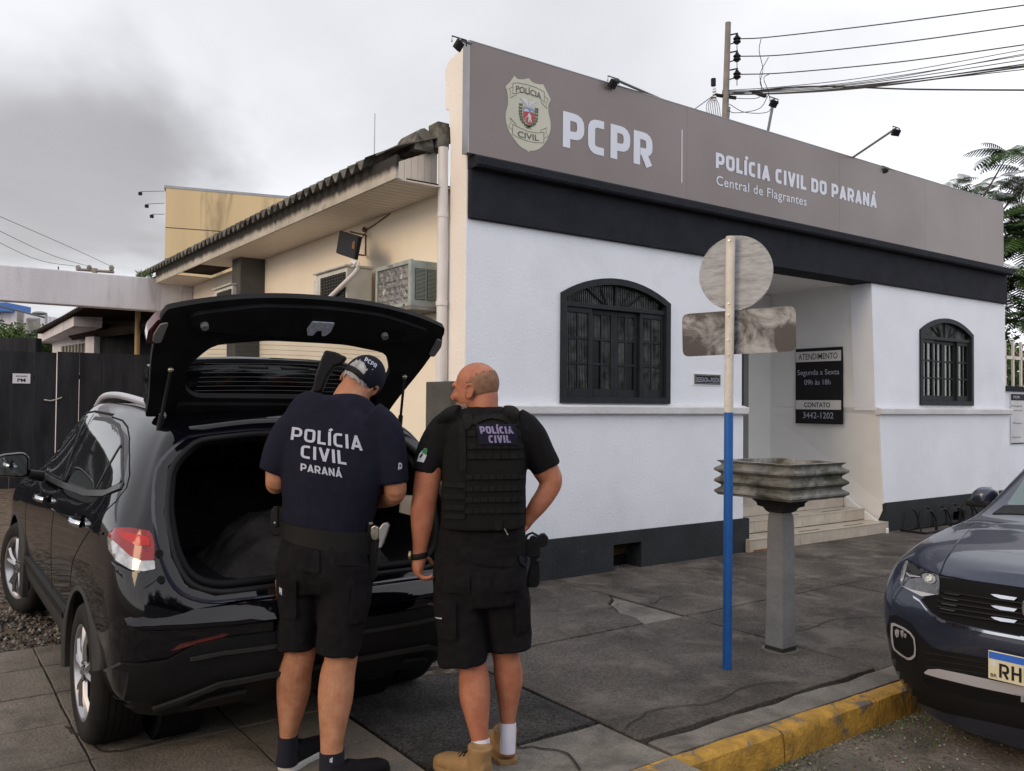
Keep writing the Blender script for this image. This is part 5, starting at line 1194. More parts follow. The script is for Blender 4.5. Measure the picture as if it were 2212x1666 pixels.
seam([(.55, 1.497), (.30, 1.490), (.12, 1.465), (-.04, 1.42), (-.20, 1.35), (-.33, 1.28), (-.375, 1.23), (-.35, 1.17), (-.24, 1.09), (-.06, .99), (.12, .89), (.27, .80)])
seam([(1.06, 1.49), (1.03, 1.1), (1.03, .85), (1.03, .45)]); seam([(2.12, 1.06), (2.16, .90), (2.17, .70), (2.10, .50)]); seam([(.27, .80), (.36, .66)]); seam([(2.1, 1.27), (1.85, 1.39), (1.5, 1.475), (1.1, 1.505), (.55, 1.508)], .012)
kside('character_line', strip2d([(2.2, .88), (1.5, .925), (.8, .955), (.2, .985), (-.35, 1.03)], .010), m_paintk, .005, step=.05)
for s, P in ((1, (.22, .88)), (1, (1.45, .88))):
    for sd_ in (1, -1):
        h = empty('door_handle', (P[0], sd_*.885, 1.0 if P[0] < 1 else .965)); h.parent = CK
        MB().tube([(-.095, sd_*-.005, 0), (-.07, sd_*.022, .006), (.07, sd_*.024, .004), (.10, sd_*-.005, -.002)], [(.010, .016), (.010, .018), (.010, .018), (.010, .014)], m_chrome, 8).build('grip', h, smooth=50)
        mb = MB(); mb.ell((0, -.003*sd_, .012), (.055, .006, .032), m_inside, 14, 8); mb.build('recess', h, smooth=60)
# cladding: arches, sills
cl = MB()
arch_clad(cl, 0, .885, .375, .462, radians(-12), radians(163), 1, m=m_clad); cl.build('wheel_arch_cladding', CK, smooth=50)
for a in ((0, -1), (2.61, 1), (2.61, -1)):
    cl = MB(); arch_clad(cl, a[0], .885, .375, .462, radians(-14 if a[0] == 0 else 12), radians(163 if a[0] == 0 else 194), a[1], m=m_clad); cl.build('wheel_arch_cladding', CK, smooth=50)
kside('sill_cladding', [(.44, .27), (2.18, .27), (2.20, .42), (2.14, .50), (.50, .51), (.44, .44)], m_clad, .018, rim=.01, r=.02)
kside('sill_strip', strip2d([(.52, .475), (2.12, .465)], .03), m_cladd, .026, rim=.02)
# wheels
wheel(CK, 0, .872, .328, 1, m_alloy); wheel(CK, 0, -.872, .328, -1, m_alloy); wheel(CK, 2.61, .872, .328, 1, m_alloy, steer=radians(14)); wheel(CK, 2.61, -.872, .328, -1, m_alloy, steer=radians(14))
for x in (0, 2.61):
    for s in (1, -1): MB().tube([(x, s*.40, .33), (x, s*.60, .33)], .366, m_inside, 24).build('wheel_well', CK)
# rear end: cladding, reflectors, lamp, painted ledge (pieces lie on the body surface)
def kpx(name, pts, m, off=.003, step=14, r=0, rim=.006, mirror=True, parent=None, smooth=50):
    return surf_patch(name, [rnd(pts, r, 3) if r else [Vector(p) for p in pts]], step, camk, bvh0, off, m, parent or CK, mirror=mirror, rim=rim, maxd=9, smooth=smooth)
RC = [(.905, .555), (.80, .56), (.70, .575), (.60, .632), (.50, .648), (.0, .655), (-.50, .648), (-.60, .632), (-.70, .575), (-.80, .56), (-.905, .555), (-.89, .30), (-.80, .275), (-.5, .30), (0, .30), (.5, .30), (.80, .275), (.89, .30)]
surf_patch('rear_cladding', [RC], .045, rear, bvh0, .016, m_cladd, CK, rim=.012, maxd=3.3)
for s in (1, -1):
    surf_patch('rib', [strip2d([(s*.62, .575), (s*.50, .588), (s*.0, .592)], .016)], .03, rear, bvh0, .026, m_clad, CK, rim=.02)
    surf_patch('diffuser_rib', [strip2d([(s*.72, .34), (s*.60, .40), (s*.50, .445), (s*.30, .46), (0, .462)], .022)], .03, rear, bvh0, .034, m_clad, CK, rim=.02)
    surf_patch('diffuser_rib', [strip2d([(s*.58, .325), (s*.52, .37), (s*.38, .392)], .014)], .03, rear, bvh0, .030, m_clad, CK, rim=.02)
    surf_patch('reflector', [rnd([(s*.69, .612), (s*.66, .638), (s*.50, .664), (s*.47, .662), (s*.50, .650), (s*.60, .634)], .004, 2)], .03, rear, bvh0, .005, m_redd, CK, rim=.004)
# bumper shelf: a convex ledge catching the sky, below the boot sill
sh = MB(); n = 30; vs = []
for k in range(n+1):
    y = .845-1.69*k/n; t = abs(y)/.845; xb = -.885+.165*t**3.2; e = 1 if t < .93 else max(.15, 1-(t-.93)/.07*.8)
    for dx, dz in ((.07, .790), (.035, .786), (.008, .774), (-.026, .728), (-.032, .712), (-.022, .70), (.06, .69)): vs.append((xb+dx, y, .73+(dz-.73)*e))
p = 7; sh.add(vs, [(k*p+j, (k+1)*p+j, (k+1)*p+j+1, k*p+j+1) for k in range(n) for j in range(p-1)], m_paintk); sh.build('bumper_ledge', CK, smooth=60)
# tail lamps (body half): red upper, clear lower, chrome sky-catching lip
Z1 = lambda L: [z1_(*a) for a in L]
def z1_(a, b): return (a*.29284, 840.41+b*.29284)
lamp_r = Z1([(788, 1080), (815, 1050), (850, 1022), (960, 1022), (1100, 1045), (1125, 1080), (1140, 1150), (1140, 1262), (1040, 1265), (960, 1230), (900, 1175), (830, 1110)])
lamp_c = Z1([(788, 1085), (830, 1112), (900, 1177), (960, 1232), (1040, 1267), (1140, 1264), (1145, 1328), (1060, 1345), (960, 1330), (860, 1270), (800, 1190)])
lamp_h = Z1([(860, 1050), (960, 1062), (1080, 1085), (1105, 1110), (1105, 1158), (1000, 1150), (920, 1110), (880, 1080)])
kpx('tail_lamp', lamp_r, m_red, .012, 8, r=3, rim=.02); kpx('tail_lamp_housing', lamp_c, m_clear, .010, 8, r=3, rim=.02); kpx('lamp_glow_band', lamp_h, mat('bright_red_lens', (.42, .012, .010), .2, var=.1, spec=.3, coat=.3), .016, 8, r=4, rim=.006)
kpx('lamp_lip', Z1([(803, 1262), (870, 1300), (960, 1345), (1060, 1360), (1146, 1345), (1165, 1400), (1060, 1472), (1000, 1470), (930, 1420), (850, 1345)]), m_paintk, .010, 8, r=6, rim=.02)
# boot frame: gutter and rubber seal around the opening
def frame_loop(grow, xoff):
    P = []
    for q in rnd(OPN, .06, 3):
        y = q.x*grow; z = 1.15+(q.y-1.15)*(grow*1.0)
        loc, nn_, _, _ = bvh0.ray_cast(Vector((-3, y, z)), Vector((1, 0, 0)))
        x = loc.x if loc else -.4
        P.append(Vector((x+xoff, y, z)))
    return P
L1 = frame_loop(.985, .015); L2 = frame_loop(1.04, .006); L3 = frame_loop(1.075, -.004)
mb = MB(); n = len(L1); mb.tube(L1+[L1[0]], .015, m_black, 8, ref=(1, 0, 0), caps=False); mb.build('rubber_seal', CK, smooth=60)
mb = MB(); mb.tube([p+Vector((.07, 0, 0))+(Vector((0, -p.y, 1.13-p.z)).normalized()*.03) for p in L1+[L1[0]]], .020, m_trim, 8, ref=(1, 0, 0), caps=False); mb.build('inner_trim', CK, smooth=60)
mb = MB(); vs = L1+L2+[q+Vector((-.010, 0, 0)) for q in L3]; fs = [(i, (i+1) % n, n+(i+1) % n, n+i) for i in range(n)]+[(n+i, n+(i+1) % n, 2*n+(i+1) % n, 2*n+i) for i in range(n)]
mb.add(vs, fs, m_gutter); mb.build('boot_gutter', CK, smooth=60)
for s in (1, -1):
    for z in (1.0, .90):
        loc, nn_, _, _ = bvh0.ray_cast(Vector((-3, s*.70, z)), Vector((1, 0, 0))); c = loc+Vector((-.014, s*.028, 0)); MB().tube([c, c+Vector((-.008, 0, 0))], .016, m_black, 12).build('rubber_plug', CK)
# boot interior
MB().box(-.60, .44, -.60, .60, .74, .775, m_boot_in).build('boot_floor', CK); MB().box(-.80, -.58, -.52, .52, .775, .812, m_trim).build('sill_plate', CK, bevel=.006)
MB().prism([(.28, -.60, .775), (.40, -.60, .775), (.44, -.60, 1.22), (.34, -.60, 1.22)], (0, 1.2, 0), m_boot_in).build('seat_back', CK, bevel=.02)
MB().box(-.36, -.30, -.45, .45, 1.452, 1.466, m_grey).build('headliner_edge', CK); MB().prism([(.30, -.1, 1.39), (.30, .40, 1.39), (.30, .36, 1.42), (.30, -.1, 1.425)], (.01, 0, 0), m_beltl := mat('daylight_strip', (.62, .64, .60), .5, var=.03)).build('windscreen_glimpse', CK)  # opaque pale strip, daylight through the windscreen put into its colour
MB().prism([(-.30, .655, 1.10), (-.30, .655, .99), (-.30, .60, .98), (-.30, .575, 1.04), (-.30, .61, 1.09)], (.12, 0, 0), m_beltl).build('trim_clip', CK)
MB().prism([(-.50, -.615, 1.13), (-.46, -.54, 1.13), (-.45, -.54, 1.04), (-.50, -.61, 1.02)], (.02, 0, 0), mat('inner_panel', (.50, .46, .40), .6, var=.05)).build('inner_panel', CK)
# draped black bag in the boot
mb = MB(); n = 26; vs = []
for i in range(n+1):
    for j in range(n+1):
        u, v = i/n, j/n; y = .46-.95*u; x = -.58+.62*v
        h = .36*max(0, 1-((u-.62)/.62)**2)*(1-.55*abs(v-.45)); h *= .75+.5*abs(noise.noise(Vector((u*5, v*3, 1)))); h += .03*noise.noise(Vector((u*13, v*9, 4)))
        vs.append((x, y, .778+max(0, h)*(min(1, 6*u))*(min(1, 6*(1-u)))*min(1, 5*v+.2)))
mb.add(vs, [(i*(n+1)+j, (i+1)*(n+1)+j, (i+1)*(n+1)+j+1, i*(n+1)+j+1) for i in range(n) for j in range(n)], m_bag)
ba = mb.build('cloth_bag', smooth=180, label='crumpled black cloth bag lying in the open boot of the black car', cat='bag'); ba.matrix_world = WK.copy()
# roof rails, antenna base, mirrors
for s in (1, -1):
    P = [(-.12, .565, 1.505), (.0, .565, 1.565), (.3, .57, 1.585), (.9, .57, 1.605), (1.35, .565, 1.585), (1.58, .56, 1.525), (1.68, .555, 1.49)]
    mb = MB(); mb.tube(crline([Vector((x, s*y, z)) for x, y, z in P], 5), [(.016, .020)]*(5*6+1), m_satin, 10); mb.build('roof_rail', CK, smooth=50)
    mr = empty('door_mirror', (1.80, s*.83, 1.12)); mr.parent = CK
    mb = MB(); mb.tube([(0, 0, -.06), (-.02, s*.08, -.04)], [.035, .03], m_black, 8); mb.build('stalk', mr, smooth=50)
    out_ = [(.0, -.055), (.0, .075), (.03, .10), (.15, .09), (.215, .045), (.22, .0), (.19, -.045), (.05, -.06)]
    mb = MB(); vs = []; q = rnd(out_, .02, 2); m_ = len(q)
    for dx, k in ((-.035, .93), (-.02, 1.0), (.02, 1.0), (.07, .80), (.095, .5)):
        for e in q: vs.append((dx, s*(.08+.105+(e.x-.105)*k), .015+(e.y-.015)*k))
    mb.add(vs, [(a*m_+b, a*m_+(b+1) % m_, (a+1)*m_+(b+1) % m_, (a+1)*m_+b) for a in range(4) for b in range(m_)]+[tuple(range(m_)), tuple(range(4*m_, 5*m_))[::-1]], m_paintk); mb.build('shell', mr, smooth=50)
    mb = MB(); mb.add([(-.037, s*(.08+.105+(e.x-.105)*.86), .015+(e.y-.015)*.84) for e in q], [tuple(range(m_))], mat('mirror_glass', (.55, .62, .66), .03, metal=1, var=.01)); mb.build('mirror_glass', mr)
# tailgate
HG = empty('tailgate', (0, 0, 0)); HG.parent = CK
hx, hz_ = -.06, 1.525; dv = Vector((-.752, 0, .659)); nv_ = Vector((.659, 0, .752))      # along the gate, and outward (up) normal
def G(y, s, h=0.0):
    """point on the raised tailgate: y across, s metres from the hinge, h outward"""
    bul = .022*(1-(y/.7)**2)*min(1, s/.5)
    p = Vector((hx, 0, hz_))+dv*s+nv_*(h+bul); p.y = y; return p
def gate_w(s): return .640+.060*sm(0, .55, s)
def gate_end(y): t = min(1, abs(y)/.70); return .835-.115*t**2.4
OUTL = []
for k in range(9): OUTL.append((-gate_w(k*.085)*1.0, k*.085))
for k in range(-11, 12): y = .685*k/11; OUTL.append((y, gate_end(y)))
for k in range(8, -1, -1): OUTL.append((gate_w(k*.085), k*.085))
GL = rnd([(-.44, .14), (.44, .14), (.50, .20), (.525, .36), (.44, .505), (.20, .545), (-.20, .545), (-.44, .505), (-.525, .36), (-.50, .20)], .05, 3)
V, F = fill2d([rnd(OUTL, .012, 2), GL], .06)
cnt = {}
for f in F:
    for i in range(len(f)): e = (min(f[i], f[(i+1) % len(f)]), max(f[i], f[(i+1) % len(f)])); cnt[e] = cnt.get(e, 0)+1
n = len(V)
def edge_drop(y, s): return 0
vin = [G(q.x, q.y, -.0) for q in V]; vout = [G(q.x*1.0, q.y, .030) for q in V]
mb = MB(); mb.add(vin, [tuple(f) for f in F], m_trim)
mb.add(vout, [tuple(f[::-1]) for f in F], m_paintk)
for f in F:
    for i in range(len(f)):
        a, b = f[i], f[(i+1) % len(f)]
        if cnt[(min(a, b), max(a, b))] == 1: mb.add([vin[a], vin[b], vout[b], vout[a]], [(0, 1, 2, 3)], m_trim)
mb.build('gate_panel', HG, smooth=45, fix=False)
V, F = fill2d([[Vector((q.x*1.06, .325+(q.y-.325)*1.08)) for q in GL]], .08); mb = MB()
m_gl = bpy.data.materials.new('rear_glass'); m_gl.use_nodes = True; b_ = m_gl.node_tree.nodes['Principled BSDF']; b_.inputs['Transmission Weight'].default_value = 1; b_.inputs['Base Color'].default_value = (.58, .60, .60, 1); b_.inputs['Roughness'].default_value = 0.0; b_.inputs['IOR'].default_value = 1.02
mb.add([G(q.x, q.y, .030) for q in V], [tuple(f) for f in F], m_gl); mb.build('rear_glass', HG, fix=False)
mb = MB()
for k in range(11): s = .16+k*.032; mb.tube([G(-.44+.88*i/16, s+.01*(1-(i/8-1)**2), .027) for i in range(17)], .0009, m_line, 3)
mb.build('heating_wires', HG, kind='stuff')
# inner trim relief: bowed lip, ribs, pulls, latch
def gtrim(name, pts, m, h=-.018, th=.02, r=.02, step=.05):
    V, F = fill2d([rnd(pts, r, 3)], step); cnt = {}
    for f in F:
        for i in range(len(f)): e = (min(f[i], f[(i+1) % len(f)]), max(f[i], f[(i+1) % len(f)])); cnt[e] = cnt.get(e, 0)+1
    a_ = [G(q.x, q.y, h) for q in V]; c_ = [G(q.x, q.y, h+th) for q in V]; mb = MB(); mb.add(a_, [tuple(f) for f in F], m)
    for f in F:
        for i in range(len(f)):
            a, b = f[i], f[(i+1) % len(f)]
            if cnt[(min(a, b), max(a, b))] == 1: mb.add([a_[a], a_[b], c_[b], c_[a]], [(0, 1, 2, 3)], m)
    return mb.build(name, HG, smooth=45, fix=False)
gtrim('inner_trim', [(-.56, .62), (-.60, .71), (-.30, .785), (0, .80), (.30, .785), (.60, .71), (.56, .62), (.35, .60), (0, .592), (-.35, .60)], m_trim, -.022, .022, .05)
gtrim('inner_trim', [(-.50, .595), (-.38, .565), (0, .558), (.38, .565), (.50, .595), (.38, .59), (0, .582), (-.38, .59)], m_cladd, -.012, .012, .01)
gtrim('hinge_trim', [(-.50, .02), (.50, .02), (.52, .11), (-.52, .11)], m_trim, -.02, .02, .03)
gtrim('latch', [(-.075, .715), (.035, .715), (.045, .66), (.03, .625), (.005, .625), (-.005, .66), (-.03, .66), (-.04, .625), (-.06, .63), (-.075, .66)], mat('pale_latch', (.50, .55, .66), .45, metal=.2, var=.15, vs=60), -.030, .008, .004)
gtrim('pull_recess', [(-.47, .70), (-.33, .705), (-.33, .645), (-.47, .64)], m_inside, -.0235, .001, .02)
for y in (-.36, .52): mb = MB(); mb.tube([G(y, .66, -.0), G(y, .66, -.045)], [.020, .016], m_grey, 12); mb.build('rubber_stop', HG, smooth=50)
for k, (a, b) in enumerate(((-.15, .0), (.10, .26))): pass
# spoiler standing behind the glass, with its pulls
mb = MB(); vs = []; ys_ = [-.63, -.58, -.4, -.2, 0, .2, .4, .58, .63]
for y in ys_:
    zt_ = 1.825-.05*(abs(y)/.63)**3
    for (x, z) in ((-.05, 1.565), (-.075, 1.65), (-.045, zt_-.01), (-.02, zt_), (.02, zt_-.02), (.02, 1.66), (.03, 1.60)): vs.append((x, y, z))
mb.add(vs, [(i*7+j, (i+1)*7+j, (i+1)*7+(j+1) % 7, i*7+(j+1) % 7) for i in range(8) for j in range(7)]+[tuple(range(7)), tuple(range(56, 63))], m_paintk); mb.build('spoiler', HG, smooth=50)
for y in (.27, .06):
    mb = MB(); mb.tube([G(y, .335, .03), G(y, .335, .022), G(y-.14, .335, .022), G(y-.14, .335, .03)], .006, m_cladd, 6); mb.build('inner_pull', HG)
# gate half of the tail lamp on both outer corners
for s in (1, -1):
    V, F = fill2d([rnd([(s*.655, .66), (s*.715, .64), (s*.735, .56), (s*.725, .50), (s*.66, .51)], .01, 2)], .05)
    mb = MB(); mb.prism([G(q.x, q.y, .01) for q in rnd([(s*.655, .67), (s*.71, .65), (s*.735, .58), (s*.73, .50), (s*.66, .50)], .01, 2)], nv_*.05, m_redd); mb.build('gate_lamp', HG, smooth=40)
    mb = MB(); mb.prism([G(q.x, q.y, -.014) for q in rnd([(s*.668, .655), (s*.70, .645), (s*.715, .58), (s*.71, .53), (s*.675, .53)], .01, 2)], nv_*.008, m_grey); mb.build('lamp_back', HG)
    # gas strut
    a = G(s*.60, .36, -.02); b_p = Vector((-.20, s*.64, 1.28)); mb = MB(); mb.tube([a, a+(b_p-a)*.55], .0075, m_dark, 10); mb.tube([a+(b_p-a)*.45, b_p], .013, m_black, 12); mb.ell(a, (.014, .014, .014), m_steel, 10, 8); mb.ell(b_p, (.014, .014, .014), m_steel, 10, 8); mb.build('gas_strut', CK, smooth=50)
# ---------------------------------------------------------------- blue-grey SUV at the kerb
VH = radians(182.7); VW0 = Vector((1.18, -4.345, -.15))
CV = empty('parked_car', VW0, VH, 'blue grey compact SUV parked at the yellow kerb, cut off by the right edge', 'car')
WV = Matrix.Translation(VW0) @ Matrix.Rotation(VH, 4, 'Z'); WVi = WV.inverted()
T = [
 [(-3.36, 0, .32), (-3.42, 0, .5), (-3.44, 0, .75), (-3.40, 0, .98), (-3.32, 0, 1.15), (-3.10, 0, 1.48), (-3.02, 0, 1.53), (-2.98, 0, 1.55)],
 [(-3.20, .68, .32), (-3.26, .80, .5), (-3.28, .82, .75), (-3.25, .80, .98), (-3.18, .74, 1.15), (-3.0, .60, 1.46), (-2.9, .44, 1.52), (-2.88, 0, 1.55)],
 [(-2.9, .78, .26), (-2.9, .86, .42), (-2.9, .88, .72), (-2.9, .87, .98), (-2.88, .82, 1.14), (-2.75, .66, 1.48), (-2.7, .46, 1.55), (-2.7, 0, 1.575)],
 [(-1.9, .78, .25), (-1.9, .86, .42), (-1.9, .88, .72), (-1.9, .87, .97), (-1.9, .82, 1.10), (-1.9, .68, 1.50), (-1.9, .46, 1.57), (-1.9, 0, 1.59)],
 [(-1.2, .78, .25), (-1.2, .86, .42), (-1.2, .88, .72), (-1.2, .87, .96), (-1.2, .82, 1.08), (-1.20, .68, 1.50), (-1.20, .46, 1.56), (-1.20, 0, 1.58)],
 [(-.75, .78, .25), (-.75, .86, .42), (-.75, .88, .72), (-.75, .87, .96), (-.72, .82, 1.07), (-.82, .70, 1.35), (-.84, .47, 1.43), (-.86, 0, 1.46)],
 [(-.30, .78, .26), (-.30, .86, .42), (-.30, .885, .72), (-.30, .875, .95), (-.30, .82, 1.05), (-.36, .75, 1.09), (-.38, .50, 1.12), (-.40, 0, 1.14)],
 [(.10, .78, .28), (.10, .86, .44), (.10, .885, .72), (.10, .872, .93), (.10, .82, 1.01), (.05, .72, 1.045), (.05, .46, 1.06), (.05, 0, 1.075)],
 [(.45, .74, .16), (.48, .84, .36), (.48, .875, .70), (.45, .855, .88), (.43, .80, .955), (.42, .70, 1.0), (.42, .45, 1.02), (.42, 0, 1.03)],
 [(.60, .66, .13), (.68, .76, .32), (.72, .80, .66), (.66, .78, .84), (.62, .72, .91), (.60, .62, .955), (.62, .42, .98), (.64, 0, .99)],
 [(.70, .40, .12), (.80, .44, .30), (.85, .46, .62), (.80, .45, .80), (.78, .42, .88), (.74, .38, .925), (.72, .28, .95), (.72, 0, .965)],
 [(.73, 0, .12), (.83, 0, .30), (.88, 0, .62), (.83, 0, .80), (.80, 0, .88), (.76, 0, .93), (.74, 0, .955), (.73, 0, .965)]]
vb = body_mesh('body', T, m_paintg, CV); bvv0 = bvh_of(vb.data); cc = []
for x in (0, -2.65):
    for s in (1, -1): mb = MB(); mb.tube([(x, s*.60, .33), (x, s*1.1, .33)], .370, m_inside, 40); cc.append(cobj(mb, CV))
cut(vb, cc); shade(vb.data, 38)
for x in (0, -2.65):
    for s in (1, -1):
        wheel(CV, x, s*.868, .328, s, m_alloy); MB().tube([(x, s*.40, .33), (x, s*.60, .33)], .366, m_inside, 24).build('wheel_well', CV)
        cl = MB(); arch_clad(cl, x, .872, .372, .42, radians(38 if x == 0 else -14), radians(194 if x == 0 else 150), s, m=m_cladd); cl.build('wheel_arch_cladding', CV, smooth=50)
camv = lambda u, v: (WVi @ CAM, WVi.to_3x3() @ ray(u, v))
Q1 = lambda L: [((3400+a*.3602)*.5422, (1850+b*.3602)*.5422) for a, b in L]      # crop with the bonnet
Q2 = lambda L: [((3500+a*.30005)*.5422, (2350+b*.30012)*.5422) for a, b in L]    # crop with the bumper
def vpx(name, pts, m, off=.003, step=14, r=0, rim=.006, mirror=True, smooth=50, parent=None):
    return surf_patch(name, [rnd(pts, r, 3) if r else [Vector(p) for p in pts]], step, camv, bvv0, off, m, parent or CV, mirror=mirror, rim=rim, maxd=12, smooth=smooth)
front = lambda u, v: (Vector((3, u, v)), Vector((-1, 0, 0)))
def vfr(name, pts, m, off=.003, step=.05, r=0, rim=.006, mirror=False, smooth=50, parent=None):
    return surf_patch(name, [rnd(pts, r, 3) if r else [Vector(p) for p in pts]], step, front, bvv0, off, m, parent or CV, mirror=mirror, rim=rim, maxd=4.2, smooth=smooth)
_C = [(2319, 0)]
vpx('headlamp', Q1([(588, 1055), (660, 1100), (800, 1170), (945, 1225), (952, 1320), (946, 1442), (740, 1462), (620, 1390), (520, 1335), (508, 1290), (540, 1150)]), m_hl := mat('headlamp_glass', (.045, .05, .06), .06, var=.5, vs=30, spec=.9, coat=1), .006, 6, r=4, rim=.02)
vpx('chrome_blade', Q1([(520, 1338), (640, 1385), (800, 1420), (905, 1442), (760, 1462), (640, 1405)]), m_satin, .012, 5, rim=.008)
vpx('lamp_side_band', Q1([(590, 1062), (560, 1120), (515, 1285), (545, 1300), (590, 1130), (606, 1075)]), m_clear, .010, 5, rim=.008)
vpx('lamp_reflector', Q1([(760, 1210), (830, 1205), (900, 1235), (915, 1300), (860, 1325), (790, 1300), (755, 1250)]), m_clear, .010, 5, r=6, rim=.008)
vpx('projector_lens', Q1([(800, 1215), (845, 1215), (872, 1245), (862, 1290), (820, 1300), (795, 1270)]), mat('bright_reflector', (.75, .70, .55), .12, metal=1, var=.35, vs=90), .014, 4, r=6, rim=.006)
vpx('lamp_reflector', Q1([(610, 1100), (700, 1140), (745, 1190), (740, 1225), (650, 1210), (600, 1150)]), m_satin_b, .010, 5, r=6, rim=.008)
vpx('lamp_rib', Q1([(585, 1195), (620, 1225), (740, 1240), (740, 1250), (620, 1240), (585, 1208)]), m_satin, .012, 5)
G2 = [(2029, 1246.3), (2120, 1259), (2212, 1272), (2275, 1281), (2275, 1386), (2212, 1376), (2141.8, 1362), (2080, 1349), (2034.4, 1338), (2011.6, 1323), (1988.8, 1294), (2028, 1282)]
vpx('grille', G2, m_inside, .004, 9, rim=.004)
for k, y0 in enumerate((10, 82, 150, 218, 288)):
    a0 = (820, 800, 780, 760, 800)[k]; L = [(a0, y0), (1400, y0+95), (2300, y0+225)]; vpx('grille_bar', Q2([(a, b-9) for a, b in L]+[(a, b+9) for a, b in L[::-1]]), m_cladd, .016, 6, rim=.012)
    if k < 4: vpx('grille_accent', Q2([(a0+40, y0+22), (a0+270, y0+58), (a0+230, y0+68), (a0+70, y0+38)]), m_satin_b, .018, 5, rim=.01)
for y0 in (58, 208, 360): vpx('chrome_tooth', Q2([(1490, y0), (1560, y0+2), (1840, y0+46), (1800, y0+82), (1620, y0+60), (1540, y0+32)]), m_chrome, .022, 5, rim=.012)
U = [(455, 75), (540, 130), (620, 235), (700, 325), (830, 400), (1100, 465), (1500, 555), (1933, 635), (2319, 700)]
vpx('chrome_strip', Q2(U)+Q2([(a+(8 if a < 800 else 0), b+(38 if a > 700 else 34)) for a, b in U[::-1]]), m_chrome, .020, 8, rim=.016)
Ls = Q2([(145, 340), (230, 335), (420, 440), (520, 590), (690, 762), (870, 815), (1440, 905), (2319, 1040), (2319, 1950), (1500, 1760), (900, 1640), (520, 1500), (300, 1310), (200, 1150), (120, 900), (90, 600)])
vpx('lower_bumper', Ls, m_cladd, .006, 9, rim=.006)
for k in range(3): vpx('bumper_rib', Q2([(620, 830+k*90), (1100, 905+k*80), (1430, 965+k*75), (1430, 972+k*75), (1100, 913+k*80), (620, 838+k*90)]), m_clad, .010, 8)
vpx('skid_strip', Q2([(600, 1100), (660, 1056), (800, 1052), (1100, 1112), (1933, 1290), (2319, 1365), (2319, 1500), (1933, 1422), (1300, 1292), (800, 1172), (620, 1118)]), m_satin, .020, 8, r=2, rim=.016)
vpx('lower_intake', Q2([(560, 1160), (800, 1215), (1300, 1335), (1933, 1460), (2319, 1540), (2319, 1640), (1933, 1570), (1200, 1430), (640, 1250)]), m_inside, .010, 9)
ring = Q2([(163, 440), (205, 440), (330, 498), (420, 560), (478, 640), (495, 780), (490, 885), (440, 930), (385, 936), (300, 882), (200, 800), (178, 740), (162, 600)])
cen = sum((Vector(p) for p in ring), Vector((0, 0)))/len(ring); inn = [tuple(cen+(Vector(p)-cen)*.85) for p in ring]
vpx('fog_lamp_ring', ring, m_satin, .014, 6, r=3, rim=.01); vpx('fog_lamp', inn, m_inside, .018, 6, r=3, rim=.004)
for (a, b, c, d) in ((215, 520, 60, 120), (290, 530, 45, 110), (335, 575, 35, 70)): vpx('fog_reflector', Q2([(a, b+15), (a+c*.5, b), (a+c, b+20), (a+c*.9, b+d*.8), (a+c*.5, b+d), (a+c*.1, b+d*.7)]), m_clear, .021, 4, rim=.002)
def vline(pts, w, m, off=.002): return vpx('panel_gap', strip2d(pts, w), m, off, 6, rim=.002)
vline(Q1([(585, 1045), (690, 1110), (800, 1165), (950, 1224), (1300, 1288), (1888, 1370), (2200, 1412)]), 2.2, m_inside, .004)
vline(Q1([(950, 1215), (1010, 1060), (1120, 900), (1240, 760), (1340, 655)]), 1.6, m_paintg, .004)
# badge
def vl(px, py, x): o = WVi @ CAM; d = WVi.to_3x3() @ ray(px, py); return o+d*((x-o.x)/d.x)
bc = Vector((.86, 0, vl(2245, 1320, .86).z)); mb = MB(); mb.tube([bc+Vector((.004, .064*cos(a*pi/16), .064*sin(a*pi/16))) for a in range(33)], .008, m_chrome, 8, ref=(1, 0, 0)); mb.tube([bc+Vector((-.03, 0, 0)), bc+Vector((.002, 0, 0))], .062, m_dark, 24)
mb.tube([bc+Vector((.006, -.05, .05)), bc+Vector((.006, -.018, -.06)), bc+Vector((.006, 0, -.005)), bc+Vector((.006, .018, -.06)), bc+Vector((.006, .05, .05))], .006, m_chrome, 6, ref=(1, 0, 0)); mb.build('badge', CV, smooth=50)
# plate
pa = vl(2133.6, 1404.4, .915); pz1 = pa.z; pz0 = vl(2136.9, 1466, .915).z; py = pa.y
pg = MB().box(.905, .912, py, py+.40, pz0, pz1, m_plate).build('number_plate', CV, bevel=.003)
H_ = pz1-pz0
MB().box(.9122, .9135, py+.004, py+.396, pz1-H_*.27, pz1-.004, m_plateb).build('blue_band', pg)
vp_ = lambda u, v, d: Vector((.9125+d, py+u, pz0+v))
text_obj('letters', 'RHN', m_blacktxt, vp_, pg, 's', .17, fit=(.050, .20, .016, H_*.62), gap=.16, thick=.002); text_obj('letters', 'BR', m_blacktxt, vp_, pg, 'b', off=.01, fit=(.012, .040, .012, .028), thick=.002)
MB().box(.9122, .913, py+.012, py+.038, pz1-H_*.27-.032, pz1-H_*.27-.008, m_ledge).build('emblem_patch', pg)
text_obj('letters', 'T-C', m_alu, lambda u, v, d: Vector((.9005+d, u, v)), CV, 'b', fit=(py+.11, py+.30, pz0-.075, pz0-.045), thick=.001)
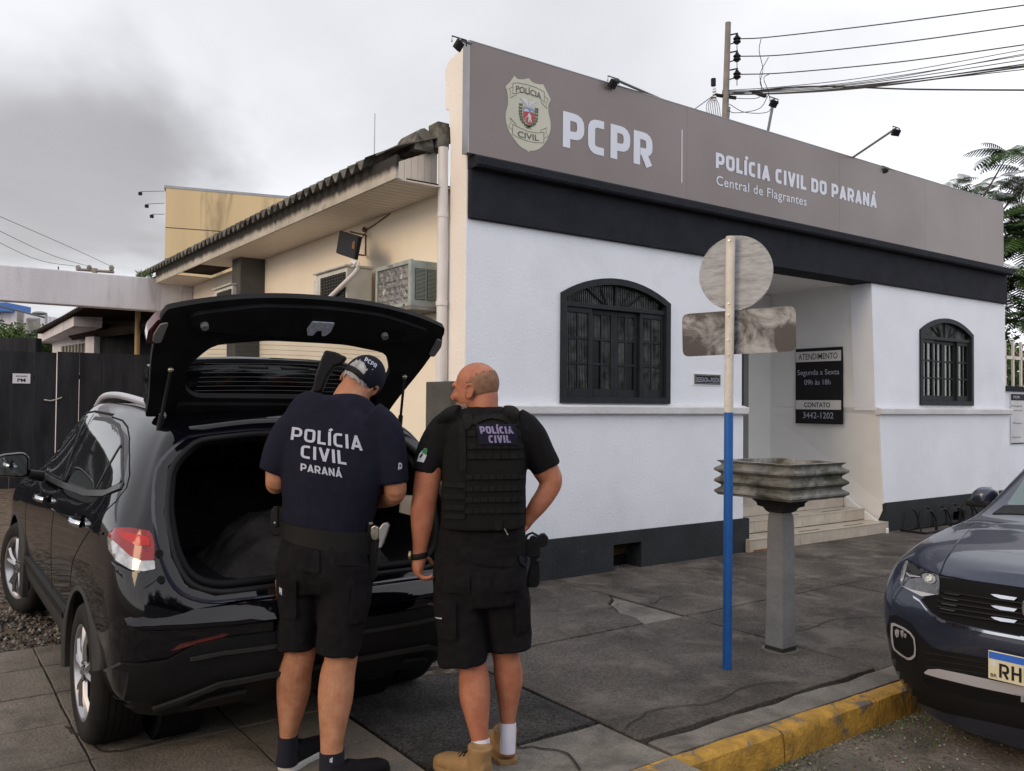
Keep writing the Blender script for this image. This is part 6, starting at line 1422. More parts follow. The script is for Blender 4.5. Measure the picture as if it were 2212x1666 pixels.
# windscreen, side glass, cowl, wipers, mirror
wsx = [(-.48, 0), (-.46, .40), (-.44, .66), (-.60, .665), (-.93, .615), (-.98, .42), (-1.0, 0)]
def down(u, v): return Vector((u, v, 3)), Vector((0, 0, -1))
W_ = [(-.46, -.66), (-.47, -.3), (-.475, 0), (-.47, .3), (-.46, .66), (-.80, .63), (-.86, .3), (-.88, 0), (-.86, -.3), (-.80, -.63)]
surf_patch('windscreen', [rnd(W_, .03, 3)], .06, down, bvv0, .004, m_tintb, CV, rim=.004, maxd=4)
surf_patch('cowl', [[(-.37, -.70), (-.37, 0), (-.37, .70), (-.455, .67), (-.47, 0), (-.455, -.67)]], .06, down, bvv0, .006, m_black, CV, rim=.004, maxd=4)
surf_patch('roof_panel', [rnd([(-1.15, -.55), (-1.15, .55), (-2.7, .55), (-2.7, -.55)], .06, 3)], .1, down, bvv0, .003, m_black, CV, rim=.002, maxd=4)
for y in (-.05, .5):
    q0 = bvv0.ray_cast(Vector((-.45, y, 3)), Vector((0, 0, -1)))[0]; q1 = bvv0.ray_cast(Vector((-.50, y-.5, 3)), Vector((0, 0, -1)))[0]
    if q0 and q1: MB().tube([q0+Vector((0, 0, .02)), q1+Vector((0, 0, .02))], .008, m_black, 6).build('wiper', CV)
vs_ = lambda u, v: (Vector((u, -2.5, v)), Vector((0, 1, 0)))
for pts in ([(-.70, 1.08), (-1.0, 1.34), (-1.25, 1.43), (-1.62, 1.45), (-1.62, 1.10)], [(-1.72, 1.10), (-1.72, 1.45), (-2.35, 1.44), (-2.55, 1.36), (-2.62, 1.16)]):
    surf_patch('side_window', [rnd(pts, .04, 3)], .06, vs_, bvv0, .004, m_tint, CV, mirror=True, rim=.004, maxd=3.2)
surf_patch('door_seam', [strip2d([(-.62, 1.05), (-.60, .7), (-.66, .42)], .008)], .05, vs_, bvv0, .002, m_inside, CV, mirror=True, rim=.002, maxd=3)
surf_patch('door_seam', [strip2d([(-1.68, 1.48), (-1.68, .42)], .008)], .05, vs_, bvv0, .002, m_inside, CV, mirror=True, rim=.002, maxd=3)
for s in (-1, 1):
    mr = empty('door_mirror', (-.88, s*.83, 1.14)); mr.parent = CV
    MB().tube([(0, s*-.04, -.06), (0, s*.06, -.03)], [.035, .03], m_black, 8).build('stalk', mr, smooth=50)
    mb = MB(); vs = []; q = rnd([(.0, -.055), (.0, .05), (.03, .08), (.10, .08), (.145, .04), (.15, -.02), (.12, -.05), (.04, -.06)], .02, 2); m_ = len(q)
    for dx, k in ((-.05, .95), (-.03, 1.0), (.03, .98), (.07, .78), (.09, .4)):
        for e in q: vs.append((dx, s*(.05+.095+(e.x-.095)*k), .015+(e.y-.015)*k))
    mb.add(vs, [(a*m_+b, a*m_+(b+1) % m_, (a+1)*m_+(b+1) % m_, (a+1)*m_+b) for a in range(4) for b in range(m_)]+[tuple(range(m_)), tuple(range(4*m_, 5*m_))[::-1]], m_paintg); mb.build('shell', mr, smooth=50)
    MB().box(-.055, .085, min(s*.06, s*.22), max(s*.06, s*.22), -.052, -.005, m_black).build('lower_shell', mr, bevel=.015)
for s in (-1, 1): kk = [Vector((x, s*y, z)) for x, y, z in ((-.95, .57, 1.40), (-1.2, .565, 1.545), (-1.9, .565, 1.60), (-2.6, .555, 1.575), (-2.8, .54, 1.53))]; mb = MB(); mb.tube(crline(kk, 4), .014, m_black, 8); mb.build('roof_rail', CV, smooth=50)
# ================================================================== PEOPLE
FH = Vector((cos(YAW), sin(YAW), 0)); RH = Vector((sin(YAW), -cos(YAW), 0)); UP = Vector((0, 0, 1))
class Fig:
    def __init__(s, base, label):
        s.b = Vector(base); s.root = empty('person', base, 0, label, 'person')
    def p(s, x, y, d): return at(x, y, d)-s.b
    def limb(s, mb, keys, m, seg=20, sq=2.15, sub=4, caps=True):
        """keys: (px, py, depth, half width in px, half depth in m)"""
        P = [s.p(k[0], k[1], k[2]) for k in keys]; n = len(P); R_ = [(k[3]*k[2]/FPX, k[4]) for k in keys]
        if sub > 1 and n > 2:
            P2 = crline(P, sub); R2 = []
            V_ = [Vector((a, b)) for a, b in R_]; R2 = [tuple(q) for q in crline(V_, sub)]
            P, R_ = P2, R2
        mb.tube(P, R_, m, seg, ref=FH, sq=sq, caps=caps)
        mb.ell(P[0], (R_[0][0]*.0+.001,)*3, m, 4, 3) if False else None
    def cam(s): return lambda u, v: (CAM-s.b, ray(u, v))
    def patch(s, name, pts, m, bvh, off=.004, step=5, r=0, rim=.006, parent=None, smooth=60, maxd=1e9):
        return surf_patch(name, [rnd(pts, r, 3) if r else [Vector(p) for p in pts]], step, s.cam(), bvh, off, m, parent or s.root, rim=rim, smooth=smooth, maxd=maxd)
    def text(s, body, quad, bvh, m, parent, style='s', w=.2, off=.0, d=.004, gap=.13):
        tl, tr, br, bl = [Vector(q) for q in quad]; o = CAM-s.b
        def pl_(u, v, t):
            q = (bl*(1-u)+br*u)*(1-v)+(tl*(1-u)+tr*u)*v
            hit = bvh.ray_cast(o, ray(q.x, q.y).normalized())
            if hit[0] is None: hit = bvh.ray_cast(o, ray(q.x-3, q.y).normalized())
            if hit[0] is None: return o+ray(q.x, q.y)*3.7
            return hit[0]-ray(q.x, q.y).normalized()*(d+t)
        return text_obj('print', body, m, pl_, parent, style, w, off, fit=(0, 1, 0, 1), gap=gap, thick=0)
def px5(a, b): return (542.2+.27664*a, 732+.27664*b)
def px6(a, b): return (867.5+.34159*a, 759.1+.34159*b)
def headaxes(yaw, pitch, roll):
    """yaw: 0 looks away from the camera, + turns to the left of the image; pitch down; roll clockwise"""
    f = FH*cos(yaw)-RH*sin(yaw); u = UP.copy(); s = f.cross(u)
    f, u = f*cos(pitch)-u*sin(pitch), u*cos(pitch)+f*sin(pitch)
    R_ = Matrix.Rotation(roll, 3, FH)
    return (R_ @ s, R_ @ f, R_ @ u)
def head(mb, c, ax, m, k=1.0):
    S_, F_, U_ = ax; M = Matrix((S_, F_, U_)).transposed(); c = Vector(c); L = lambda s, f, u: c+(S_*s+F_*f+U_*u)*k
    mb.ell(L(0, -.012, .035), (.076*k, .098*k, .092*k), m, 24, 16, M)       # cranium
    mb.ell(L(0, .018, -.005), (.069*k, .076*k, .095*k), m, 20, 14, M)       # face
    mb.ell(L(0, .030, -.070), (.056*k, .056*k, .050*k), m, 18, 12, M)       # jaw
    mb.ell(L(0, .070, -.098), (.028*k, .022*k, .022*k), m, 12, 8, M)        # chin
    mb.ell(L(0, .078, .030), (.056*k, .022*k, .017*k), m, 14, 8, M)         # brow
    mb.tube([L(0, .088, .020), L(0, .106, -.010), L(0, .113, -.028)], [.009*k, .010*k, .0115*k], m, 10, ref=S_)
    for s in (-1, 1):
        mb.ell(L(s*.010, .100, -.032), (.009*k, .010*k, .008*k), m, 8, 6, M)
        mb.ell(L(s*.042, .066, -.020), (.024*k, .022*k, .022*k), m, 10, 8, M)
    mb.ell(L(0, .092, -.062), (.026*k, .010*k, .009*k), m, 12, 6, M)
def ear(mb, c, ax, s, m, k=1.0):
    S_, F_, U_ = ax; c = Vector(c); L = lambda a, f, u: c+(S_*(a*s)+F_*f+U_*u)*k
    P = []
    for i in range(13):
        a = radians(-75+i*26); P.append(L(.080+.012*max(0, cos(a-2.2)), -.012-.018*cos(a)*1.0-.004*sin(a), .0+.031*sin(a)*1.0))
    mb.tube(P, .0052*k, m, 8, ref=S_)
    M = Matrix((S_, F_, U_)).transposed(); mb.ell(L(.078, -.008, .002), (.008*k, .017*k, .027*k), m, 12, 8, M); mb.ell(L(.080, -.004, -.028), (.006*k, .010*k, .011*k), m, 8, 6, M)
def eyes(fig, c, ax, k=1.0):
    S_, F_, U_ = ax; c = Vector(c); M = Matrix((S_, F_, U_)).transposed()
    for s in (-1, 1):
        mb = MB(); mb.ell(c+(S_*.031*s+F_*.076+U_*.006)*k, (.012, .009, .008), mat('eye_white', (.30, .26, .24), .3, var=.02), 12, 8, M); mb.ell(c+(S_*.031*s+F_*.083+U_*.006)*k, (.006, .004, .006), m_inside, 10, 6, M); mb.build('eye', fig.root, smooth=180)
def shoe(fig, H, dv_, m_up, m_so, shaft, L=.285, name='shoe', parent=None, wk=1.0, toe_tan=False):
    """H: heel contact point (figure space); dv_: pointing direction"""
    H = Vector(H); d = Vector(dv_).normalized(); sd = Vector((d.y, -d.x, 0)); Q = lambda f, s, z: H+d*f+sd*s+UP*z
    mb = MB()
    mb.tube([Q(.005, 0, .050), Q(.05, 0, .055), Q(.12, 0, .052), Q(.19, 0, .045), Q(.25, 0, .040), Q(L, 0, .034)], [(.030*wk, .034), (.037*wk, .046), (.040*wk, .046), (.046*wk, .036), (.043*wk, .030), (.022*wk, .018)], m_up, 18, ref=UP, sq=2.4)
    k_ = .046*(1.12 if shaft > .1 else 1); mb.tube([Q(.045, 0, .05), Q(.05, 0, .09), Q(.046, 0, shaft)], [(k_, k_*.85), (k_, k_*.95), (k_*1.05, k_*1.05)], m_up, 18, ref=d)
    mb.tube([Q(.085, 0, .095), Q(.16, 0, .072)], [(.030, .02), (.026, .014)], m_up, 10, ref=UP)
    o = remesh(mb, name, .006, 4, fig.root, m_up)
    so = MB(); vs = []; pr = [(-.012, .026), (.0, .036), (.04, .040), (.11, .036), (.18, .046), (.235, .046), (.275, .030), (L+.012, .010)]
    out_ = [(f, s*wk*1.06) for f, s in pr]+[(f, -s*wk*1.06) for f, s in pr[::-1]]; n = len(out_)
    so.prism([Q(f, s, .002) for f, s in out_], UP*.028, m_so); so.build('sole', o, bevel=.006)
    return o, Q
# ---------------------------------------------------------------- man with the cap
D1 = 3.72
P1 = Fig(onp(668, 1672, 2, 0), 'man in navy T-shirt lettered POLICIA CIVIL and navy cap at the open boot'); g1 = P1
sk = MB()
g1.limb(sk, [(648, 1360, 3.70, 36, .078), (648, 1405, 3.70, 35, .068), (637, 1450, 3.71, 36.5, .068), (634, 1490, 3.72, 36, .066), (629, 1535, 3.72, 29, .052), (624, 1580, 3.72, 19.5, .042), (622, 1610, 3.72, 19, .044), (621, 1650, 3.72, 20, .05)], m_skin1)
g1.limb(sk, [(738, 1372, 3.65, 38, .080), (737, 1420, 3.65, 35, .070), (729, 1460, 3.64, 37.5, .070), (725, 1505, 3.62, 38, .068), (721, 1550, 3.60, 32, .055), (717, 1600, 3.58, 25, .046), (717, 1640, 3.57, 24, .048), (717, 1690, 3.56, 24, .05)], m_skin1)
g1.limb(sk, [(648, 1250, 3.70, 52, .10), (648, 1380, 3.70, 38, .08)], m_skin1, sub=1); g1.limb(sk, [(745, 1250, 3.67, 52, .10), (738, 1390, 3.65, 38, .08)], m_skin1, sub=1)
g1.limb(sk, [(706, 1260, 3.68, 80, .11), (708, 1130, 3.70, 84, .12), (722, 1000, 3.70, 90, .11), (735, 920, 3.72, 95, .09), (748, 880, 3.74, 42, .07)], m_skin1)
g1.limb(sk, [(748, 890, 3.75, 40, .065), (752, 862, 3.77, 33, .062), (768, 842, 3.81, 34, .062), (778, 822, 3.84, 32, .06)], m_skin1)
g1.limb(sk, [(650, 930, 3.72, 30, .06), (615, 975, 3.70, 25, .052), (600, 1020, 3.69, 24, .050), (597, 1046, 3.70, 22, .046), (594, 1030, 3.80, 19, .042), (590, 1000, 3.90, 16, .034), (585, 975, 4.0, 13, .024)], m_skin1)
g1.limb(sk, [(815, 930, 3.72, 30, .06), (838, 975, 3.70, 27, .055), (850, 1030, 3.69, 26, .052), (853, 1064, 3.70, 24, .048), (838, 1076, 3.78, 20, .044), (812, 1080, 3.88, 18, .040), (788, 1076, 3.98, 15, .03), (770, 1070, 4.03, 14, .024)], m_skin1)
# hands: palm, four fingers and thumb closed round what they hold
def fist(fig, sk, c, ax_d, ax_o, k=1.0, m=None):
    """c palm centre, ax_d along the palm, ax_o direction of curl"""
    c = Vector(c); n = ax_d.cross(ax_o).normalized(); M = Matrix((ax_d, ax_o, n)).transposed(); sk.ell(c, (.045*k, .018*k, .040*k), m, 14, 10, M)
    for i, L in enumerate((.85, 1.0, .95, .75)):
        o = c+ax_d*.036*k+n*(.030-.020*i)*k; a = o+ax_d*.024*L*k+ax_o*.010*k; b = a+ax_o*.026*L*k-ax_d*.002*k; e = b-ax_d*.024*L*k+ax_o*.004*k
        sk.tube([o-ax_d*.02*k, o, a, b, e], [.010*k, .0095*k, .009*k, .0085*k, .007*k], m, 8, ref=n)
    o = c+n*.034*k-ax_d*.01*k; sk.tube([c, o, o+ax_o*.026*k+ax_d*.012*k, o+ax_o*.040*k+ax_d*.026*k-n*.012*k], [.014*k, .012*k, .010*k, .008*k], m, 8, ref=ax_d)
fist(g1, sk, g1.p(583, 968, 4.02), (UP*.85+FH*.5).normalized(), (RH*.8+FH*.3-UP*.1).normalized(), 1, m_skin1)
fist(g1, sk, g1.p(757, 1066, 4.06), (-RH).normalized(), (UP*.9+FH*.2).normalized(), 1, m_skin1)
ax1 = headaxes(radians(-20), radians(30), radians(31)); c1_ = g1.p(775, 830, 3.84)
head(sk, c1_, ax1, m_skin1); ear(sk, c1_-ax1[1]*.0, ax1, 1, m_skin1); ear(sk, c1_, ax1, -1, m_skin1)
body1 = remesh(sk, 'body', .0048, 4, P1.root, m_skin1); eyes(g1, c1_, ax1)
# hair and cap in head space
def hp3(c, ax, s, f, u): return Vector(c)+ax[0]*s+ax[1]*f+ax[2]*u
def head_shell(name, fig, c, ax, cen, rad, keep, m, th=.004, seg=64, rings=48, noise_=0.0, parent=None):
    vs = []; idx = {}
    def P(i, j, o): 
        a = pi*i/rings; h = 2*pi*j/seg; q = Vector(((rad[0]+o)*sin(a)*cos(h), (rad[1]+o)*sin(a)*sin(h), (rad[2]+o)*cos(a)))
        q *= 1+noise_*noise.noise(q*90)
        return Vector(cen)+q
    fs = []; cells = set()
    for i in range(rings):
        for j in range(seg):
            q = (P(i+.5, j+.5, 0))
            if keep(q.x, q.y, q.z): cells.add((i, j))
    def V(i, j, k):
        key = (i, j % seg, k)
        if key not in idx: idx[key] = len(vs); q = P(i, j % seg, th if k else -.001); vs.append(hp3(c, ax, q.x, q.y, q.z))
        return idx[key]
    for (i, j) in cells:
        fs.append((V(i, j, 1), V(i+1, j, 1), V(i+1, j+1, 1), V(i, j+1, 1)))
        for (di, dj, a, b) in ((-1, 0, (i, j), (i, j+1)), (1, 0, (i+1, j+1), (i+1, j)), (0, -1, (i+1, j), (i, j)), (0, 1, (i, j+1), (i+1, j+1))):
            if (i+di, (j+dj) % seg) not in cells and 0 <= i+di < rings: fs.append((V(*a, 1), V(*b, 1), V(*b, 0), V(*a, 0)))
    return MB().add(vs, fs, m).build(name, parent or fig.root, smooth=60)
head_shell('hair', g1, c1_, ax1, (0, -.012, .035), (.079, .101, .095), lambda s, f, u: (f < .035 and u > -.030+.25*max(0, f+.02) and (f < -.0 or abs(s) > .05)) and u > -.032, m_hair, .004, noise_=.05)
head_shell('sideburn', g1, c1_, ax1, (0, .022, -.045), (.068, .070, .062), lambda s, f, u: u < -.015 and f > .0, m_beard, .005, noise_=.08)
hole = lambda s, f, u: f < -.02 and (s/.042)**2+((u-.004)/.044)**2 < 1 and u > .004
head_shell('cap', g1, c1_, ax1, (0, -.008, .036), (.084, .106, .103), lambda s, f, u: u > -.018+.22*(f+.1) and not hole(s, f, u), m_navy, .004, seg=96, rings=64)
head_shell('cap_strap', g1, c1_, ax1, (0, -.010, .034), (.085, .107, .101), lambda s, f, u: f < -.05 and abs(s) < .052 and -.014 < u < .004, m_leather, .004, seg=96, rings=64)
bm_ = MB(); br = [hp3(c1_, ax1, s, .085+.075*(1-(s/.075)**2), .024-.03*(1-(s/.075)**2)*.6) for s in [(-.072+.144*i/12) for i in range(13)]]; bi = [hp3(c1_, ax1, s, .09*sqrt(max(0, 1-(s/.088)**2))-.01, .030) for s in [(-.072+.144*i/12) for i in range(13)]]
bm_.add(br+bi+[q-ax1[2]*.004 for q in br]+[q-ax1[2]*.004 for q in bi], [(i, i+1, 14+i, 13+i) for i in range(12)]+[(26+i+1, 26+i, 39+i, 40+i) for i in range(12)]+[(i+1, i, 26+i, 27+i) for i in range(12)], m_navy); bm_.build('cap_peak', P1.root, smooth=60)
MB().ell(hp3(c1_, ax1, 0, -.008, .142), (.007, .007, .004), m_navy, 8, 6).build('cap_button', P1.root)
# T-shirt
ts = MB()
g1.limb(ts, [(748, 868, 3.765, 41, .066), (746, 882, 3.745, 74, .086), (738, 899, 3.73, 112, .105), (732, 930, 3.72, 124, .122), (727, 980, 3.71, 122, .136), (720, 1030, 3.70, 115, .142), (714, 1080, 3.70, 104, .145), (710, 1120, 3.70, 97, .148), (709, 1152, 3.70, 95, .146)], m_navy, 28, sq=2.25)
g1.limb(ts, [(668, 915, 3.72, 52, .095), (636, 938, 3.715, 47, .088), (614, 970, 3.70, 41, .078), (600, 1000, 3.69, 36, .070), (592, 1020, 3.69, 33, .066)], m_navy, 22)
g1.limb(ts, [(790, 915, 3.72, 55, .098), (820, 938, 3.715, 50, .090), (836, 975, 3.70, 43, .080), (845, 1015, 3.69, 37, .072), (849, 1047, 3.685, 33, .068)], m_navy, 22)
def ridge(q, a, b, c): return .5-abs(noise.noise(Vector((q.x*a, q.y*a, q.z*b+c))))
def wr1(q):
    h = q.z
    return .005*noise.noise(Vector((q.x*7, q.y*7, q.z*5)))+.009*(ridge(q, 11, 4, 0)-.3)*sm(1.35, 1.02, h)+.008*noise.noise(Vector((q.x*14+q.z*5, q.y*14, q.z*3.0)))*sm(1.45, 1.05, h)+.003*noise.noise(Vector((q.x*30, q.y*30, q.z*13)))*sm(1.35, 1.0, h)
shirt1 = remesh(ts, 't_shirt', .0075, 6, P1.root, m_navy, wr1); bs1 = bvh_of(shirt1.data)
col = MB(); P_ = [bs1.ray_cast(CAM-g1.b, ray(*q))[0] for q in ((716, 862), (735, 862), (755, 866), (770, 872), (782, 878))]; P_ = [q for q in P_ if q]
g1.text('POLÍCIA', [px5(322, 688), px5(862, 762), px5(872, 875), px5(308, 787)], bs1, m_prt, shirt1, 's', .175, gap=.13)
g1.text('CIVIL', [px5(392, 828), px5(738, 878), px5(748, 986), px5(386, 928)], bs1, m_prt, shirt1, 's', .175, gap=.13)
g1.text('PARANÁ', [px5(388, 972), px5(706, 1022), px5(712, 1085), px5(386, 1029)], bs1, m_prt, shirt1, 's', .19, gap=.10)
g1.text('P', [px5(1152, 968), px5(1182, 968), px5(1176, 1046), px5(1148, 1020)], bs1, m_prt, shirt1, 's', .2)
bcap = bvh_of(bpy.data.objects['cap'].data); g1.text('PCPR', [px5(898, 142), px5(988, 200), px5(974, 230), px5(884, 171)], bcap, m_prt, bpy.data.objects['cap'], 's', .2, d=.002)
# shorts, belt
so1 = MB()
g1.limb(so1, [(709, 1140, 3.70, 92, .145), (708, 1165, 3.70, 96, .150), (706, 1200, 3.69, 101, .158), (702, 1240, 3.69, 101, .155), (700, 1275, 3.69, 84, .13)], m_short, 28, sq=2.4)
g1.limb(so1, [(655, 1215, 3.70, 54, .125), (650, 1270, 3.70, 50, .122), (645, 1330, 3.70, 45, .112), (642, 1396, 3.70, 42, .108)], m_short, 22, sq=2.4)
g1.limb(so1, [(752, 1215, 3.68, 56, .128), (746, 1280, 3.67, 56, .124), (738, 1340, 3.66, 50, .115), (730, 1408, 3.655, 46, .110)], m_short, 22, sq=2.4)
def wrs(q): return .009*(ridge(q, 10, 7, 3)-.3)+.006*noise.noise(Vector((q.x*8, q.y*8, q.z*6)))+.005*noise.noise(Vector((q.x*14, q.y*14, q.z*5)))+.003*noise.noise(Vector((q.x*34, q.y*34, q.z*20)))
shorts1 = remesh(so1, 'shorts', .0078, 5, P1.root, m_short, wrs); bo1 = bvh_of(shorts1.data)
g1.patch('cargo_pocket', [(604, 1248), (640, 1255), (640, 1340), (606, 1335)], m_short, bo1, .010, 8, r=4); g1.patch('cargo_pocket', [(760, 1268), (796, 1262), (788, 1345), (752, 1350)], m_short, bo1, .010, 8, r=4)
g1.patch('back_pocket', [(640, 1185), (690, 1190), (690, 1240), (642, 1232)], m_short, bo1, .006, 8, r=4); g1.patch('back_pocket', [(725, 1192), (785, 1195), (783, 1222), (725, 1222)], m_short, bo1, .006, 8, r=4)
g1.patch('pocket_label', [(603, 1268), (609, 1272), (609, 1287), (603, 1282)], m_prt, bo1, .012, 4)
bl = MB(); g1.limb(bl, [(709, 1127, 3.70, 100.5, .158), (709, 1148, 3.70, 100.5, .160), (708, 1168, 3.70, 101, .162)], m_leather, 40, sq=2.3, sub=2); belt1 = bl.build('belt', P1.root, smooth=50)
for v in belt1.data.vertices: v.co += UP*(-.028*(v.co.dot(RH)/.2))
bb1 = bvh_of(belt1.data)
# pouch and holster on the belt
def block(fig, name, pts, d, th, m, parent, bevel=.006, m2=None):
    V = [fig.p(a, b, d) for a, b in pts]; n = FH*th
    return MB().prism(V, n, m).build(name, parent, bevel=bevel)
pch = empty('belt_pouch', (0, 0, 0)); pch.parent = P1.root
block(g1, 'pouch_body', [(583, 1106), (590, 1096), (612, 1097), (618, 1106), (617, 1150), (611, 1160), (588, 1158), (583, 1148)], 3.66, .07, m_leather, pch, .008); block(g1, 'flap', [(590, 1094), (600, 1094), (600, 1136), (594, 1140), (589, 1134)], 3.653, .008, m_black, pch, .003); MB().ell(g1.p(594, 1130, 3.652), (.006, .006, .006), m_steel, 8, 6).build('stud', pch)
hol = empty('holster', (0, 0, 0)); hol.parent = P1.root
block(g1, 'holster_body', [(797, 1168), (822, 1160), (830, 1178), (814, 1190), (812, 1248), (806, 1257), (798, 1254), (796, 1200)], 3.64, .045, m_leather, hol, .006); block(g1, 'thumb_strap', [(792, 1132), (800, 1132), (802, 1170), (795, 1172)], 3.63, .02, m_leather, hol, .004)
gun = empty('pistol', P1.b, 0, 'worn steel pistol holstered on the right hip of the man with the cap', 'pistol')
block(g1, 'slide', [(801, 1140), (809, 1135), (817, 1140), (818, 1160), (813, 1168), (803, 1166), (800, 1155)], 3.625, .028, m_steel, gun, .004); block(g1, 'grip', [(818, 1142), (826, 1131), (836, 1129), (841, 1136), (834, 1158), (824, 1184), (817, 1186), (819, 1168), (814, 1160)], 3.63, .03, m_alu, gun, .006)
block(g1, 'tang', [(796, 1129), (804, 1129), (805, 1134), (797, 1134)], 3.63, .02, m_steel, gun, .002)
# socks and shoes
for (keys) in ([(622, 1588, 3.72, 21, .047), (622, 1615, 3.72, 21, .050), (620, 1648, 3.72, 24, .055)], [(717, 1622, 3.575, 26.5, .052), (717, 1655, 3.57, 27, .055), (716, 1700, 3.56, 28, .06)]):
    mb = MB(); g1.limb(mb, keys, m_sockb, 24, sub=3); mb.build('sock', P1.root, smooth=50)
g1.patch('sock_logo', [(712, 1640), (719, 1636), (718, 1648), (712, 1647)], m_prt, bvh_of(bpy.data.objects['sock.001'].data), .002, 3)
h1 = onp(617, 1668, 2, 0)-g1.b; shoe(g1, h1, RH*.40+FH*.92, m_shoe, m_sole, .085, wk=1.12)
h2 = onp(712, 1712, 2, 0)-g1.b; shoe(g1, h2, RH*.72+FH*.70, m_shoe, m_inside, .085, wk=1.1)
# long gun held in front of him
rf = empty('long_gun', P1.b, 0, 'black long gun, stock upwards, held in front of the man with the cap', 'gun')
block(g1, 'stock', [(701, 756), (722, 760), (748, 772), (739, 786), (722, 792), (708, 812), (694, 846), (672, 851), (680, 812), (692, 776)], 3.98, .045, m_gun, rf, .010)
MB().tube([g1.p(684, 846, 4.0), g1.p(660, 868, 4.02), g1.p(636, 892, 4.04), g1.p(580, 975, 4.08)], [.024, .020, .017, .014], m_gun, 14).build('barrel', rf, smooth=50)
block(g1, 'receiver', [(672, 845), (690, 848), (664, 884), (640, 892), (642, 876)], 3.98, .05, m_gun, rf, .008)
# ---------------------------------------------------------------- man with the vest
P2 = Fig(onp(1068, 1672, 2, 0), 'balding man in a black tactical vest and tan boots, right hand on his hip'); g2 = P2
sk = MB(); DA = 3.80
g2.limb(sk, [(1015, 1395, 3.76, 32, .080), (1019, 1430, 3.76, 29, .070), (1024, 1465, 3.75, 33, .070), (1026, 1505, 3.73, 33.5, .068), (1031, 1550, 3.71, 26, .054), (1036, 1595, 3.69, 18.5, .040), (1040, 1630, 3.68, 17, .036), (1044, 1672, 3.67, 17, .036)], m_skin2)
g2.limb(sk, [(1088, 1375, 3.84, 40, .085), (1092, 1412, 3.84, 29, .070), (1097, 1445, 3.84, 31, .068), (1099, 1475, 3.84, 30, .066), (1098, 1520, 3.83, 22, .052), (1097, 1560, 3.82, 16, .038), (1097, 1590, 3.81, 15, .036), (1096, 1632, 3.80, 15, .036)], m_skin2)
g2.limb(sk, [(1000, 1250, 3.78, 40, .10), (1010, 1400, 3.76, 32, .075)], m_skin2, sub=1); g2.limb(sk, [(1085, 1250, 3.82, 38, .10), (1092, 1390, 3.84, 32, .075)], m_skin2, sub=1)
g2.limb(sk, [(1044, 1270, DA, 80, .12), (1042, 1160, DA, 82, .13), (1045, 1040, DA, 78, .12), (1046, 940, DA, 84, .10), (1046, 900, DA, 50, .075)], m_skin2)
g2.limb(sk, [(1046, 905, DA, 40, .068), (1045, 880, DA, 32, .066), (1046, 855, DA+.005, 30, .062), (1042, 838, DA+.01, 30, .06)], m_skin2)
g2.limb(sk, [(960, 940, DA, 30, .06), (935, 985, 3.78, 30, .06), (924, 1035, 3.76, 29, .056), (917, 1080, 3.75, 27, .050), (914, 1100, 3.75, 27.5, .048), (911, 1140, 3.75, 23, .042), (908, 1175, 3.75, 17, .034), (906, 1198, 3.75, 15, .028), (905, 1216, 3.75, 14.5, .030)], m_skin2)
g2.limb(sk, [(1130, 940, DA, 30, .06), (1160, 985, 3.82, 30, .06), (1180, 1018, 3.83, 28, .054), (1190, 1040, 3.83, 25, .050), (1180, 1066, 3.82, 22, .045), (1162, 1092, 3.80, 20, .040), (1146, 1114, 3.80, 16, .032), (1134, 1130, 3.80, 14, .026)], m_skin2)
# left hand hanging, fingers curled
K2 = lambda *a: g2.p(*a)
g2.limb(sk, [(905, 1208, 3.75, 14, .030), (903, 1224, 3.75, 13.5, .038), (904, 1240, 3.75, 10, .040)], m_skin2)
for i, (dd, e) in enumerate(((-.034, 0), (-.012, 2), (.012, 1), (.034, -2))):
    sk.tube([K2(903, 1230, 3.75+dd), K2(905, 1243+e, 3.75+dd), K2(916, 1249+e, 3.75+dd), K2(928+e, 1248+e, 3.75+dd), K2(935+e, 1243+e, 3.75+dd)], [.0105, .0105, .0098, .009, .0075], m_skin2, 10, ref=FH)
sk.tube([K2(908, 1208, 3.79), K2(920, 1204, 3.81), K2(930, 1211, 3.81), K2(935, 1221, 3.80)], [.015, .013, .0105, .008], m_skin2, 10, ref=FH)
# right hand on the hip
g2.limb(sk, [(1137, 1127, 3.80, 14, .026), (1130, 1136, 3.83, 13, .034), (1122, 1140, 3.87, 11, .036)], m_skin2)
for i, dd in enumerate((-.033, -.011, .011, .033)): sk.tube([K2(1124, 1133+i*3, 3.86), K2(1112, 1134+i*5, 3.93), K2(1100, 1138+i*6, 3.965)], [.010, .009, .0075], m_skin2, 8, ref=UP)
sk.tube([K2(1137, 1130, 3.80), K2(1135, 1142, 3.78), K2(1128, 1150, 3.77)], [.013, .011, .009], m_skin2, 8, ref=UP)
ax2 = headaxes(radians(66), radians(2), radians(0)); c2_ = g2.p(1026, 846, 3.82)
head(sk, c2_, ax2, m_skin2, 1.02); ear(sk, c2_, ax2, -1, m_skin2, .97); ear(sk, c2_, ax2, 1, m_skin2, .97)
body2 = remesh(sk, 'body', .0048, 4, P2.root, m_skin2); eyes(g2, c2_, ax2, 1.02)
head_shell('hair', g2, c2_, ax2, (0, -.012, .036), (.0795, .102, .096), lambda s, f, u: f < .0+.02*(u < .05) and u > -.028 and u < .085-.50*max(0, f+.07)+.020*noise.noise(Vector((s*45, f*45, u*45))) and not (abs(s) < .05 and u > .066 and f > -.08) and not (f > -.028 and u < .035 and s < 0), m_stub, .0005)
head_shell('beard', g2, c2_, ax2, (0, .030, -.072), (.060, .062, .055), lambda s, f, u: f > .012 and u < -.045+.0*f and (u < -.058 or abs(s) > .03), m_beard, .004, noise_=.06)
ts = MB()
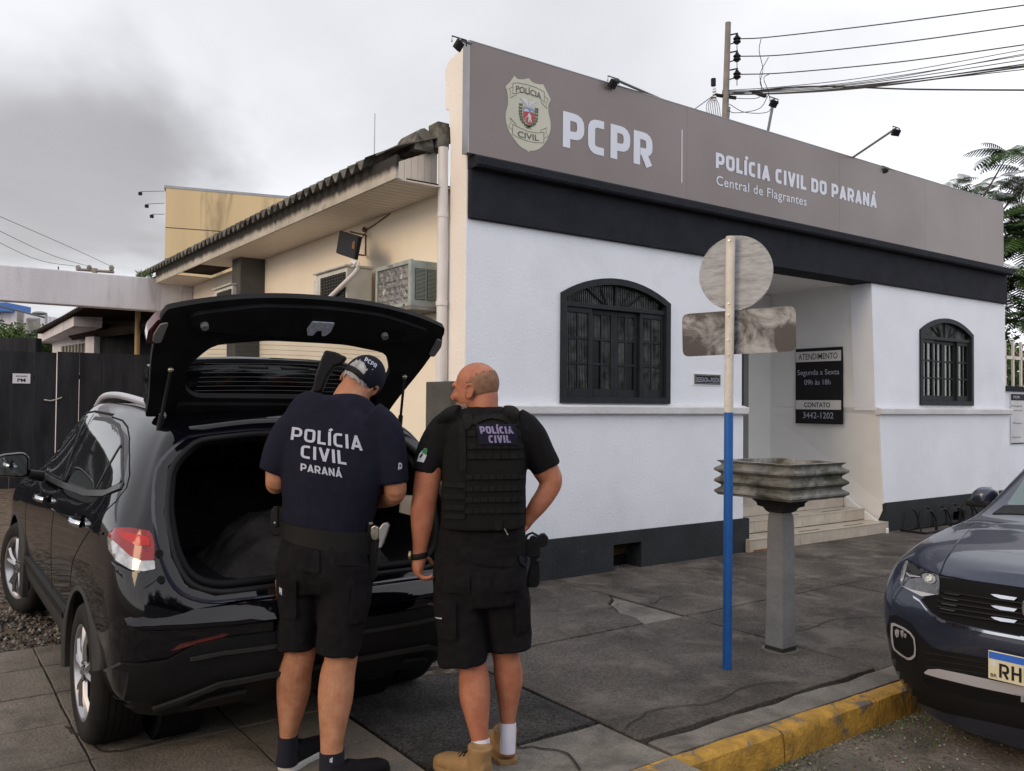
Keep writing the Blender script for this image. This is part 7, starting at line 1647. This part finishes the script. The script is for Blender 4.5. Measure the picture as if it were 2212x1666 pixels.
g2.limb(ts, [(1047, 878, DA, 38, .066), (1047, 890, DA, 64, .082), (1046, 905, DA, 92, .10), (1046, 925, DA, 104, .112), (1046, 960, DA, 98, .125), (1045, 1040, DA, 90, .140), (1044, 1110, DA, 91, .150), (1041, 1160, DA, 96, .154), (1039, 1190, DA, 99, .156), (1038, 1212, DA, 101, .156)], m_blk, 28, sq=2.3)
g2.limb(ts, [(985, 922, DA, 44, .085), (958, 945, DA, 43, .082), (938, 975, 3.79, 38, .076), (927, 1003, 3.78, 34, .072), (920, 1025, 3.77, 31, .068)], m_blk, 22)
g2.limb(ts, [(1105, 922, DA, 46, .088), (1135, 942, 3.805, 44, .084), (1158, 972, 3.82, 38, .078), (1174, 1000, 3.83, 34, .072), (1181, 1014, 3.83, 32, .068)], m_blk, 22)
def wr2(q): return .010*(ridge(q, 6, 22, 1)-.3)*sm(1.10, .98, q.z)+.004*noise.noise(Vector((q.x*9, q.y*9, q.z*6)))+.006*noise.noise(Vector((q.x*9+q.z*9, q.y*9, q.z*14)))*sm(1.12, .95, q.z)+.003*noise.noise(Vector((q.x*24, q.y*24, q.z*16)))
shirt2 = remesh(ts, 't_shirt', .0075, 5, P2.root, m_blk, wr2); bsh2 = bvh_of(shirt2.data)
g2.patch('flag_patch', [px6(112, 648), px6(146, 612), px6(164, 618), px6(158, 660), px6(140, 703), px6(96, 695)], mat('flag_white', (.42, .46, .50), .8, var=.05), bsh2, .003, 4)
g2.patch('flag_green', [px6(140, 612), px6(164, 618), px6(159, 656), px6(128, 640)], mat('flag_green', (.012, .13, .05), .8, var=.05), bsh2, .0045, 4)
g2.patch('flag_emblem', [px6(112, 668), px6(128, 645), px6(136, 652), px6(120, 676)], m_navy, bsh2, .0045, 3)
ve = MB()
g2.limb(ve, [(1048, 893, DA, 60, .085), (1048, 903, DA, 74, .112), (1047, 922, DA, 84, .140), (1046, 950, DA, 88, .156), (1046, 1000, DA, 90, .166), (1045, 1060, DA, 91, .172), (1045, 1110, DA, 92, .176), (1045, 1134, DA, 92, .178)], m_vest, 32, sq=2.7)
g2.limb(ve, [(978, 900, DA+.02, 20, .10), (985, 897, DA, 22, .11), (1000, 896, DA-.01, 22, .11)], m_vest, 14); g2.limb(ve, [(1088, 897, DA, 20, .10), (1104, 898, DA, 22, .11), (1118, 903, DA, 16, .10)], m_vest, 14)
vest = remesh(ve, 'vest', .0075, 4, P2.root, m_vest, lambda q: .003*noise.noise(q*12)+.0015*noise.noise(q*40)); bv2 = bvh_of(vest.data)
for k, (b, a0, a1) in enumerate([(520, 412, 470), (520, 732, 782), (600, 415, 792), (665, 415, 792), (795, 405, 792), (870, 405, 790), (940, 402, 788), (1010, 400, 785)]):
    sl_ = (0, 0, -2, -4, -6, -6, -6, -6)[k]; g2.patch('webbing', [px6(a0, b-17), px6((a0+a1)/2, b-17+sl_*.3), px6(a1, b-17+sl_), px6(a1, b+17+sl_), px6((a0+a1)/2, b+17+sl_*.3), px6(a0, b+17)], m_web, bv2, .006, 6, rim=.004, parent=vest)
    n = int((a1-a0)/48)
    for j in range(n+1): x = a0+(a1-a0)*(j+.0)/max(1, n); g2.patch('stitch', strip2d([px6(x, b-16), px6(x, b+16)], 1.3), m_inside, bv2, .0075, 5, rim=.001, parent=vest)
for b in (840, 915, 985, 1040): g2.patch('webbing', [px6(262, b-14), px6(395, b-10), px6(395, b+24), px6(262, b+20)], m_web, bv2, .006, 6, rim=.004, parent=vest)
g2.patch('vertical_seam', strip2d([px6(400, 500), px6(406, 700), px6(398, 900), px6(398, 1060)], 2.2), m_web, bv2, .005, 5, parent=vest)
g2.patch('vertical_strap', [px6(360, 440), px6(400, 440), px6(405, 760), px6(365, 760)], m_web, bv2, .005, 6, parent=vest)
for q in ([(380, 380), (440, 372), (452, 455), (412, 500), (392, 470)], [(690, 385), (735, 400), (745, 470), (715, 470), (690, 440)]): g2.patch('shoulder_strap', [px6(*a) for a in q], m_web, bv2, .007, 6, parent=vest)
g2.patch('drag_handle', strip2d([px6(450, 452), px6(520, 418), px6(570, 405), (px6(640, 420)), px6(700, 452)], 11), m_web, bv2, .008, 5, parent=vest)
g2.patch('tail_strap', [px6(586, 1066), px6(634, 1066), px6(634, 1140), px6(586, 1140)], m_web, bv2, .006, 5, parent=vest)
pt_ = [px6(470, 460), px6(722, 460), px6(738, 590), px6(488, 590)]; g2.patch('name_patch', pt_, m_navy, bv2, .010, 6, rim=.006, parent=vest)
g2.text('POLÍCIA', [px6(490, 474), px6(700, 476), px6(710, 521), px6(500, 521)], bv2, m_prtv, vest, 's', .24, gap=.09, d=.0135)
g2.text('CIVIL', [px6(548, 531), px6(685, 531), px6(692, 578), px6(552, 579)], bv2, m_prtv, vest, 's', .24, gap=.09, d=.0135)
MB().tube([g2.p(*px6(650, 1122), 3.63), g2.p(*px6(672, 1162), 3.63)], .0022, m_steel, 6).build('key_pin', P2.root)
so2 = MB()
g2.limb(so2, [(1040, 1190, DA, 97, .150), (1039, 1220, DA, 101, .158), (1040, 1260, DA, 99, .160), (1042, 1300, DA, 86, .14)], m_short, 28, sq=2.4)
g2.limb(so2, [(992, 1250, 3.79, 54, .13), (992, 1310, 3.78, 52, .125), (996, 1370, 3.77, 52, .118), (1000, 1430, 3.765, 52, .112)], m_short, 22, sq=2.4)
g2.limb(so2, [(1086, 1250, 3.82, 54, .13), (1092, 1310, 3.83, 54, .122), (1098, 1355, 3.84, 50, .115), (1101, 1398, 3.84, 48, .110)], m_short, 22, sq=2.4)
shorts2 = remesh(so2, 'shorts', .0078, 5, P2.root, m_short, wrs); bo2 = bvh_of(shorts2.data)
g2.patch('cargo_pocket', [(944, 1290), (985, 1300), (985, 1385), (946, 1378)], m_short, bo2, .012, 8, r=4); g2.patch('cargo_pocket', [(1112, 1300), (1143, 1292), (1146, 1362), (1115, 1372)], m_short, bo2, .012, 8, r=4)
g2.patch('back_pocket', [(955, 1235), (1015, 1240), (1015, 1285), (958, 1280)], m_short, bo2, .006, 8, r=4); g2.patch('back_pocket', [(1065, 1240), (1122, 1232), (1122, 1276), (1065, 1282)], m_short, bo2, .006, 8, r=4)
g2.patch('pocket_label', [(939, 1333), (954, 1335), (954, 1338), (939, 1336)], m_prt, bo2, .014, 3)
g2.patch('turned_out_lining', [(1120, 1200), (1140, 1206), (1135, 1226), (1124, 1216)], m_navy, bo2, .008, 5)
hol = empty('holster', (0, 0, 0)); hol.parent = P2.root
block(g2, 'holster_body', [(1146, 1196), (1156, 1192), (1165, 1198), (1167, 1250), (1164, 1266), (1158, 1270), (1141, 1270), (1139, 1250), (1146, 1215)], 3.78, .05, m_gun, hol, .006); block(g2, 'belt_loop', [(1130, 1168), (1150, 1166), (1160, 1182), (1168, 1186), (1167, 1202), (1146, 1206), (1132, 1196)], 3.77, .04, m_leather, hol, .005); MB().ell(g2.p(1162, 1212, 3.77), (.012, .012, .012), m_black, 10, 8).build('stud', hol)
gun = empty('pistol', P2.b, 0, 'black pistol in the hip holster of the man with the vest', 'pistol')
block(g2, 'grip', [(1150, 1170), (1160, 1160), (1169, 1154), (1177, 1153), (1182, 1159), (1185, 1162), (1184, 1176), (1179, 1181), (1168, 1184), (1158, 1192), (1150, 1188)], 3.77, .032, m_gun, gun, .005); block(g2, 'slide', [(1144, 1162), (1152, 1157), (1160, 1162), (1158, 1180), (1146, 1182)], 3.775, .03, m_gun, gun, .005)
MB().tube([g2.p(1134, 1168, 3.78), g2.p(1139, 1156, 3.78), g2.p(1150, 1151, 3.78), g2.p(1162, 1158, 3.78)], .0055, m_gun, 8).build('lanyard_loop', gun)
# watch
wt_ = empty('wristwatch', (0, 0, 0)); wt_.parent = P2.root
mb = MB(); q0, q1 = g2.p(906, 1194, 3.75), g2.p(906, 1206, 3.75); ax_ = (q1-q0).normalized(); c = (q0+q1)/2
ring_ = [c+RH*(.0345*cos(a*pi/16))+FH*(.034*sin(a*pi/16))+UP*(.006*cos(a*pi/16)) for a in range(33)]; mb.tube(ring_, [(.0035, .0125)]*33, m_leather, 8, ref=UP); mb.build('strap', wt_, smooth=50)
MB().tube([c-RH*.036-UP*.0, c-RH*.047], .019, mat('gold_watch', (.45, .38, .22), .3, metal=.9), 16).build('dial', wt_, bevel=.002)
for keys in ([(1038, 1597, 3.69, 20, .041), (1040, 1622, 3.68, 19.5, .040), (1043, 1668, 3.67, 19, .039)], [(1097, 1562, 3.82, 18, .041), (1097, 1585, 3.81, 17.5, .040), (1096, 1625, 3.80, 17, .039)]):
    mb = MB(); g2.limb(mb, keys, m_sock, 24, sub=3); mb.build('sock', P2.root, smooth=50)
b1_, Q_ = shoe(g2, onp(1055, 1694, 2, 0)-g2.b, -RH*.80+FH*.60, m_boot, m_boot, .150, L=.29, name='boot', wk=1.25)
lc = MB()
for k in range(5): lc.tube([Q_(.115+k*.022, -.030, .098-k*.009), Q_(.120+k*.022, .0, .108-k*.010), Q_(.115+k*.022, .030, .098-k*.009)], .0028, m_leather, 6)
lc.build('laces', P2.root, kind='stuff')
b2_, Q_ = shoe(g2, onp(1097, 1654, 2, 0)-g2.b, -RH*.28+FH*.96, m_boot, m_boot, .150, L=.29, name='boot', wk=1.2)
